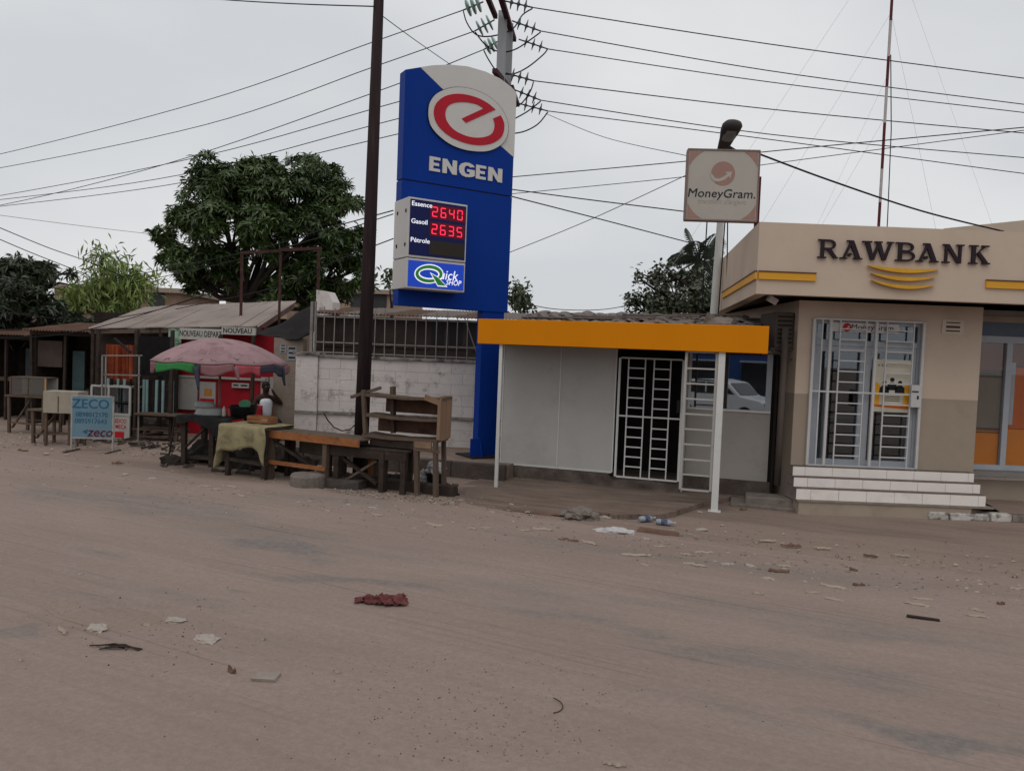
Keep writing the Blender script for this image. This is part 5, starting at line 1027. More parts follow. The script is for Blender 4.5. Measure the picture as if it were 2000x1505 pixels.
def cl(i, j):
    u = -.07+(w2+.12)*i; L0 = D2+.05; drop = .42+.05*sin(i*7)+.22*sst(.88, 1, i)+.1*sst(.12, 0, i); s_ = j*(L0+drop)
    if s_ < L0: return (u, D2-s_, h2+.004*sin(i*20+j*13))
    d = s_-L0; return (u+.02*sin(d*9+i*6), -.05-.035*sin(i*15+1)*min(1, d*4)-.02, h2-d)
o = cloth_mesh(36, 24, cl); oc = tag(o.build('ochre_cloth', m_ochre, None, True), 'stained ochre cloth draped over the roadside table', 'cloth'); oc.location = F2.o; oc.rotation_euler.z = F2.r; oc.modifiers.new('s', 'SOLIDIFY').thickness = .006
o = cloth_mesh(10, 16, lambda i, j: (-.075-.02*sin(i*8+j*3)-.06*j, -.06+i*.5+.05*sin(j*5), h2-.005-j*(h2-.12)*(1-.35*i))).build('cloth_side', m_ochre, oc, True); o.modifiers.new('s', 'SOLIDIFY').thickness = .006
crt = thing('wooden_crate', 'small slatted wooden crate at the back corner of the ochre cloth table', 'crate', loc=F2.wor(F2.uz(446, 826)[0]+.1, .35, h2+.005), rz=F2.r)
for z in (.02, .085): bx('slat', M('orange wood', (.24, .11, .05), .85, .3, 5), crt, 0, .5, 0, .015, z, z+.05); bx('slat', MATS['orange wood'], crt, 0, .5, .24, .255, z, z+.05)
for x in (0, .485): bx('end_board', MATS['orange wood'], crt, x, x+.015, .016, .239, .01, .14)
bx('bottom', m_dwood, crt, .016, .484, .016, .239, .005, .02); MB().lathe([(.05, 0), (.06, .03), (.02, .08)], (.3, .12, .021), 8).build('contents', m_paleb, crt)
# orange edged table
F3 = Fr(gnd(521, 936).x, gnd(521, 936).y, 0, -27); w3 = F3.uz(697, 935)[0]; h3 = F3.uz(540, 842)[1]; D3 = .62
ot = thing('orange_table', 'long wooden table with an orange painted edge between the ochre cloth and the dark pole', 'table', F3)
m_ow = M('orange painted wood', (0.29, 0.115, 0.045), .8, .3, 5, (0.09, 0.045, 0.03), .75, 6, .53, bump=.5, bscale=30)
for k in range(3): bx('plank', m_wood, ot, -.03, w3, .03+k*.2, .225+k*.2, h3-.035, h3-.004*k, .004)
bx('edge_board', m_ow, ot, -.04, w3+.01, -.01, .025, h3-.12, h3+.005, .006)
for x, y in ((.0, .07), (w3*.62, .07), (.02, D3-.05), (w3*.55, D3-.05)): MB().bar((x+.03, y, -.04), (x+.03, y, h3-.04), .085, .085, .008).build('leg', m_dwood if y > .3 else m_wood, ot)
MB().bar((-.06, .0, .32), (w3*.66, .0, .32), .04, .07, .006).build('stretcher', m_ow, ot); MB().bar((.1, .08, h3-.2), (w3*.5, .3, .2), .06, .05, .006).build('brace', m_dwood, ot)
o = cloth_mesh(12, 8, lambda i, j: (.15+.95*i, D3+.02+.03*sin(i*9), h3-.02-j*.42)).build('rear_cloth', M('drab cloth', (.15, .13, .1), .95, .2, 3), ot, True); o.modifiers.new('s', 'SOLIDIFY').thickness = .006
# low dark timber table
F4 = Fr(gnd(634, 950).x, gnd(634, 950).y, 0, -20); w4 = F4.uz(788, 958)[0]; h4 = F4.uz(640, 868)[1]
dk = thing('dark_timber_table', 'heavy blackened timber table standing against the dark pole', 'table', F4)
for k in range(2): bx('plank', m_dwood, dk, -.05, w4+.04, .0+k*.26, .255+k*.26, h4-.03, h4+.004*k, .005)
bx('apron', m_dwood, dk, -.02, w4+.02, .0, .04, h4-.17, h4-.031, .006)
for x, y, ww in ((.02, .06, .1), (.2, .06, .12), (w4*.72, .06, .16), (w4*.97, .06, .1), (.05, .48, .09), (w4*.9, .48, .09)): MB().bar((x, y, -.04), (x+.01, y, h4-.031), ww, .09, .01).build('leg', m_dwood, dk)
MB().bar((.25, .1, h4-.2), (.95, .12, .12), .08, .05, .008).build('brace', m_dwood, dk); MB().bar((.95, .1, h4-.2), (.3, .12, .1), .07, .05, .008).build('brace', m_wood, dk)
# broken shelf rack
def sag_board(par, nm, m, x0, x1, y0, y1, z, th, sag, seed):
    r = random.Random(seed); n = 8; vv = []
    for i in range(n+1):
        t = i/n; x = x0+(x1-x0)*t; dz = -sag*4*t*(1-t)+r.uniform(-.006, .006); e0_, e1_ = r.uniform(-.012, .012), r.uniform(-.012, .012)
        vv += [(x, y0+e0_, z+dz-th), (x, y1+e1_, z+dz-th), (x, y1+e1_, z+dz), (x, y0+e0_, z+dz)]
    return MB().add(vv, [(4*i+k, 4*i+4+k, 4*i+4+(k+1) % 4, 4*i+(k+1) % 4) for i in range(n) for k in range(4)]+[(3, 2, 1, 0), (4*n, 4*n+1, 4*n+2, 4*n+3)]).build(nm, m, par)
F5 = Fr(gnd(700, 955).x+.05, 12.95, 0, -20); w5 = F5.uz(852, 955)[0]; zt5 = F5.uz(720, 768)[1]; zm5 = F5.uz(770, 811)[1]; zb5 = F5.uz(770, 851)[1]; D5 = .42
sh = thing('shelf_rack', 'broken brown shelf rack leaning open in front of the white block wall', 'shelf', F5)
m_brnw = M('brown plywood', (0.12, 0.065, 0.045), .85, .3, 3, (0.05, 0.03, 0.025), .6, 4, .52, bump=.4, bscale=25); m_ply = M('pale plywood', (0.225, 0.145, 0.095), .85, .2, 2.5, (0.13, 0.085, 0.06), .6, 4, .54, bump=.4, bscale=25, streak=(1, 1, .4))
for z, nm in ((zt5, 'top_board'), (zm5, 'shelf_board'), (zb5, 'shelf_board')):
    for k in range(2): sag_board(sh, nm, m_wood, -.03+(.03 if k else 0), w5+(.0 if z < zt5 else .04), k*.21+.004, k*.21+.2, z+.006*(k-1), .045, .018+.012*k, k*7+int(z*50))
bx('back_board', m_brnw, sh, w5*.14, w5*.99, D5-.03, D5, zm5+.02, zt5-.04, .004); bx('back_board', m_brnw, sh, w5*.04, w5*.99, D5-.03, D5, zb5+.02, zm5-.04, .004)
for k, (a, b) in enumerate(((0, .2), (.21, .43))): bx('side_panel', m_ply, sh, w5+.005, w5+.035, a, b, zb5-.02, zt5+.02, .008)
MB().bar((w5+.04, -.02, zt5-.09), (w5-.25, -.03, zt5+.0), .03, .09, .006).build('loose_board', m_ply, sh); bx('front_lip', m_ply, sh, w5*.99, w5+.04, -.03, -.004, zb5+.0, zt5-.05, .006)
MB().bar((.03, .03, zb5), (-.04, .03, zt5+.05), .07, .06, .006).build('upright', m_wood, sh); MB().bar((w5*.27, D5-.06, zb5), (w5*.24, D5-.06, zt5+.12), .1, .06, .006).build('upright', m_wood, sh)
MB().bar((-.32, .1, zt5-.09), (.24, .12, zt5+.1), .06, .05, .004).build('loose_stick', m_wood, sh)
for x, y in ((w5*.74, .04), (w5-.02, .04), (w5-.02, D5-.05), (.06, D5-.05), (w5*.45, D5-.05)): MB().bar((x, y, -.04), (x-.05 if x > w5*.7 else x, y, zb5-.04), .07, .07, .008).build('leg', m_wood, sh)
bx('rail', m_ply, sh, w5*.70, w5*.92, -.0, .03, zb5-.17, zb5-.05, .008); bx('rail', m_wood, sh, w5*.7, w5+.02, .0, .04, zb5-.22, zb5-.18, .005); bx('apron', m_dwood, sh, .1, w5*.7, .04, .07, zb5-.2, zb5-.04, .006)
# things lying around the stalls
bm0, bm1 = gnd(640, 940), gnd(890, 969)
tag(MB().bar((bm0.x, bm0.y, .07), (bm1.x, bm1.y, .07), .22, .2, .02).build('timber_beam', m_dwood, bevel=.01), 'long black timber beam on the ground under the shelf rack', 'beam')
dr = tag(MB().lathe([(.27, -.03), (.29, .02), (.295, .2), (.27, .235), (.02, .24)], n=18, jit=.006).build('concrete_drum', m_conc, smooth=False), 'short round concrete block on the ground in front of the orange table', 'block'); dr.location = gnd(601, 951)
o = tag(MB().box(-.3, .33, -.16, .16, -.03, .16, .03).build('stone_slab', M('dark stone', (.07, .06, .055), .9, .3, 4), bevel=.02), 'low dark stone slab right of the round concrete block', 'slab'); o.location = gnd(674, 952); o.rotation_euler.z = -.2
bk = thing('black_bucket', 'black bucket stuffed with crumpled white plastic under the shelf rack', 'bucket', loc=gnd(848, 952)); MB().lathe([(.11, 0), (.12, .01), (.15, .24), (.155, .25), (.135, .245), (.11, .03), (.02, .025)], n=18).build('body', MATS['black plastic'], bk, True)
def crumple(r, seed, flat=.6, n=3):
    bm = bmesh.new(); bmesh.ops.create_icosphere(bm, subdivisions=n, radius=1)
    for v in bm.verts:
        d = v.co.normalized(); k = 1+.38*mnoise.noise(d*2.2+Vector((seed, 0, 0)))+.28*mnoise.noise(d*5+Vector((0, seed, 0)))+.15*mnoise.noise(d*11+Vector((0, 0, seed))); v.co = Vector((d.x*k*r[0], d.y*k*r[1], max(-.25, d.z*k)*r[2]))
    me = bpy.data.meshes.new('c'); bm.to_mesh(me); bm.free(); return me
m_wplast = M('white plastic film', (0.5, 0.49, 0.48), .4, .2, 9, (.12, .11, .11), .7, 9, .55)
o = link('plastic_sheet', crumple((.17, .14, .16), 3.1), m_wplast, bk); o.location = (-.0, 0, .3)
o = tag(link('plastic_bundle', crumple((.13, .12, .2), 5.3), m_wplast), 'crumpled white plastic hanging left of the black bucket', 'plastic'); o.location = gnd(826, 950)+Vector((0, 0, .08))
o = tag(MB().box(-.17, .17, -.15, .15, 0, .42, .01).build('orange_crate', M('faded orange board', (.33, .13, .06), .8, .2, 4, (.2, .1, .06), .5, 4)), 'faded orange box standing behind the dark timber table', 'box'); o.location = at(722, 925, 14.0)-Vector((0, 0, .12)); bx('lid', m_paleb, o, -.19, .19, -.17, .17, .425, .45)
o = link('white_rag', crumple((.09, .08, .09), 7.7), m_wplast); tag(o, 'small white rag beneath the dark timber table', 'rag'); o.location = gnd(765, 938)+Vector((0, 0, .03))
for q_, (px, py, r_, lab_) in enumerate(((395, 905, (.42, .25, .36), 'dark sack slumped under the black parasol table'), (470, 918, (.4, .22, .32), 'dark sack slumped under the ochre cloth table'), (570, 925, (.36, .22, .3), 'dark bundle under the orange edged table'), (760, 948, (.2, .16, .14), 'dark bundle on the ground beneath the shelf rack'))):
    o = tag(link('dark_sack', crumple(r_, 12.3+q_*3.1), M('charcoal sack', (.028, .024, .022), .9, .35, 5)), lab_, 'sack'); o.location = gnd(px, py)+Vector((0, .3, r_[2]*.2))
jn = tag(link('dark_heap', crumple((.28, .2, .16), 9.1), M('charcoal rubbish', (.03, .025, .022), .95, .3, 6)), 'dark heap of rubbish at the foot of the black parasol table', 'rubbish'); jn.location = gnd(340, 905)
o = tag(MB().tube([(0, 0, 0), (.06, .02, .5), (.11, .03, .9)], [.02, .018, .012], 6).build('leaning_stick', m_dwood), 'thin dark stick leaning beside the black parasol table', 'stick'); o.location = gnd(328, 902)
# red plastic chairs
rc = thing('red_chair', 'red plastic armchair beside the seated man', 'chair', loc=(at(497, 800, 17.4).x, 17.4, .0), rz=.5)
m_rpl = M('red plastic', (0.30, 0.012, 0.022), .4, .15, 3)
MB().box(-.23, .23, -.22, .22, .44, .47).build('seat', m_rpl, rc, bevel=.02)
o = cloth_mesh(8, 6, lambda i, j: (-.23+.46*i, .2+.08*j-.05*sin(pi*i), .47+.5*j)).build('backrest', m_rpl, rc, True); o.modifiers.new('s', 'SOLIDIFY').thickness = .02
for x in (-.2, .2):
    for y in (-.19, .19): MB().bar((x*1.15, y*1.15, 0), (x, y, .44), .04).build('leg', m_rpl, rc)
    MB().tube([(x*1.1, -.2, .46), (x*1.15, -.2, .66), (x*1.15, .2, .68)], .02, 6).build('armrest', m_rpl, rc)
# seated man
def skin(name, pts, edges, m, parent, sub=2, root=0):
    me = bpy.data.meshes.new(name); me.from_pydata([p[:3] for p in pts], edges, []); o = link(name, me, m, parent); o.modifiers.new('skin', 'SKIN'); o.modifiers['skin'].use_smooth_shade = True
    for i, p in enumerate(pts): r = p[3]; sv = me.skin_vertices[0].data[i]; sv.radius = r if isinstance(r, tuple) else (r, r); sv.use_root = (i == root)
    o.modifiers.new('sub', 'SUBSURF').levels = sub; o.modifiers['sub'].render_levels = sub; return o
mp_ = at(517, 800, 18.0); man = thing('person', 'seated person in a white vest and dark trousers with one hand raised to the head', 'person', loc=(mp_.x, 18.0, .06), rz=-.8)
m_skin = M('dark skin', (0.045, 0.022, 0.016), .5, .12, 8); m_vest = M('white vest', (0.62, 0.63, 0.68), .85, .08, 4, (.4, .4, .42), .3, 4); m_trs = M('navy trousers', (0.016, 0.017, 0.024), .85, .25, 5)
B_ = [(0, 0, .55, (.15, .12)), (-.03, 0, .78, (.135, .105)), (-.03, 0, 1.02, (.17, .11)), (0, 0, 1.15, .06), (.02, 0, 1.21, .058), (.04, 0, 1.29, (.088, .098)), (.05, 0, 1.39, (.085, .09)),
      (-.02, -.19, 1.07, .06), (-.02, -.28, .83, .046), (.2, -.2, .66, .036), (.27, -.17, .64, (.036, .022)),
      (-.02, .19, 1.07, .06), (.14, .36, .93, .046), (.12, .17, 1.17, .034), (.12, .13, 1.23, (.036, .02)),
      (.06, -.1, .55, .09), (.44, -.14, .54, .068), (.42, -.14, .12, .045), (.43, -.14, .05, .045), (.6, -.16, .03, .035), (.06, .1, .55, .09), (.44, .15, .54, .068), (.42, .15, .12, .045), (.43, .15, .05, .045), (.6, .17, .03, .035)]
E_ = [(0, 1), (1, 2), (2, 3), (3, 4), (4, 5), (5, 6), (2, 7), (7, 8), (8, 9), (9, 10), (2, 11), (11, 12), (12, 13), (13, 14), (0, 15), (15, 16), (16, 17), (17, 18), (18, 19), (0, 20), (20, 21), (21, 22), (22, 23), (23, 24)]
for hand, dirs in ((14, [(-.02, -.02, .075), (-.005, -.028, .08), (.01, -.03, .072), (.025, -.028, .06), (-.045, -.01, .04)]), (10, [(.07, .02, -.02), (.08, .005, -.025), (.075, -.01, -.025), (.06, -.024, -.02), (.03, .045, 0)])):
    p = B_[hand]
    for d in dirs:
        n0 = len(B_); B_ += [(p[0]+d[0]*.55, p[1]+d[1]*.55, p[2]+d[2]*.55, .011), (p[0]+d[0]*1.05, p[1]+d[1]*1.1, p[2]+d[2]*.95, .008)]; E_ += [(hand, n0), (n0, n0+1)]
skin('body', B_, E_, m_skin, man)
skin('vest', [(.01, 0, .56, .18), (-.01, 0, .78, .175), (0, 0, .97, .185), (-.01, 0, 1.07, .14)], [(0, 1), (1, 2), (2, 3)], m_vest, man)
skin('trousers', [(-.01, 0, .54, (.165, .135)), (.0, 0, .62, (.155, .13)), (.08, -.1, .55, .108), (.44, -.14, .545, .085), (.42, -.14, .2, .075), (.42, -.14, .11, .07), (.08, .1, .55, .108), (.44, .15, .545, .085), (.42, .15, .2, .075), (.42, .15, .11, .07)], [(0, 1), (0, 2), (2, 3), (3, 4), (4, 5), (0, 6), (6, 7), (7, 8), (8, 9)], m_trs, man)
MB().lathe([(.02, -.06), (.085, -.04), (.1, .02), (.085, .075), (.03, .105)], (.025, 0, 1.36), 14).build('hair', m_dark, man, True)
MB().lathe([(.004, 0), (.016, .012), (.01, .045)], (.128, 0, 1.31), 6).build('nose', m_skin, man, True)
for s in (-1, 1): MB().lathe([(.004, -.03), (.02, -.01), (.022, .02), (.005, .03)], (.03, s*.092, 1.32), 8).build('ear', m_skin, man, True); MB().lathe([(.003, -.008), (.01, 0), (.003, .008)], (.118, s*.035, 1.345), 6).build('eye', m_paleb, man, True)
bx('mouth', M('lip', (.06, .02, .02), .5, .1, 5), man, .115, .124, -.025, .025, 1.262, 1.272)
st = thing('stool', 'low dark stool under the seated person', 'stool', loc=(mp_.x, 18.0, 0), rz=-.8); bx('seat', m_dwood, st, -.18, .18, -.2, .2, .38, .42)
for x in (-.14, .14):
    for y in (-.16, .16): bx('leg', m_dwood, st, x-.02, x+.02, y-.02, y+.02, -.02, .379)
# ================================================================== POLES, INSULATORS, CABLES
dp0 = gnd(702, 940); dtop = at(742, -60, dp0.y)
dpo = tag(MB().tube([(0, 0, -.1), ((dtop.x-dp0.x)*.5+.01, 0, dtop.z*.5), (dtop.x-dp0.x, 0, dtop.z)], [.135, .112, .085], 14).build('dark_pole', M('creosoted pole', (0.026, 0.016, 0.017), .85, .35, 3, (0.06, 0.04, 0.036), .6, 3, .55, streak=(4, 4, .3)), smooth=True), 'tall dark creosoted pole rising behind the stalls left of the blue pylon', 'pole'); dpo.location = (dp0.x, dp0.y, 0)
UP = thing('power_pole', 'twin grey concrete power pole with glass insulator strings behind the blue pylon', 'power pole', loc=(at(972, 300, 25).x, 25, 0))
uo = Vector(UP.location); m_pconc = M('pole concrete', (0.33, 0.345, 0.36), .85, .1, 2, (.2, .2, .2), .4, 1.5, .55, streak=(3, 3, .3))
def hsec(x, y, w, d): t = w*.3; return [(x-w/2, y-d/2), (x+w/2, y-d/2), (x+w/2, y-d/2+t), (x+w*.1, y-d*.12), (x+w*.1, y+d*.12), (x+w/2, y+d/2-t), (x+w/2, y+d/2), (x-w/2, y+d/2), (x-w/2, y+d/2-t), (x-w*.1, y+d*.12), (x-w*.1, y-d*.12), (x-w/2, y-d/2+t)]
vprism(MB(), hsec(0, 0, .28, .3), 0, at(972, 24, 25).z).build('pole', m_pconc, UP)
vprism(MB(), hsec(at(989, 200, 25.9).x-uo.x, .9, .27, .3), 0, at(989, 49, 25.9).z).build('pole', m_pconc, UP)
m_arm = M('red brown steel', (0.055, 0.02, 0.028), .7, .3, 4); m_ins = M('grey insulator glass', (0.10, 0.115, 0.115), .25, .15, 5); m_insg = M('green insulator glass', (0.22, 0.34, 0.29), .2, .15, 5, (.08, .14, .12), .7, 14, .5)
for a, b, z, w in (((972, -25), (1004, 78), 13.05, .16), ((948, -15), (968, 33), 13.05, .13), ((966, 138), (998, 178), 11.1, .16), ((1000, 170), (1012, 205), 11.1, .1)):
    p, q = gnd(*a, z)-uo, gnd(*b, z)-uo; MB().bar(p, q, w, .14).build('crossarm', m_arm, UP)
MB().bar(gnd(952, -4, 13.0)-uo, gnd(976, -4, 13.0)-uo, .08, .08).build('crossarm', m_arm, UP)
def string(a, b, Ya, Yb, m, big=1.0):
    p, q = at(*a, Ya)-uo, at(*b, Yb)-uo; d = (q-p); L_ = d.length; r = thing
    mb = MB().tube([p, q], .022, 6); o = mb.build('insulator_string', m_arm, UP); ax_ = d.normalized().to_track_quat('Z', 'Y').to_matrix()
    for k in range(3):
        c = p+d*(.25+.25*k); mb = MB().lathe([(.03, -.05), (.06, -.03), (.14*big, -.012), (.145*big, .01), (.05, .03), (.03, .06)], n=14); mb.v = [tuple(ax_ @ Vector(v)+c) for v in mb.v]; mb.build('insulator_disc', m, o, True)
RS = [((985, 2), (1040, 15)), ((1000, 41), (1056, 61)), ((1013, 77), (1070, 96)), ((988, 143), (1042, 158)), ((1006, 176), (1056, 196)), ((1012, 202), (1070, 217))]
RY = [gnd(a[0], a[1], 13.0).y if i < 3 else gnd(a[0], a[1], 11.0).y for i, (a, b) in enumerate(RS)]
for (a, b), y in zip(RS, RY): string(a, b, y, y+.1, m_ins, 1.4)
LSg = [((944, 4), (905, 20)), ((966, 39), (927, 61)), ((974, 80), (945, 97))]; LY = [gnd(950, 5, 13.0).y, gnd(962, 40, 13.0).y, gnd(970, 78, 13.0).y]
for (a, b), y in zip(LSg, LY): string(a, b, y, y+.2, m_insg, 1.75)
def curve_pts(pts, n=8): return smooth3(pts, n)
def smooth3(p, n):
    o = []
    for i in range(len(p)-1):
        a, b, c, d = p[max(0, i-1)], p[i], p[i+1], p[min(len(p)-1, i+2)]
        for j in range(n):
            t = j/n; o.append(.5*(2*b+(c-a)*t+(2*a-5*b+4*c-d)*t*t+(3*b-a-3*c+d)*t**3))
    return o+[p[-1]]
for J in (((905, 22), (912, 45), (930, 68), (960, 71), (1000, 58), (1020, 30), (1040, 17)), ((928, 63), (945, 85), (962, 97), (985, 102), (1010, 95), (1040, 75), (1056, 63)), ((945, 99), (955, 118), (972, 140), (1000, 145), (1030, 132), (1060, 108), (1069, 97)), ((1042, 160), (1035, 180), (1015, 205), (985, 215)), ((1056, 198), (1030, 218), (1005, 232)), ((1070, 219), (1050, 243), (1020, 258), (985, 262))):
    MB().tube([p-uo for p in smooth3([at(x, y, 25.3) for x, y in J], 4)], .022, 6).build('jumper_cable', wirem, UP, True)
CAB = 'overhead cables'
def cable(label, pts, r=.016):
    P3_ = smooth3([at(*p) for p in pts], 8); o = MB().tube([p-P3_[0] for p in P3_], r, 6).build('power_cable', wirem, smooth=True); o.location = P3_[0]; tag(o, label, 'cable', CAB); return o
od = ('topmost', 'second from top', 'third from top', 'fourth from top', 'fifth from top', 'lowest')
LW = [[(905, 20, LY[0]+.2), (735, 80, 29), (400, 197, 35), (0, 301, 42), (-300, 362, 48)], [(927, 61, LY[1]+.2), (735, 129, 29), (400, 244, 35), (0, 328, 42), (-300, 375, 48)], [(945, 97, LY[2]+.2), (728, 182, 29), (332, 318, 36), (0, 401, 42), (-300, 450, 48)],
      [(985, 150, 25.2), (785, 197, 28), (400, 304, 35), (0, 382, 42), (-300, 425, 48)], [(1000, 185, 25.8), (785, 230, 28), (350, 342, 36), (0, 390, 42), (-300, 420, 48)], [(1005, 208, 26.2), (785, 260, 28), (360, 356, 36), (0, 403, 42), (-300, 432, 48)]]
for k, w in enumerate(LW): cable('%s of the six power cables running left from the twin concrete pole' % od[k], w)
RW = [[(1040, 15), (1500, 86), (2000, 153), (2300, 190)], [(1056, 61), (1500, 138), (2000, 204), (2300, 240)], [(1070, 96), (1500, 160), (2000, 220), (2300, 255)], [(1042, 158), (1500, 213), (2000, 260), (2300, 284)], [(1056, 196), (1500, 262), (2000, 308), (2300, 332)], [(1070, 217), (1500, 272), (2000, 339), (2300, 375)]]
for k, w in enumerate(RW): cable('%s of the six power cables running right from the twin concrete pole' % od[k], [(x, y, RY[k]+.1+i*.9) for i, (x, y) in enumerate(w)])
OT = [('thin cable at the top left running to the dark pole', [(300, -12, 18), (440, 0, 16.5), (580, 8, 15), (731, 13, 13.6)], .011), ('thin cable slanting down from the dark pole behind the pylon top', [(742, 28, 13.7), (810, 78, 16), (885, 130, 19), (960, 180, 22)], .008),
      ('cable from the pylon edge rising to the right edge, upper one', [(985, 347, 20), (1340, 315, 19), (1500, 296, 18.5), (2020, 247, 17)], .012), ('cable from the pylon edge rising to the right edge, lower one', [(985, 380, 20), (1340, 345, 19), (1490, 322, 18.5), (2020, 252, 17)], .009),
      ('cable slanting up from the pylon to behind the MoneyGram sign', [(985, 497, 22), (1150, 430, 21), (1345, 340, 20)], .01), ('cable dropping gently from the pylon to the MoneyGram sign', [(985, 368, 19), (1150, 390, 18.5), (1345, 414, 18)], .014), ('cable dropping from the pylon into the palm behind the kiosk', [(985, 380, 20), (1180, 430, 22), (1370, 480, 24.5)], .016),
      ('thick black cable sagging from the MoneyGram sign to the bank roof', [(1478, 299, 14), (1620, 352, 14.5), (1800, 412, 15.5), (1960, 452, 16.4)], .017), ('thin cable from the twin pole down to the MoneyGram sign', [(1066, 222, 25.5), (1180, 268, 22), (1345, 305, 17)], .009),
      ('cable rising from the shacks to the pylon box, upper one', [(768, 411, 16), (640, 446, 19), (480, 492, 22), (200, 548, 26), (-60, 585, 30)], .013), ('cable rising from the shacks to the pylon box, second one', [(768, 418, 16), (620, 465, 19), (470, 506, 22), (230, 557, 26), (-60, 600, 30)], .011), ('cable rising from the market roof to the pylon box', [(768, 466, 16), (660, 508, 18), (540, 560, 20), (380, 596, 23), (160, 640, 27)], .012),
      ('thin pale cable above the small light green tree', [(-40, 415, 30), (150, 440, 32), (320, 460, 34)], .009), ('upper cable falling from the left edge over the dark tree', [(-40, 428, 20), (90, 482, 22), (185, 516, 24), (320, 575, 27)], .012), ('lower cable falling from the left edge over the dark tree', [(-40, 450, 20), (60, 493, 22), (175, 538, 24)], .012),
      ('low cable crossing the dark shack roofs on the left', [(-40, 602, 19), (90, 620, 19), (200, 622, 20), (300, 607, 21), (420, 570, 24)], .012), ('lowest cable crossing the front of the dark shacks', [(-40, 658, 18.8), (60, 658, 18.8), (150, 648, 19), (260, 620, 20), (400, 575, 22)], .012), ('sagging cable between the pylon and the broad leaved tree', [(990, 583, 20), (1080, 603, 22), (1180, 604, 23), (1260, 588, 24)], .012)]
for lb, pts, r in OT: cable(lb, pts, r)

# ================================================================== TREES
import numpy as np
def leaf_cloud(name, mat, parent, blobs, per, leaf_l, leaf_w, nleaf, seed, style='rosette', shell=.55, jag=.35, clumps=18):
    rng = np.random.default_rng(seed); V = []; F_ = []
    for (c, r) in blobs:
        r = np.array(r); c = np.array(c); ncl = max(5, int(clumps*(r[0]*r[2])**.75)); per_c = per*(r[0]*r[2])/ncl
        for _c in range(ncl):
            d0 = rng.normal(size=3); d0 /= np.linalg.norm(d0)
            if d0[2] < -.4: d0[2] *= -.6
            k = mnoise.noise(Vector(d0*2.1)+Vector(c)*.7); cc = c+d0*r*(shell+(1-shell)*rng.random()**.5)*.86*(1+jag*k); cr = r*rng.uniform(.24, .4)
            for _ in range(int(per_c*rng.uniform(.6, 1.3))):
                d = rng.normal(size=3)+d0*.6+np.array([0, 0, .55]); d /= np.linalg.norm(d)
                p = cc+d*cr*rng.uniform(.55, 1.05)*np.array([1, 1, .75]); ax = d*.8+np.array([0, 0, .5])+rng.normal(size=3)*.3; ax /= np.linalg.norm(ax)
                t1 = np.cross(ax, [0.3, .2, 1]); t1 /= np.linalg.norm(t1)+1e-9; t2 = np.cross(ax, t1); ph = rng.random()*6.28
                for q in range(nleaf):
                    if style == 'rosette':
                        a = ph+q*2.4; out_ = t1*cos(a)+t2*sin(a); el = rng.uniform(-.45, .6); dr_ = out_*cos(el)+ax*sin(el); s0 = p+rng.normal(size=3)*.04
                    else:
                        dr_ = rng.normal(size=3); dr_[2] -= (.9 if style == 'droop' else 0); dr_ /= np.linalg.norm(dr_); s0 = p+rng.normal(size=3)*leaf_l*.7
                    L_ = leaf_l*rng.uniform(.7, 1.25); sd_ = np.cross(dr_, ax+rng.normal(size=3)*.3); sd_ /= np.linalg.norm(sd_)+1e-9; w = leaf_w*rng.uniform(.8, 1.2)
                    dn = np.array([0, 0, -.18*L_]); i = len(V)
                    V += [s0, s0+dr_*L_*.5+sd_*w*.5, s0+dr_*L_+dn, s0+dr_*L_*.5-sd_*w*.5]; F_ += [(i, i+1, i+2), (i, i+2, i+3)]
    me = bpy.data.meshes.new(name); me.from_pydata([tuple(v) for v in V], [], F_); return link(name, me, mat, parent)
m_bark = M('dark bark', (0.035, 0.027, 0.023), .95, .3, 4, bump=.6, bscale=20)
def tree(name, label, base_px, Y, blobs_px, mat, per, ll, lw, nl, seed, style='rosette', fork=None, trunk_r=.3, limb=True, depth=.9, shell=.5, jag=.35):
    b = at(base_px[0], base_px[1], Y); r = thing(name, label, 'tree', loc=(b.x, Y, 0)); rg = random.Random(seed); bl = []
    for (px, py, rr, *e) in blobs_px:
        y = Y+(e[0] if e else rg.uniform(-.4, .4)*rr*Y/1500*1.5); c = at(px, py, y); R_ = rr*Y/1500*.94; bl.append(((c.x-b.x, y-Y, c.z), (R_, R_*depth, R_*.92)))
    leaf_cloud('crown', mat, r, bl, per, ll, lw, nl, seed, style, shell, jag)
    fk = at(*(fork or base_px), Y); fz = fk.z; mb = MB(); mb.tube([(0, 0, -.2), (.05, 0, fz*.5), (fk.x-b.x, 0, fz)], [trunk_r*1.3, trunk_r, trunk_r*.85], 10)
    mb.build('trunk', m_bark, r, True)
    for c, R_ in bl:
        s = Vector((fk.x-b.x, 0, fz)); e = Vector(c); m_ = s.lerp(e, .5)+Vector((rg.uniform(-.3, .3), rg.uniform(-.3, .3), -.15*R_[0])); q = [s, m_, e]; MB().tube(smooth3(q, 4), [trunk_r*(.55-.05*i) for i in range(9)], 6).build('limb', m_bark, r, True)
        if limb:
            for k in range(4): d = Vector((rg.uniform(-1, 1), rg.uniform(-1, 1), rg.uniform(-.6, 1))).normalized()*R_[0]*.95; st_p = s.lerp(e, .75); MB().tube([st_p, st_p.lerp(e+d, .5)+Vector((0, 0, .1)), e+d], [trunk_r*.2, trunk_r*.13, .012], 5).build('branch', m_bark, r)
    return r
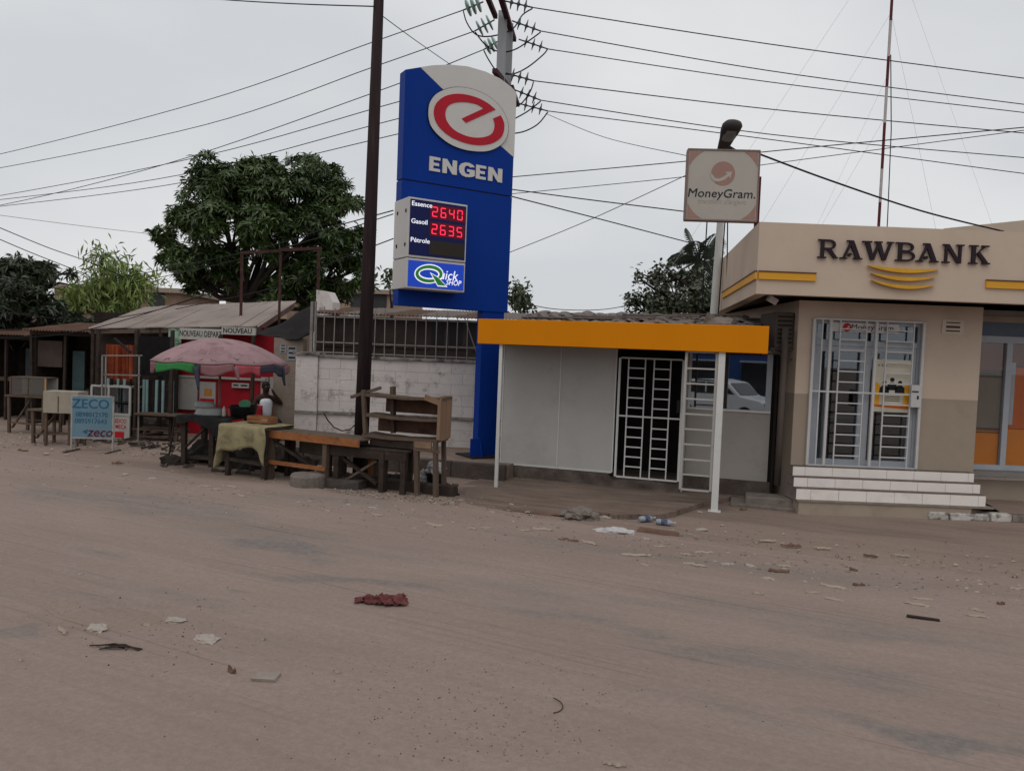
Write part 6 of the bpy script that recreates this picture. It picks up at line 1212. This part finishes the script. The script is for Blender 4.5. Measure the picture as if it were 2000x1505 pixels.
lm_mango = leafmat('mango leaves', (0.018, 0.036, 0.012), (0.092, 0.145, 0.04), .33); lm_dark = leafmat('dark leaves', (0.016, 0.026, 0.016), (0.075, 0.095, 0.05), .4); lm_light = leafmat('light leaves', (0.085, 0.13, 0.022), (0.27, 0.36, 0.1), .5); lm_alm = leafmat('almond leaves', (0.03, 0.042, 0.026), (0.12, 0.14, 0.085), .45); lm_far = leafmat('far leaves', (0.025, 0.04, 0.02), (0.08, 0.11, 0.05), .6)
tree('mango_tree', 'big dark green mango tree with a domed crown behind the market roof', (480, 590), 30, [(425, 385, 78, -.6), (505, 355, 62), (545, 380, 60, -1.0), (612, 362, 72, .3), (655, 410, 60, -.4), (372, 455, 66, -.5), (445, 445, 70, -1.4), (530, 445, 66, -1.2), (610, 455, 68, -1.0), (680, 480, 52), (355, 515, 48, -.5), (420, 515, 55, -.8), (560, 510, 40, .8), (640, 520, 58, -.4), (690, 530, 40, .3), (600, 565, 55, -.3), (650, 580, 48), (400, 560, 45, .6), (545, 575, 38, -.6), (480, 400, 60, 1), (430, 548, 40, -.2), (362, 545, 32), (505, 490, 48, -1), (585, 535, 46, -.5), (690, 565, 34), (620, 605, 36), (330, 480, 26)], lm_mango, 270, .30, .085, 9, 11, fork=(482, 588), trunk_r=.3, shell=.42)
tree('dark_tree', 'dark leafy tree over the shacks at the left edge', (40, 660), 23, [(-35, 560, 75), (25, 545, 58, -.5), (70, 545, 55), (112, 535, 34, .3), (30, 605, 55, -.6), (85, 595, 50, -.3), (50, 645, 42), (5, 655, 40), (105, 620, 34), (140, 640, 30), (90, 655, 34), (175, 640, 22)], lm_dark, 230, .26, .07, 9, 12, fork=(45, 640), trunk_r=.22, shell=.4)
tree('light_green_tree', 'slender light green tree between the dark tree and the mango', (200, 640), 26, [(200, 508, 26), (215, 540, 38, -.3), (185, 575, 48, -.2), (240, 580, 46), (275, 548, 28), (300, 552, 20), (150, 590, 34), (265, 595, 30), (225, 605, 38)], lm_light, 150, .34, .06, 7, 13, 'droop', fork=(205, 620), trunk_r=.12, shell=.15, jag=.6)
tree('broadleaf_tree', 'broad leaved tree with tiered branches behind the kiosk roof', (1372, 650), 24, [(1228, 592, 18), (1258, 592, 28), (1285, 612, 30, -.4), (1252, 545, 12), (1285, 545, 22), (1300, 575, 26, -.5), (1330, 605, 38), (1345, 552, 24, .4), (1370, 580, 36, -.4), (1395, 605, 42), (1325, 545, 22), (1380, 625, 40), (1297, 527, 9), (1235, 616, 14), (1400, 560, 24)], lm_alm, 270, .17, .1, 8, 14, 'scatter', fork=(1365, 600), trunk_r=.14, shell=.3, jag=.5)
tree('small_far_tree', 'small far tree just right of the blue pylon panel', (1012, 625), 42, [(1015, 570, 20), (1000, 585, 20), (1022, 590, 22), (1010, 600, 24)], lm_far, 70, .35, .16, 7, 15, 'scatter', trunk_r=.15, limb=False)
tree('small_far_tree', 'small far tree just left of the pylon price box', (765, 600), 40, [(762, 540, 14), (768, 556, 16), (778, 545, 18)], lm_far, 70, .35, .16, 7, 16, 'scatter', trunk_r=.12, limb=False)
# palm
pc = at(1368, 512, 26); pm = thing('palm_tree', 'palm with drooping fronds behind the broad leaved tree', 'tree', loc=(at(1362, 640, 26).x, 26, 0)); po_ = Vector(pm.location)
MB().tube([(0, 0, 0), (.05, 0, 3), (pc.x-po_.x, 0, pc.z-.1)], [.2, .16, .13], 10).build('trunk', M('palm bark', (0.09, 0.07, 0.06), .95, .3, 5), pm, True)
rgp = random.Random(21); lm_palm = leafmat('palm leaves', (0.012, 0.02, 0.012), (0.05, 0.07, 0.04), .5)
for k in range(17):
    az = k*2.399; el = rgp.uniform(-.1, 1.25); Lf = rgp.uniform(1.5, 2.1); h = Vector((cos(az), sin(az), 0)); c0 = pc-po_; pts = [c0+h*(Lf*t*cos(el)*(1-.15*t))+Vector((0, 0, Lf*(t*sin(el)-.75*t*t*(1.1-el*.5)))) for t in [i/8 for i in range(9)]]; mb = MB()
    mb.tube(pts, [.03-.003*i for i in range(9)], 5)
    for i in range(15):
        t = .1+.88*i/15; f = t*8; a = int(f); p = pts[min(a, 7)].lerp(pts[min(a, 7)+1], f-a); d = (pts[min(a, 7)+1]-pts[min(a, 7)]).normalized(); sx_ = d.cross(Vector((0, 0, 1))); sx_ = sx_.normalized() if sx_.length > .05 else Vector((1, 0, 0))
        for s in (-1, 1): L_ = .62*sin(pi*min(1, t*.9+.12))+.16; e = p+sx_*s*L_*.75+d*L_*.45-Vector((0, 0, L_*.55)); m2 = p.lerp(e, .5)+Vector((0, 0, .06)); mb.add([p, m2+d*.018, e, m2-d*.018], [(0, 1, 2), (0, 2, 3)])
    mb.build('frond', lm_palm, pm)
# far buildings
def far(label, x0, x1, ytop, ybase, Y, col, wins=(), roof=None):
    f = Fr(at(x0, ybase, Y).x, Y, 0, 0); r = thing('far_building', label, 'building', f); w = f.uz(x1, ybase)[0]; h = f.uz((x0+x1)/2, ytop)[1]
    bx('wall', M('far wall '+label[:12], col, .9, .12, .5, tuple(c*.6 for c in col), .5, .6), r, 0, w, 0, 6, 0, h)
    bx('roof_edge', M('far roof', roof or (.16, .12, .1), .9, .2, .5), r, -.2, w+.2, -.3, 6.2, h+.001, h+.25)
    for px, py in wins: u, z = f.uz(px, py); fr_ = bx('window', M('far window', (.05, .05, .055), .4, .2, 2), r, u-.45, u+.45, -.06, -.002, z-.6, z+.6); bx('sill', m_paleb, fr_, u-.55, u+.55, -.1, -.002, z-.7, z-.61)
far('tan far building between the mango tree and the pylon', 655, 800, 574, 640, 45, (.34, .25, .19), ((700, 595), (740, 590)), (.3, .24, .2))
far('brown far building behind the light green tree', 105, 345, 568, 640, 42, (.25, .17, .13), ((140, 590), (305, 592)), (.2, .12, .09))
far('pale far building glimpsed between the mango branches', 440, 560, 580, 640, 44, (.36, .27, .2), ((500, 590),), (.3, .22, .16))
far('low brown far building under the dark tree', -120, 100, 600, 660, 40, (.16, .12, .1), ((30, 625),), (.12, .09, .08))

# ================================================================== WHAT THE KIOSK WINDOW MIRRORS, ACROSS THE STREET
rp0 = ray(1445, 778); nK = K.n; c0 = Vector((0, 0, EYE)); tt = ((K.o-c0).dot(nK)+.96)/rp0.dot(nK); hit = c0+rp0*tt; rd = (rp0-nK*(2*rp0.dot(nK))); rd.z = 0; rd.normalize()
cpos = hit+rd*17.0; crot = math.atan2(rd.y, rd.x)+pi/2
cpos -= Vector((cos(crot), sin(crot), 0))*.55
car = thing('parked_car', 'white car parked across the street, mirrored in the kiosk window', 'car', loc=(cpos.x, cpos.y, .03), rz=crot+.5)
m_cw = M('white car paint', (.7, .71, .72), .25, .03, 2, spec=.6); m_cg = M('car glass', (.015, .017, .02), .1, .1, 3, spec=.7); m_ty = M('tyre rubber', (.02, .02, .02), .9, .2, 6)
side = [(-2.1, .35), (-2.15, .75), (-2.05, 1.05), (-1.8, 1.15), (-1.55, 1.6), (-.2, 1.68), (.5, 1.58), (1.05, 1.08), (1.9, .95), (2.1, .75), (2.12, .35)]
mb = MB(); mb.prism(side, -.84, .84); mb.build('body', m_cw, car, bevel=.06)
for s in (-1, 1):
    for p in ([(-1.45, 1.12), (-1.3, 1.5), (-.45, 1.56), (-.45, 1.12)], [(-.38, 1.12), (-.38, 1.56), (.4, 1.5), (.85, 1.12)]): MB().prism(p, *sorted((s*.842, s*.85))).build('side_window', m_cg, car)
    for x in (-1.3, 1.3):
        w_ = MB().lathe([(.2, -.1), (.33, -.09), (.35, -.04), (.35, .06), (.33, .1), (.2, .11)], n=20); w_.v = [(v[0]+x, v[2]+s*.78, v[1]+.33) for v in w_.v]; w_ = w_.build('wheel', m_ty, car, True); r_ = MB().lathe([(.19, -.12), (.19, .12)], n=12); r_.v = [(v[0]+x, v[2]+s*.78, v[1]+.33) for v in r_.v]; r_.build('rim', m_alu, w_)
    bx('tail_light', m_red, car, -2.17, -2.0, *sorted((s*.62, s*.845)), .85, 1.02); bx('headlight', m_paleb, car, 1.95, 2.125, *sorted((s*.5, s*.8)), .7, .85)
MB().add([(-1.84, -.7, 1.18), (-1.84, .7, 1.18), (-1.6, .66, 1.55), (-1.6, -.66, 1.55)], [(0, 1, 2, 3)]).build('rear_window', m_cg, car); MB().add([(1.06, -.7, 1.12), (1.06, .7, 1.12), (.56, .66, 1.56), (.56, -.66, 1.56)], [(0, 1, 2, 3)]).build('windscreen', m_cg, car)
bx('bumper', m_dark, car, -2.2, -2.1, -.8, .8, .35, .5)
fp = hit+rd*27; FS = Fr(fp.x, fp.y, 0, math.degrees(crot)); fs = thing('station_shop', 'blue filling station front across the street, seen only mirrored in glass', 'building', FS)
m_fb = M('station blue', (.03, .07, .2), .6, .1, 1); bx('wall', m_fb, fs, -14, 14, -6, 0, 0, 4.2); bx('fascia_band', M('station red', (.3, .03, .05), .6, .1, 1), fs, -14, 14, .001, .06, 2.8, 3.3); bx('roof', m_room, fs, -14.5, 14.5, -6.5, .6, 4.2, 4.6)
for k in range(8): w_ = bx('window', m_cg, fs, -12+k*3, -10+k*3, .001, .05, .8, 2.4); bx('frame', m_alu, w_, -12.1+k*3, -9.9+k*3, .002, .045, 2.41, 2.5)

# ================================================================== LITTER
rl = random.Random(31)
def rag_f(i, j):
    x = (i-.5)*.47; y = (j-.5)*.24*(1-.55*sst(.6, 0, i)); q = Vector((i*3.2, j*2.4, 1.7)); w = min(1, 6*min(i, 1-i, j, 1-j)+.25)
    z = .012+.085*w*abs(mnoise.noise(q*1.5))*(.5+i)+.05*w*abs(mnoise.noise(q*3.3))+.02*mnoise.noise(q*7)
    return (x+.05*mnoise.noise(q*1.9+Vector((5, 0, 0))), y+.06*mnoise.noise(q*1.7+Vector((0, 7, 0))), max(.004, z))
m_stalk = M('dried stalk', (0.36, 0.30, 0.24), .9, .2, 9, (.16, .12, .09), .6, 12, .52); m_pap = M('dirty paper', (0.36, 0.315, 0.28), .85, .2, 10, (.22, .18, .15), .6, 9, .52); m_card = M('brown cardboard', (.15, .09, .065), .9, .25, 8)
def zr_(p): return road_z(p.x, p.y) if (-p.x*rdy+p.y*rdx) < edge_q(p.x*rdx+p.y*rdy)-.4 else gz(p.x, p.y)+.012
def place(o, px, py, rz=None):
    p = gnd(px, py); p = gnd(px, py, zr_(p)); o.location = (p.x, p.y, zr_(p)); o.rotation_euler.z = rl.uniform(-.5, .5)+RD if rz is None else rz; return o, p.y
def strip(L_, w, seed, m, name, lift=.02):
    r = random.Random(seed); n = 7; vv = []
    for i in range(n+1):
        x = L_*(i/n-.5); ww = w*(.35+.65*sin(pi*(i+.6)/(n+1.2)))*r.uniform(.75, 1.2); z = lift*r.uniform(.2, 1); y0 = r.uniform(-.012, .012); vv += [(x, y0-ww/2, z*.4), (x, y0, z+.012), (x, y0+ww/2, z*.5), (x, y0, -.004)]
    ff = [(4*i+k, 4*i+4+k, 4*i+4+(k+1) % 4, 4*i+(k+1) % 4) for i in range(n) for k in range(4)]+[(3, 2, 1, 0), (4*n, 4*n+1, 4*n+2, 4*n+3)]
    return MB().add(vv, ff).build(name, m)
def wid(px, py, n): return n*gnd(px, py).y/FPX
SH = {'stalk': ('pale dried stalk lying in the litter strip along the street', 'dried stalks in the street litter'), 'crumple': ('crumpled dirty paper scrap in the litter strip along the street', 'paper scraps in the street litter'), 'dark': ('dark brown scrap lying in the litter strip along the street', 'dark scraps in the street litter'), 'chip': ('small pale chip lying on the dusty road', 'pale chips on the road')}
LIT = [('stalk', 122, 1232, 50), ('crumple', 190, 1229, 55), ('stalk', 287, 1221, 26), ('crumple', 345, 1213, 46), ('crumple', 402, 1248, 58), ('dark', 452, 1311, 30), ('chip', 40, 1290, 14), ('chip', 515, 1251, 10), ('chip', 660, 1311, 12), ('chip', 157, 1121, 10),
       ('crumple', 190, 912, 18), ('crumple', 245, 926, 18), ('crumple', 298, 934, 20), ('stalk', 402, 950, 26), ('stalk', 452, 950, 24), ('stalk', 422, 956, 22), ('stalk', 472, 968, 28), ('stalk', 605, 979, 18), ('crumple', 727, 992, 22), ('stalk', 737, 1006, 26), ('stalk', 787, 1004, 14), ('stalk', 850, 1025, 42), ('stalk', 922, 1033, 20), ('stalk', 950, 1031, 22), ('chip', 640, 998, 12), ('chip', 680, 985, 12),
       ('crumple', 1183, 1010, 24), ('stalk', 1060, 1034, 40), ('stalk', 1024, 1036, 20), ('stalk', 1242, 1084, 57), ('stalk', 1357, 1103, 45), ('stalk', 1260, 1104, 20), ('stalk', 1375, 1079, 38), ('crumple', 1420, 1101, 26), ('crumple', 1465, 1105, 24), ('stalk', 1532, 1106, 26), ('dark', 1522, 1117, 40), ('crumple', 1500, 1130, 26), ('stalk', 1632, 1147, 56), ('dark', 1677, 1143, 24), ('stalk', 1587, 1158, 30), ('stalk', 1630, 1172, 36), ('stalk', 1802, 1170, 38), ('stalk', 1792, 1181, 46), ('stalk', 1907, 1192, 26), ('stalk', 1910, 1204, 38), ('stalk', 1762, 1085, 28), ('dark', 1700, 1086, 26), ('stalk', 1607, 1070, 32), ('stalk', 1500, 1056, 34), ('crumple', 1370, 1034, 26), ('crumple', 1367, 981, 26), ('dark', 1452, 995, 16), ('chip', 1515, 992, 9), ('chip', 1367, 1000, 12), ('dark', 1667, 1114, 14), ('stalk', 1200, 1494, 44), ('dark', 1070, 1004, 60), ('dark', 1110, 1055, 40), ('stalk', 1150, 1060, 40), ('crumple', 1262, 1052, 20), ('stalk', 1290, 1068, 26), ('stalk', 1340, 1083, 22), ('dark', 1545, 1066, 40), ('chip', 1410, 1026, 10), ('chip', 1110, 1022, 12), ('stalk', 1985, 1150, 30), ('chip', 1960, 1128, 12), ('dark', 230, 905, 22), ('crumple', 90, 886, 16), ('dark', 45, 880, 26), ('chip', 130, 888, 10), ('chip', 1860, 1120, 10), ('dark', 1955, 1180, 16), ('stalk', 1480, 1160, 22), ('chip', 1395, 985, 9), ('chip', 1000, 985, 10), ('chip', 1030, 1000, 10), ('dark', 1000, 1010, 40), ('crumple', 960, 1000, 16)]
ZN = lambda px, py: ('on the open road in the foreground' if py > 1110 and px < 1250 or py > 1300 else 'at the road edge left of the stalls' if px < 340 else 'at the road edge in front of the tables' if px < 700 else 'at the road edge before the shelf rack' if px < 1010 else 'in the litter before the kiosk' if px < 1300 else 'in the litter before the kiosk post' if px < 1480 else 'in the litter before the tiled steps' if px < 1720 else 'in the litter near the right edge')
KN = {'stalk': 'pale dried stalk', 'crumple': 'crumpled paper scrap', 'dark': 'dark brown scrap', 'chip': 'small pale chip'}
ON = ('', 'second', 'third', 'fourth', 'fifth', 'sixth', 'seventh', 'eighth', 'ninth', 'tenth', 'eleventh', 'twelfth')
zones = {}
for it in sorted(LIT, key=lambda q: q[1]): zones.setdefault((it[0], ZN(it[1], it[2])), []).append(it)
for k, (kd_, px, py, n) in enumerate(LIT):
    L_ = wid(px, py, n); grp = SH[kd_][1]; zz_ = zones[(kd_, ZN(px, py))]; i_ = zz_.index((kd_, px, py, n)); lab = KN[kd_]+' '+ZN(px, py)+('' if len(zz_) == 1 else ', leftmost' if i_ == 0 else ', rightmost' if i_ == len(zz_)-1 else ', %s from left' % ON[i_])
    if kd_ == 'crumple': o = link('paper_scrap', crumple((L_/2, L_/3.4, L_/8), k*1.7, n=3), m_pap)
    elif kd_ == 'chip': o = strip(L_, L_*.55, k, m_pap, 'litter_chip', .01)
    else: o = strip(L_, max(.035, L_*.2), k, m_stalk if kd_ == 'stalk' else m_card, 'dried_stalk' if kd_ == 'stalk' else 'dark_scrap', .03 if kd_ == 'dark' else .018)
    place(o, px, py); tag(o, lab, 'litter', grp)
o, _ = place(cloth_mesh(44, 26, rag_f).build('maroon_rag', M('maroon cloth', (0.15, 0.052, 0.05), .95, .3, 6, (.05, .015, .018), .6, 8), None, True), 745, 1176, .08); tag(o, 'crumpled maroon rag lying on the dusty road', 'rag')
o.modifiers.new('s', 'SOLIDIFY').thickness = .004
o, _ = place(MB().box(-.085, .085, -.06, .06, 0, .014, .006).build('flat_tile', M('grey tile shard', (.27, .23, .2), .85, .15, 6)), 520, 1323, -.1); tag(o, 'flat grey tile shard on the road in the left foreground', 'tile')
o, _ = place(MB().box(-.14, .14, -.022, .022, 0, .022, .005).build('dark_board', m_dwood), 1803, 1209, -.33); tag(o, 'short dark board lying on the road at right', 'board')
tw = MB()
for k in range(6): a = rl.uniform(-.3, .5); x = rl.uniform(-.15, .1); tw.tube([(x-.2*cos(a), -.2*sin(a)*.5+rl.uniform(-.06, .06), .015), (x, rl.uniform(-.03, .03), .035), (x+.2*cos(a), .12*sin(a), .012)], .007, 5)
tw.v = [(v[0]*.7, v[1]*.8, v[2]*.8) for v in tw.v]
o, _ = place(tw.build('twig_bundle', m_dwood), 235, 1266, -.1); tag(o, 'bundle of dark twigs on the road at lower left', 'twigs')
o, _ = place(MB().tube([(.1*cos(a*.3), .12*sin(a*.3), .008) for a in range(-5, 4)], .0035, 5).build('wire_loop', m_dwood), 1070, 1378, .2); tag(o, 'thin curved wire lying on the dusty road', 'wire')
o, _ = place(link('rubble_heap', crumple((.26, .2, .14), 4.4, n=4), m_conc), 1135, 1010, 0); tag(o, 'small heap of broken concrete at the edge of the kiosk forecourt', 'rubble')
for k in range(5): q = link('rubble_lump', crumple((.06, .05, .05), k*3.3, n=2), m_conc, o); q.location = (rl.uniform(-.3, .25), rl.uniform(-.2, .1), .04)
o, _ = place(link('plastic_bag', crumple((.30, .13, .06), 6.2, n=4), m_wplast), 1200, 1040, -.1); tag(o, 'flattened dirty white plastic bag beside the forecourt edge', 'bag')
o, _ = place(MB().box(-.3, .25, -.1, .12, 0, .025, .02).build('cardboard_piece', m_card), 1290, 1040, -.3); tag(o, 'torn brown cardboard near the two plastic bottles', 'cardboard')
for px, py, lab, rz in ((1262, 1018, 'left crumpled plastic water bottle with a blue label by the forecourt edge', .5), (1298, 1025, 'right crumpled plastic water bottle with a blue label by the forecourt edge', -.3)):
    bo = thing('water_bottle', lab, 'bottle', group='discarded water bottles'); place(bo, px, py, rz); mb = MB().lathe([(.02, -.13), (.045, -.12), (.05, -.06), (.044, 0), (.05, .05), (.04, .09), (.016, .12), (.016, .14)], n=14); mb.v = [(v[2], v[1], v[0]*.9+.045) for v in mb.v]; mb.build('body', M('bottle plastic clear', (.3, .34, .38), .25, .25, 8), bo, True)
    mb = MB().lathe([(.051, -.05), (.046, 0), (.051, .045)], n=14); mb.v = [(v[2], v[1], v[0]*.92+.045) for v in mb.v]; mb.build('label_wrap', M('bottle label', (.08, .1, .17), .5, .4, 14, (.3, .3, .32), .8, 12, .5), bo); mb = MB().lathe([(.019, .14), (.019, .165)], n=10); mb.v = [(v[2], v[1], v[0]+.045) for v in mb.v]; mb.build('cap', m_paleb, bo)
# pebbles and crumbs
pb3 = MB(); 
def peb(px, py, s):
    p = gnd(px, py); z = zr_(p); r = s*rl.uniform(.6, 1.3); a = rl.uniform(0, 3); pb3.add([(p.x+r*cos(a+k*pi/2)*rl.uniform(.7, 1.2), p.y+r*sin(a+k*pi/2)*rl.uniform(.7, 1.2), z-.004) for k in range(4)]+[(p.x, p.y, z+r*.8)], [(0, 1, 4), (1, 2, 4), (2, 3, 4), (3, 0, 4)])
for _ in range(260): peb(rl.gauss(950, 170), rl.uniform(1290, 1500), .009)
for _ in range(500):
    x = rl.uniform(0, 2000); peb(x, 885+.115*x+rl.gauss(0, 28)+20, .014)
for _ in range(160): peb(rl.uniform(0, 2000), rl.uniform(1050, 1500), .007)
for _ in range(120): peb(rl.gauss(300, 110), rl.gauss(1235, 35), .011)
for _ in range(300): x = rl.uniform(560, 900); peb(x, 945+.08*(x-560)+rl.uniform(0, 18), .012)
tag(pb3.build('pebbles', M('pebble', (.13, .1, .085), .9, .2, 9, island=.6)), 'scattered dark pebbles and crumbs on the dusty road', None, None, 'stuff')
wh = MB()
for _ in range(130):
    x = rl.uniform(600, 900); p = gnd(x, 950+.09*(x-600)+rl.uniform(0, 16)); r = rl.uniform(.012, .035); a = rl.uniform(0, 3); z = gz(p.x, p.y)+.015; wh.add([(p.x+r*cos(a+k*pi/2), p.y+r*sin(a+k*pi/2)*.7, z) for k in range(4)]+[(p.x, p.y, z+.015)], [(0, 1, 4), (1, 2, 4), (2, 3, 4), (3, 0, 4)])
for _ in range(640):
    x = 2000*rl.random()**.75; p = gnd(x, 890+.12*x+rl.gauss(8, 24)); r = rl.uniform(.008, .03); a = rl.uniform(0, 3); z = zr_(p)+.002; e_ = rl.uniform(.25, .8); wh.add([(p.x+r*cos(a+k*pi/2)*(1 if k % 2 else 1.6), p.y+r*sin(a+k*pi/2)*e_, z) for k in range(4)]+[(p.x, p.y, z+.012)], [(0, 1, 4), (1, 2, 4), (2, 3, 4), (3, 0, 4)])
for _ in range(220):
    x = rl.uniform(0, 420); p = gnd(x, 852+.05*x+rl.uniform(-14, 26)); r = rl.uniform(.012, .05); a = rl.uniform(0, 3); z = gz(p.x, p.y)+.012; wh.add([(p.x+r*cos(a+k*pi/2), p.y+r*sin(a+k*pi/2)*.7, z) for k in range(4)]+[(p.x, p.y, z+.02)], [(0, 1, 4), (1, 2, 4), (2, 3, 4), (3, 0, 4)])
tag(wh.build('paper_crumbs', M('paper crumb', (.27, .235, .2), .9, .3, 9, island=.5)), 'tiny pale scraps of rubbish around the stalls', None, None, 'stuff')

wd = MB()
for _ in range(260):
    if rl.random() < .55: x = rl.uniform(150, 360); p = gnd(x, 838+.12*(x-150)+rl.uniform(-16, 22))
    else: x = rl.uniform(320, 900); p = gnd(x, 905+.1*(x-320)+rl.uniform(-22, 6))
    L2 = rl.uniform(.03, .16); a = rl.uniform(0, 3.1); z = gz(p.x, p.y)+.02; wd.bar((p.x-L2*cos(a), p.y-L2*sin(a), z), (p.x+L2*cos(a), p.y+L2*sin(a), z+rl.uniform(0, .04)), rl.uniform(.015, .05), rl.uniform(.012, .04), .006)
tag(wd.build('wood_debris', M('dark debris', (.07, .055, .046), .95, .35, 6, island=.6)), 'dark splinters and rubbish trodden around the stalls', None, None, 'stuff')
print('objects', len(bpy.data.objects))
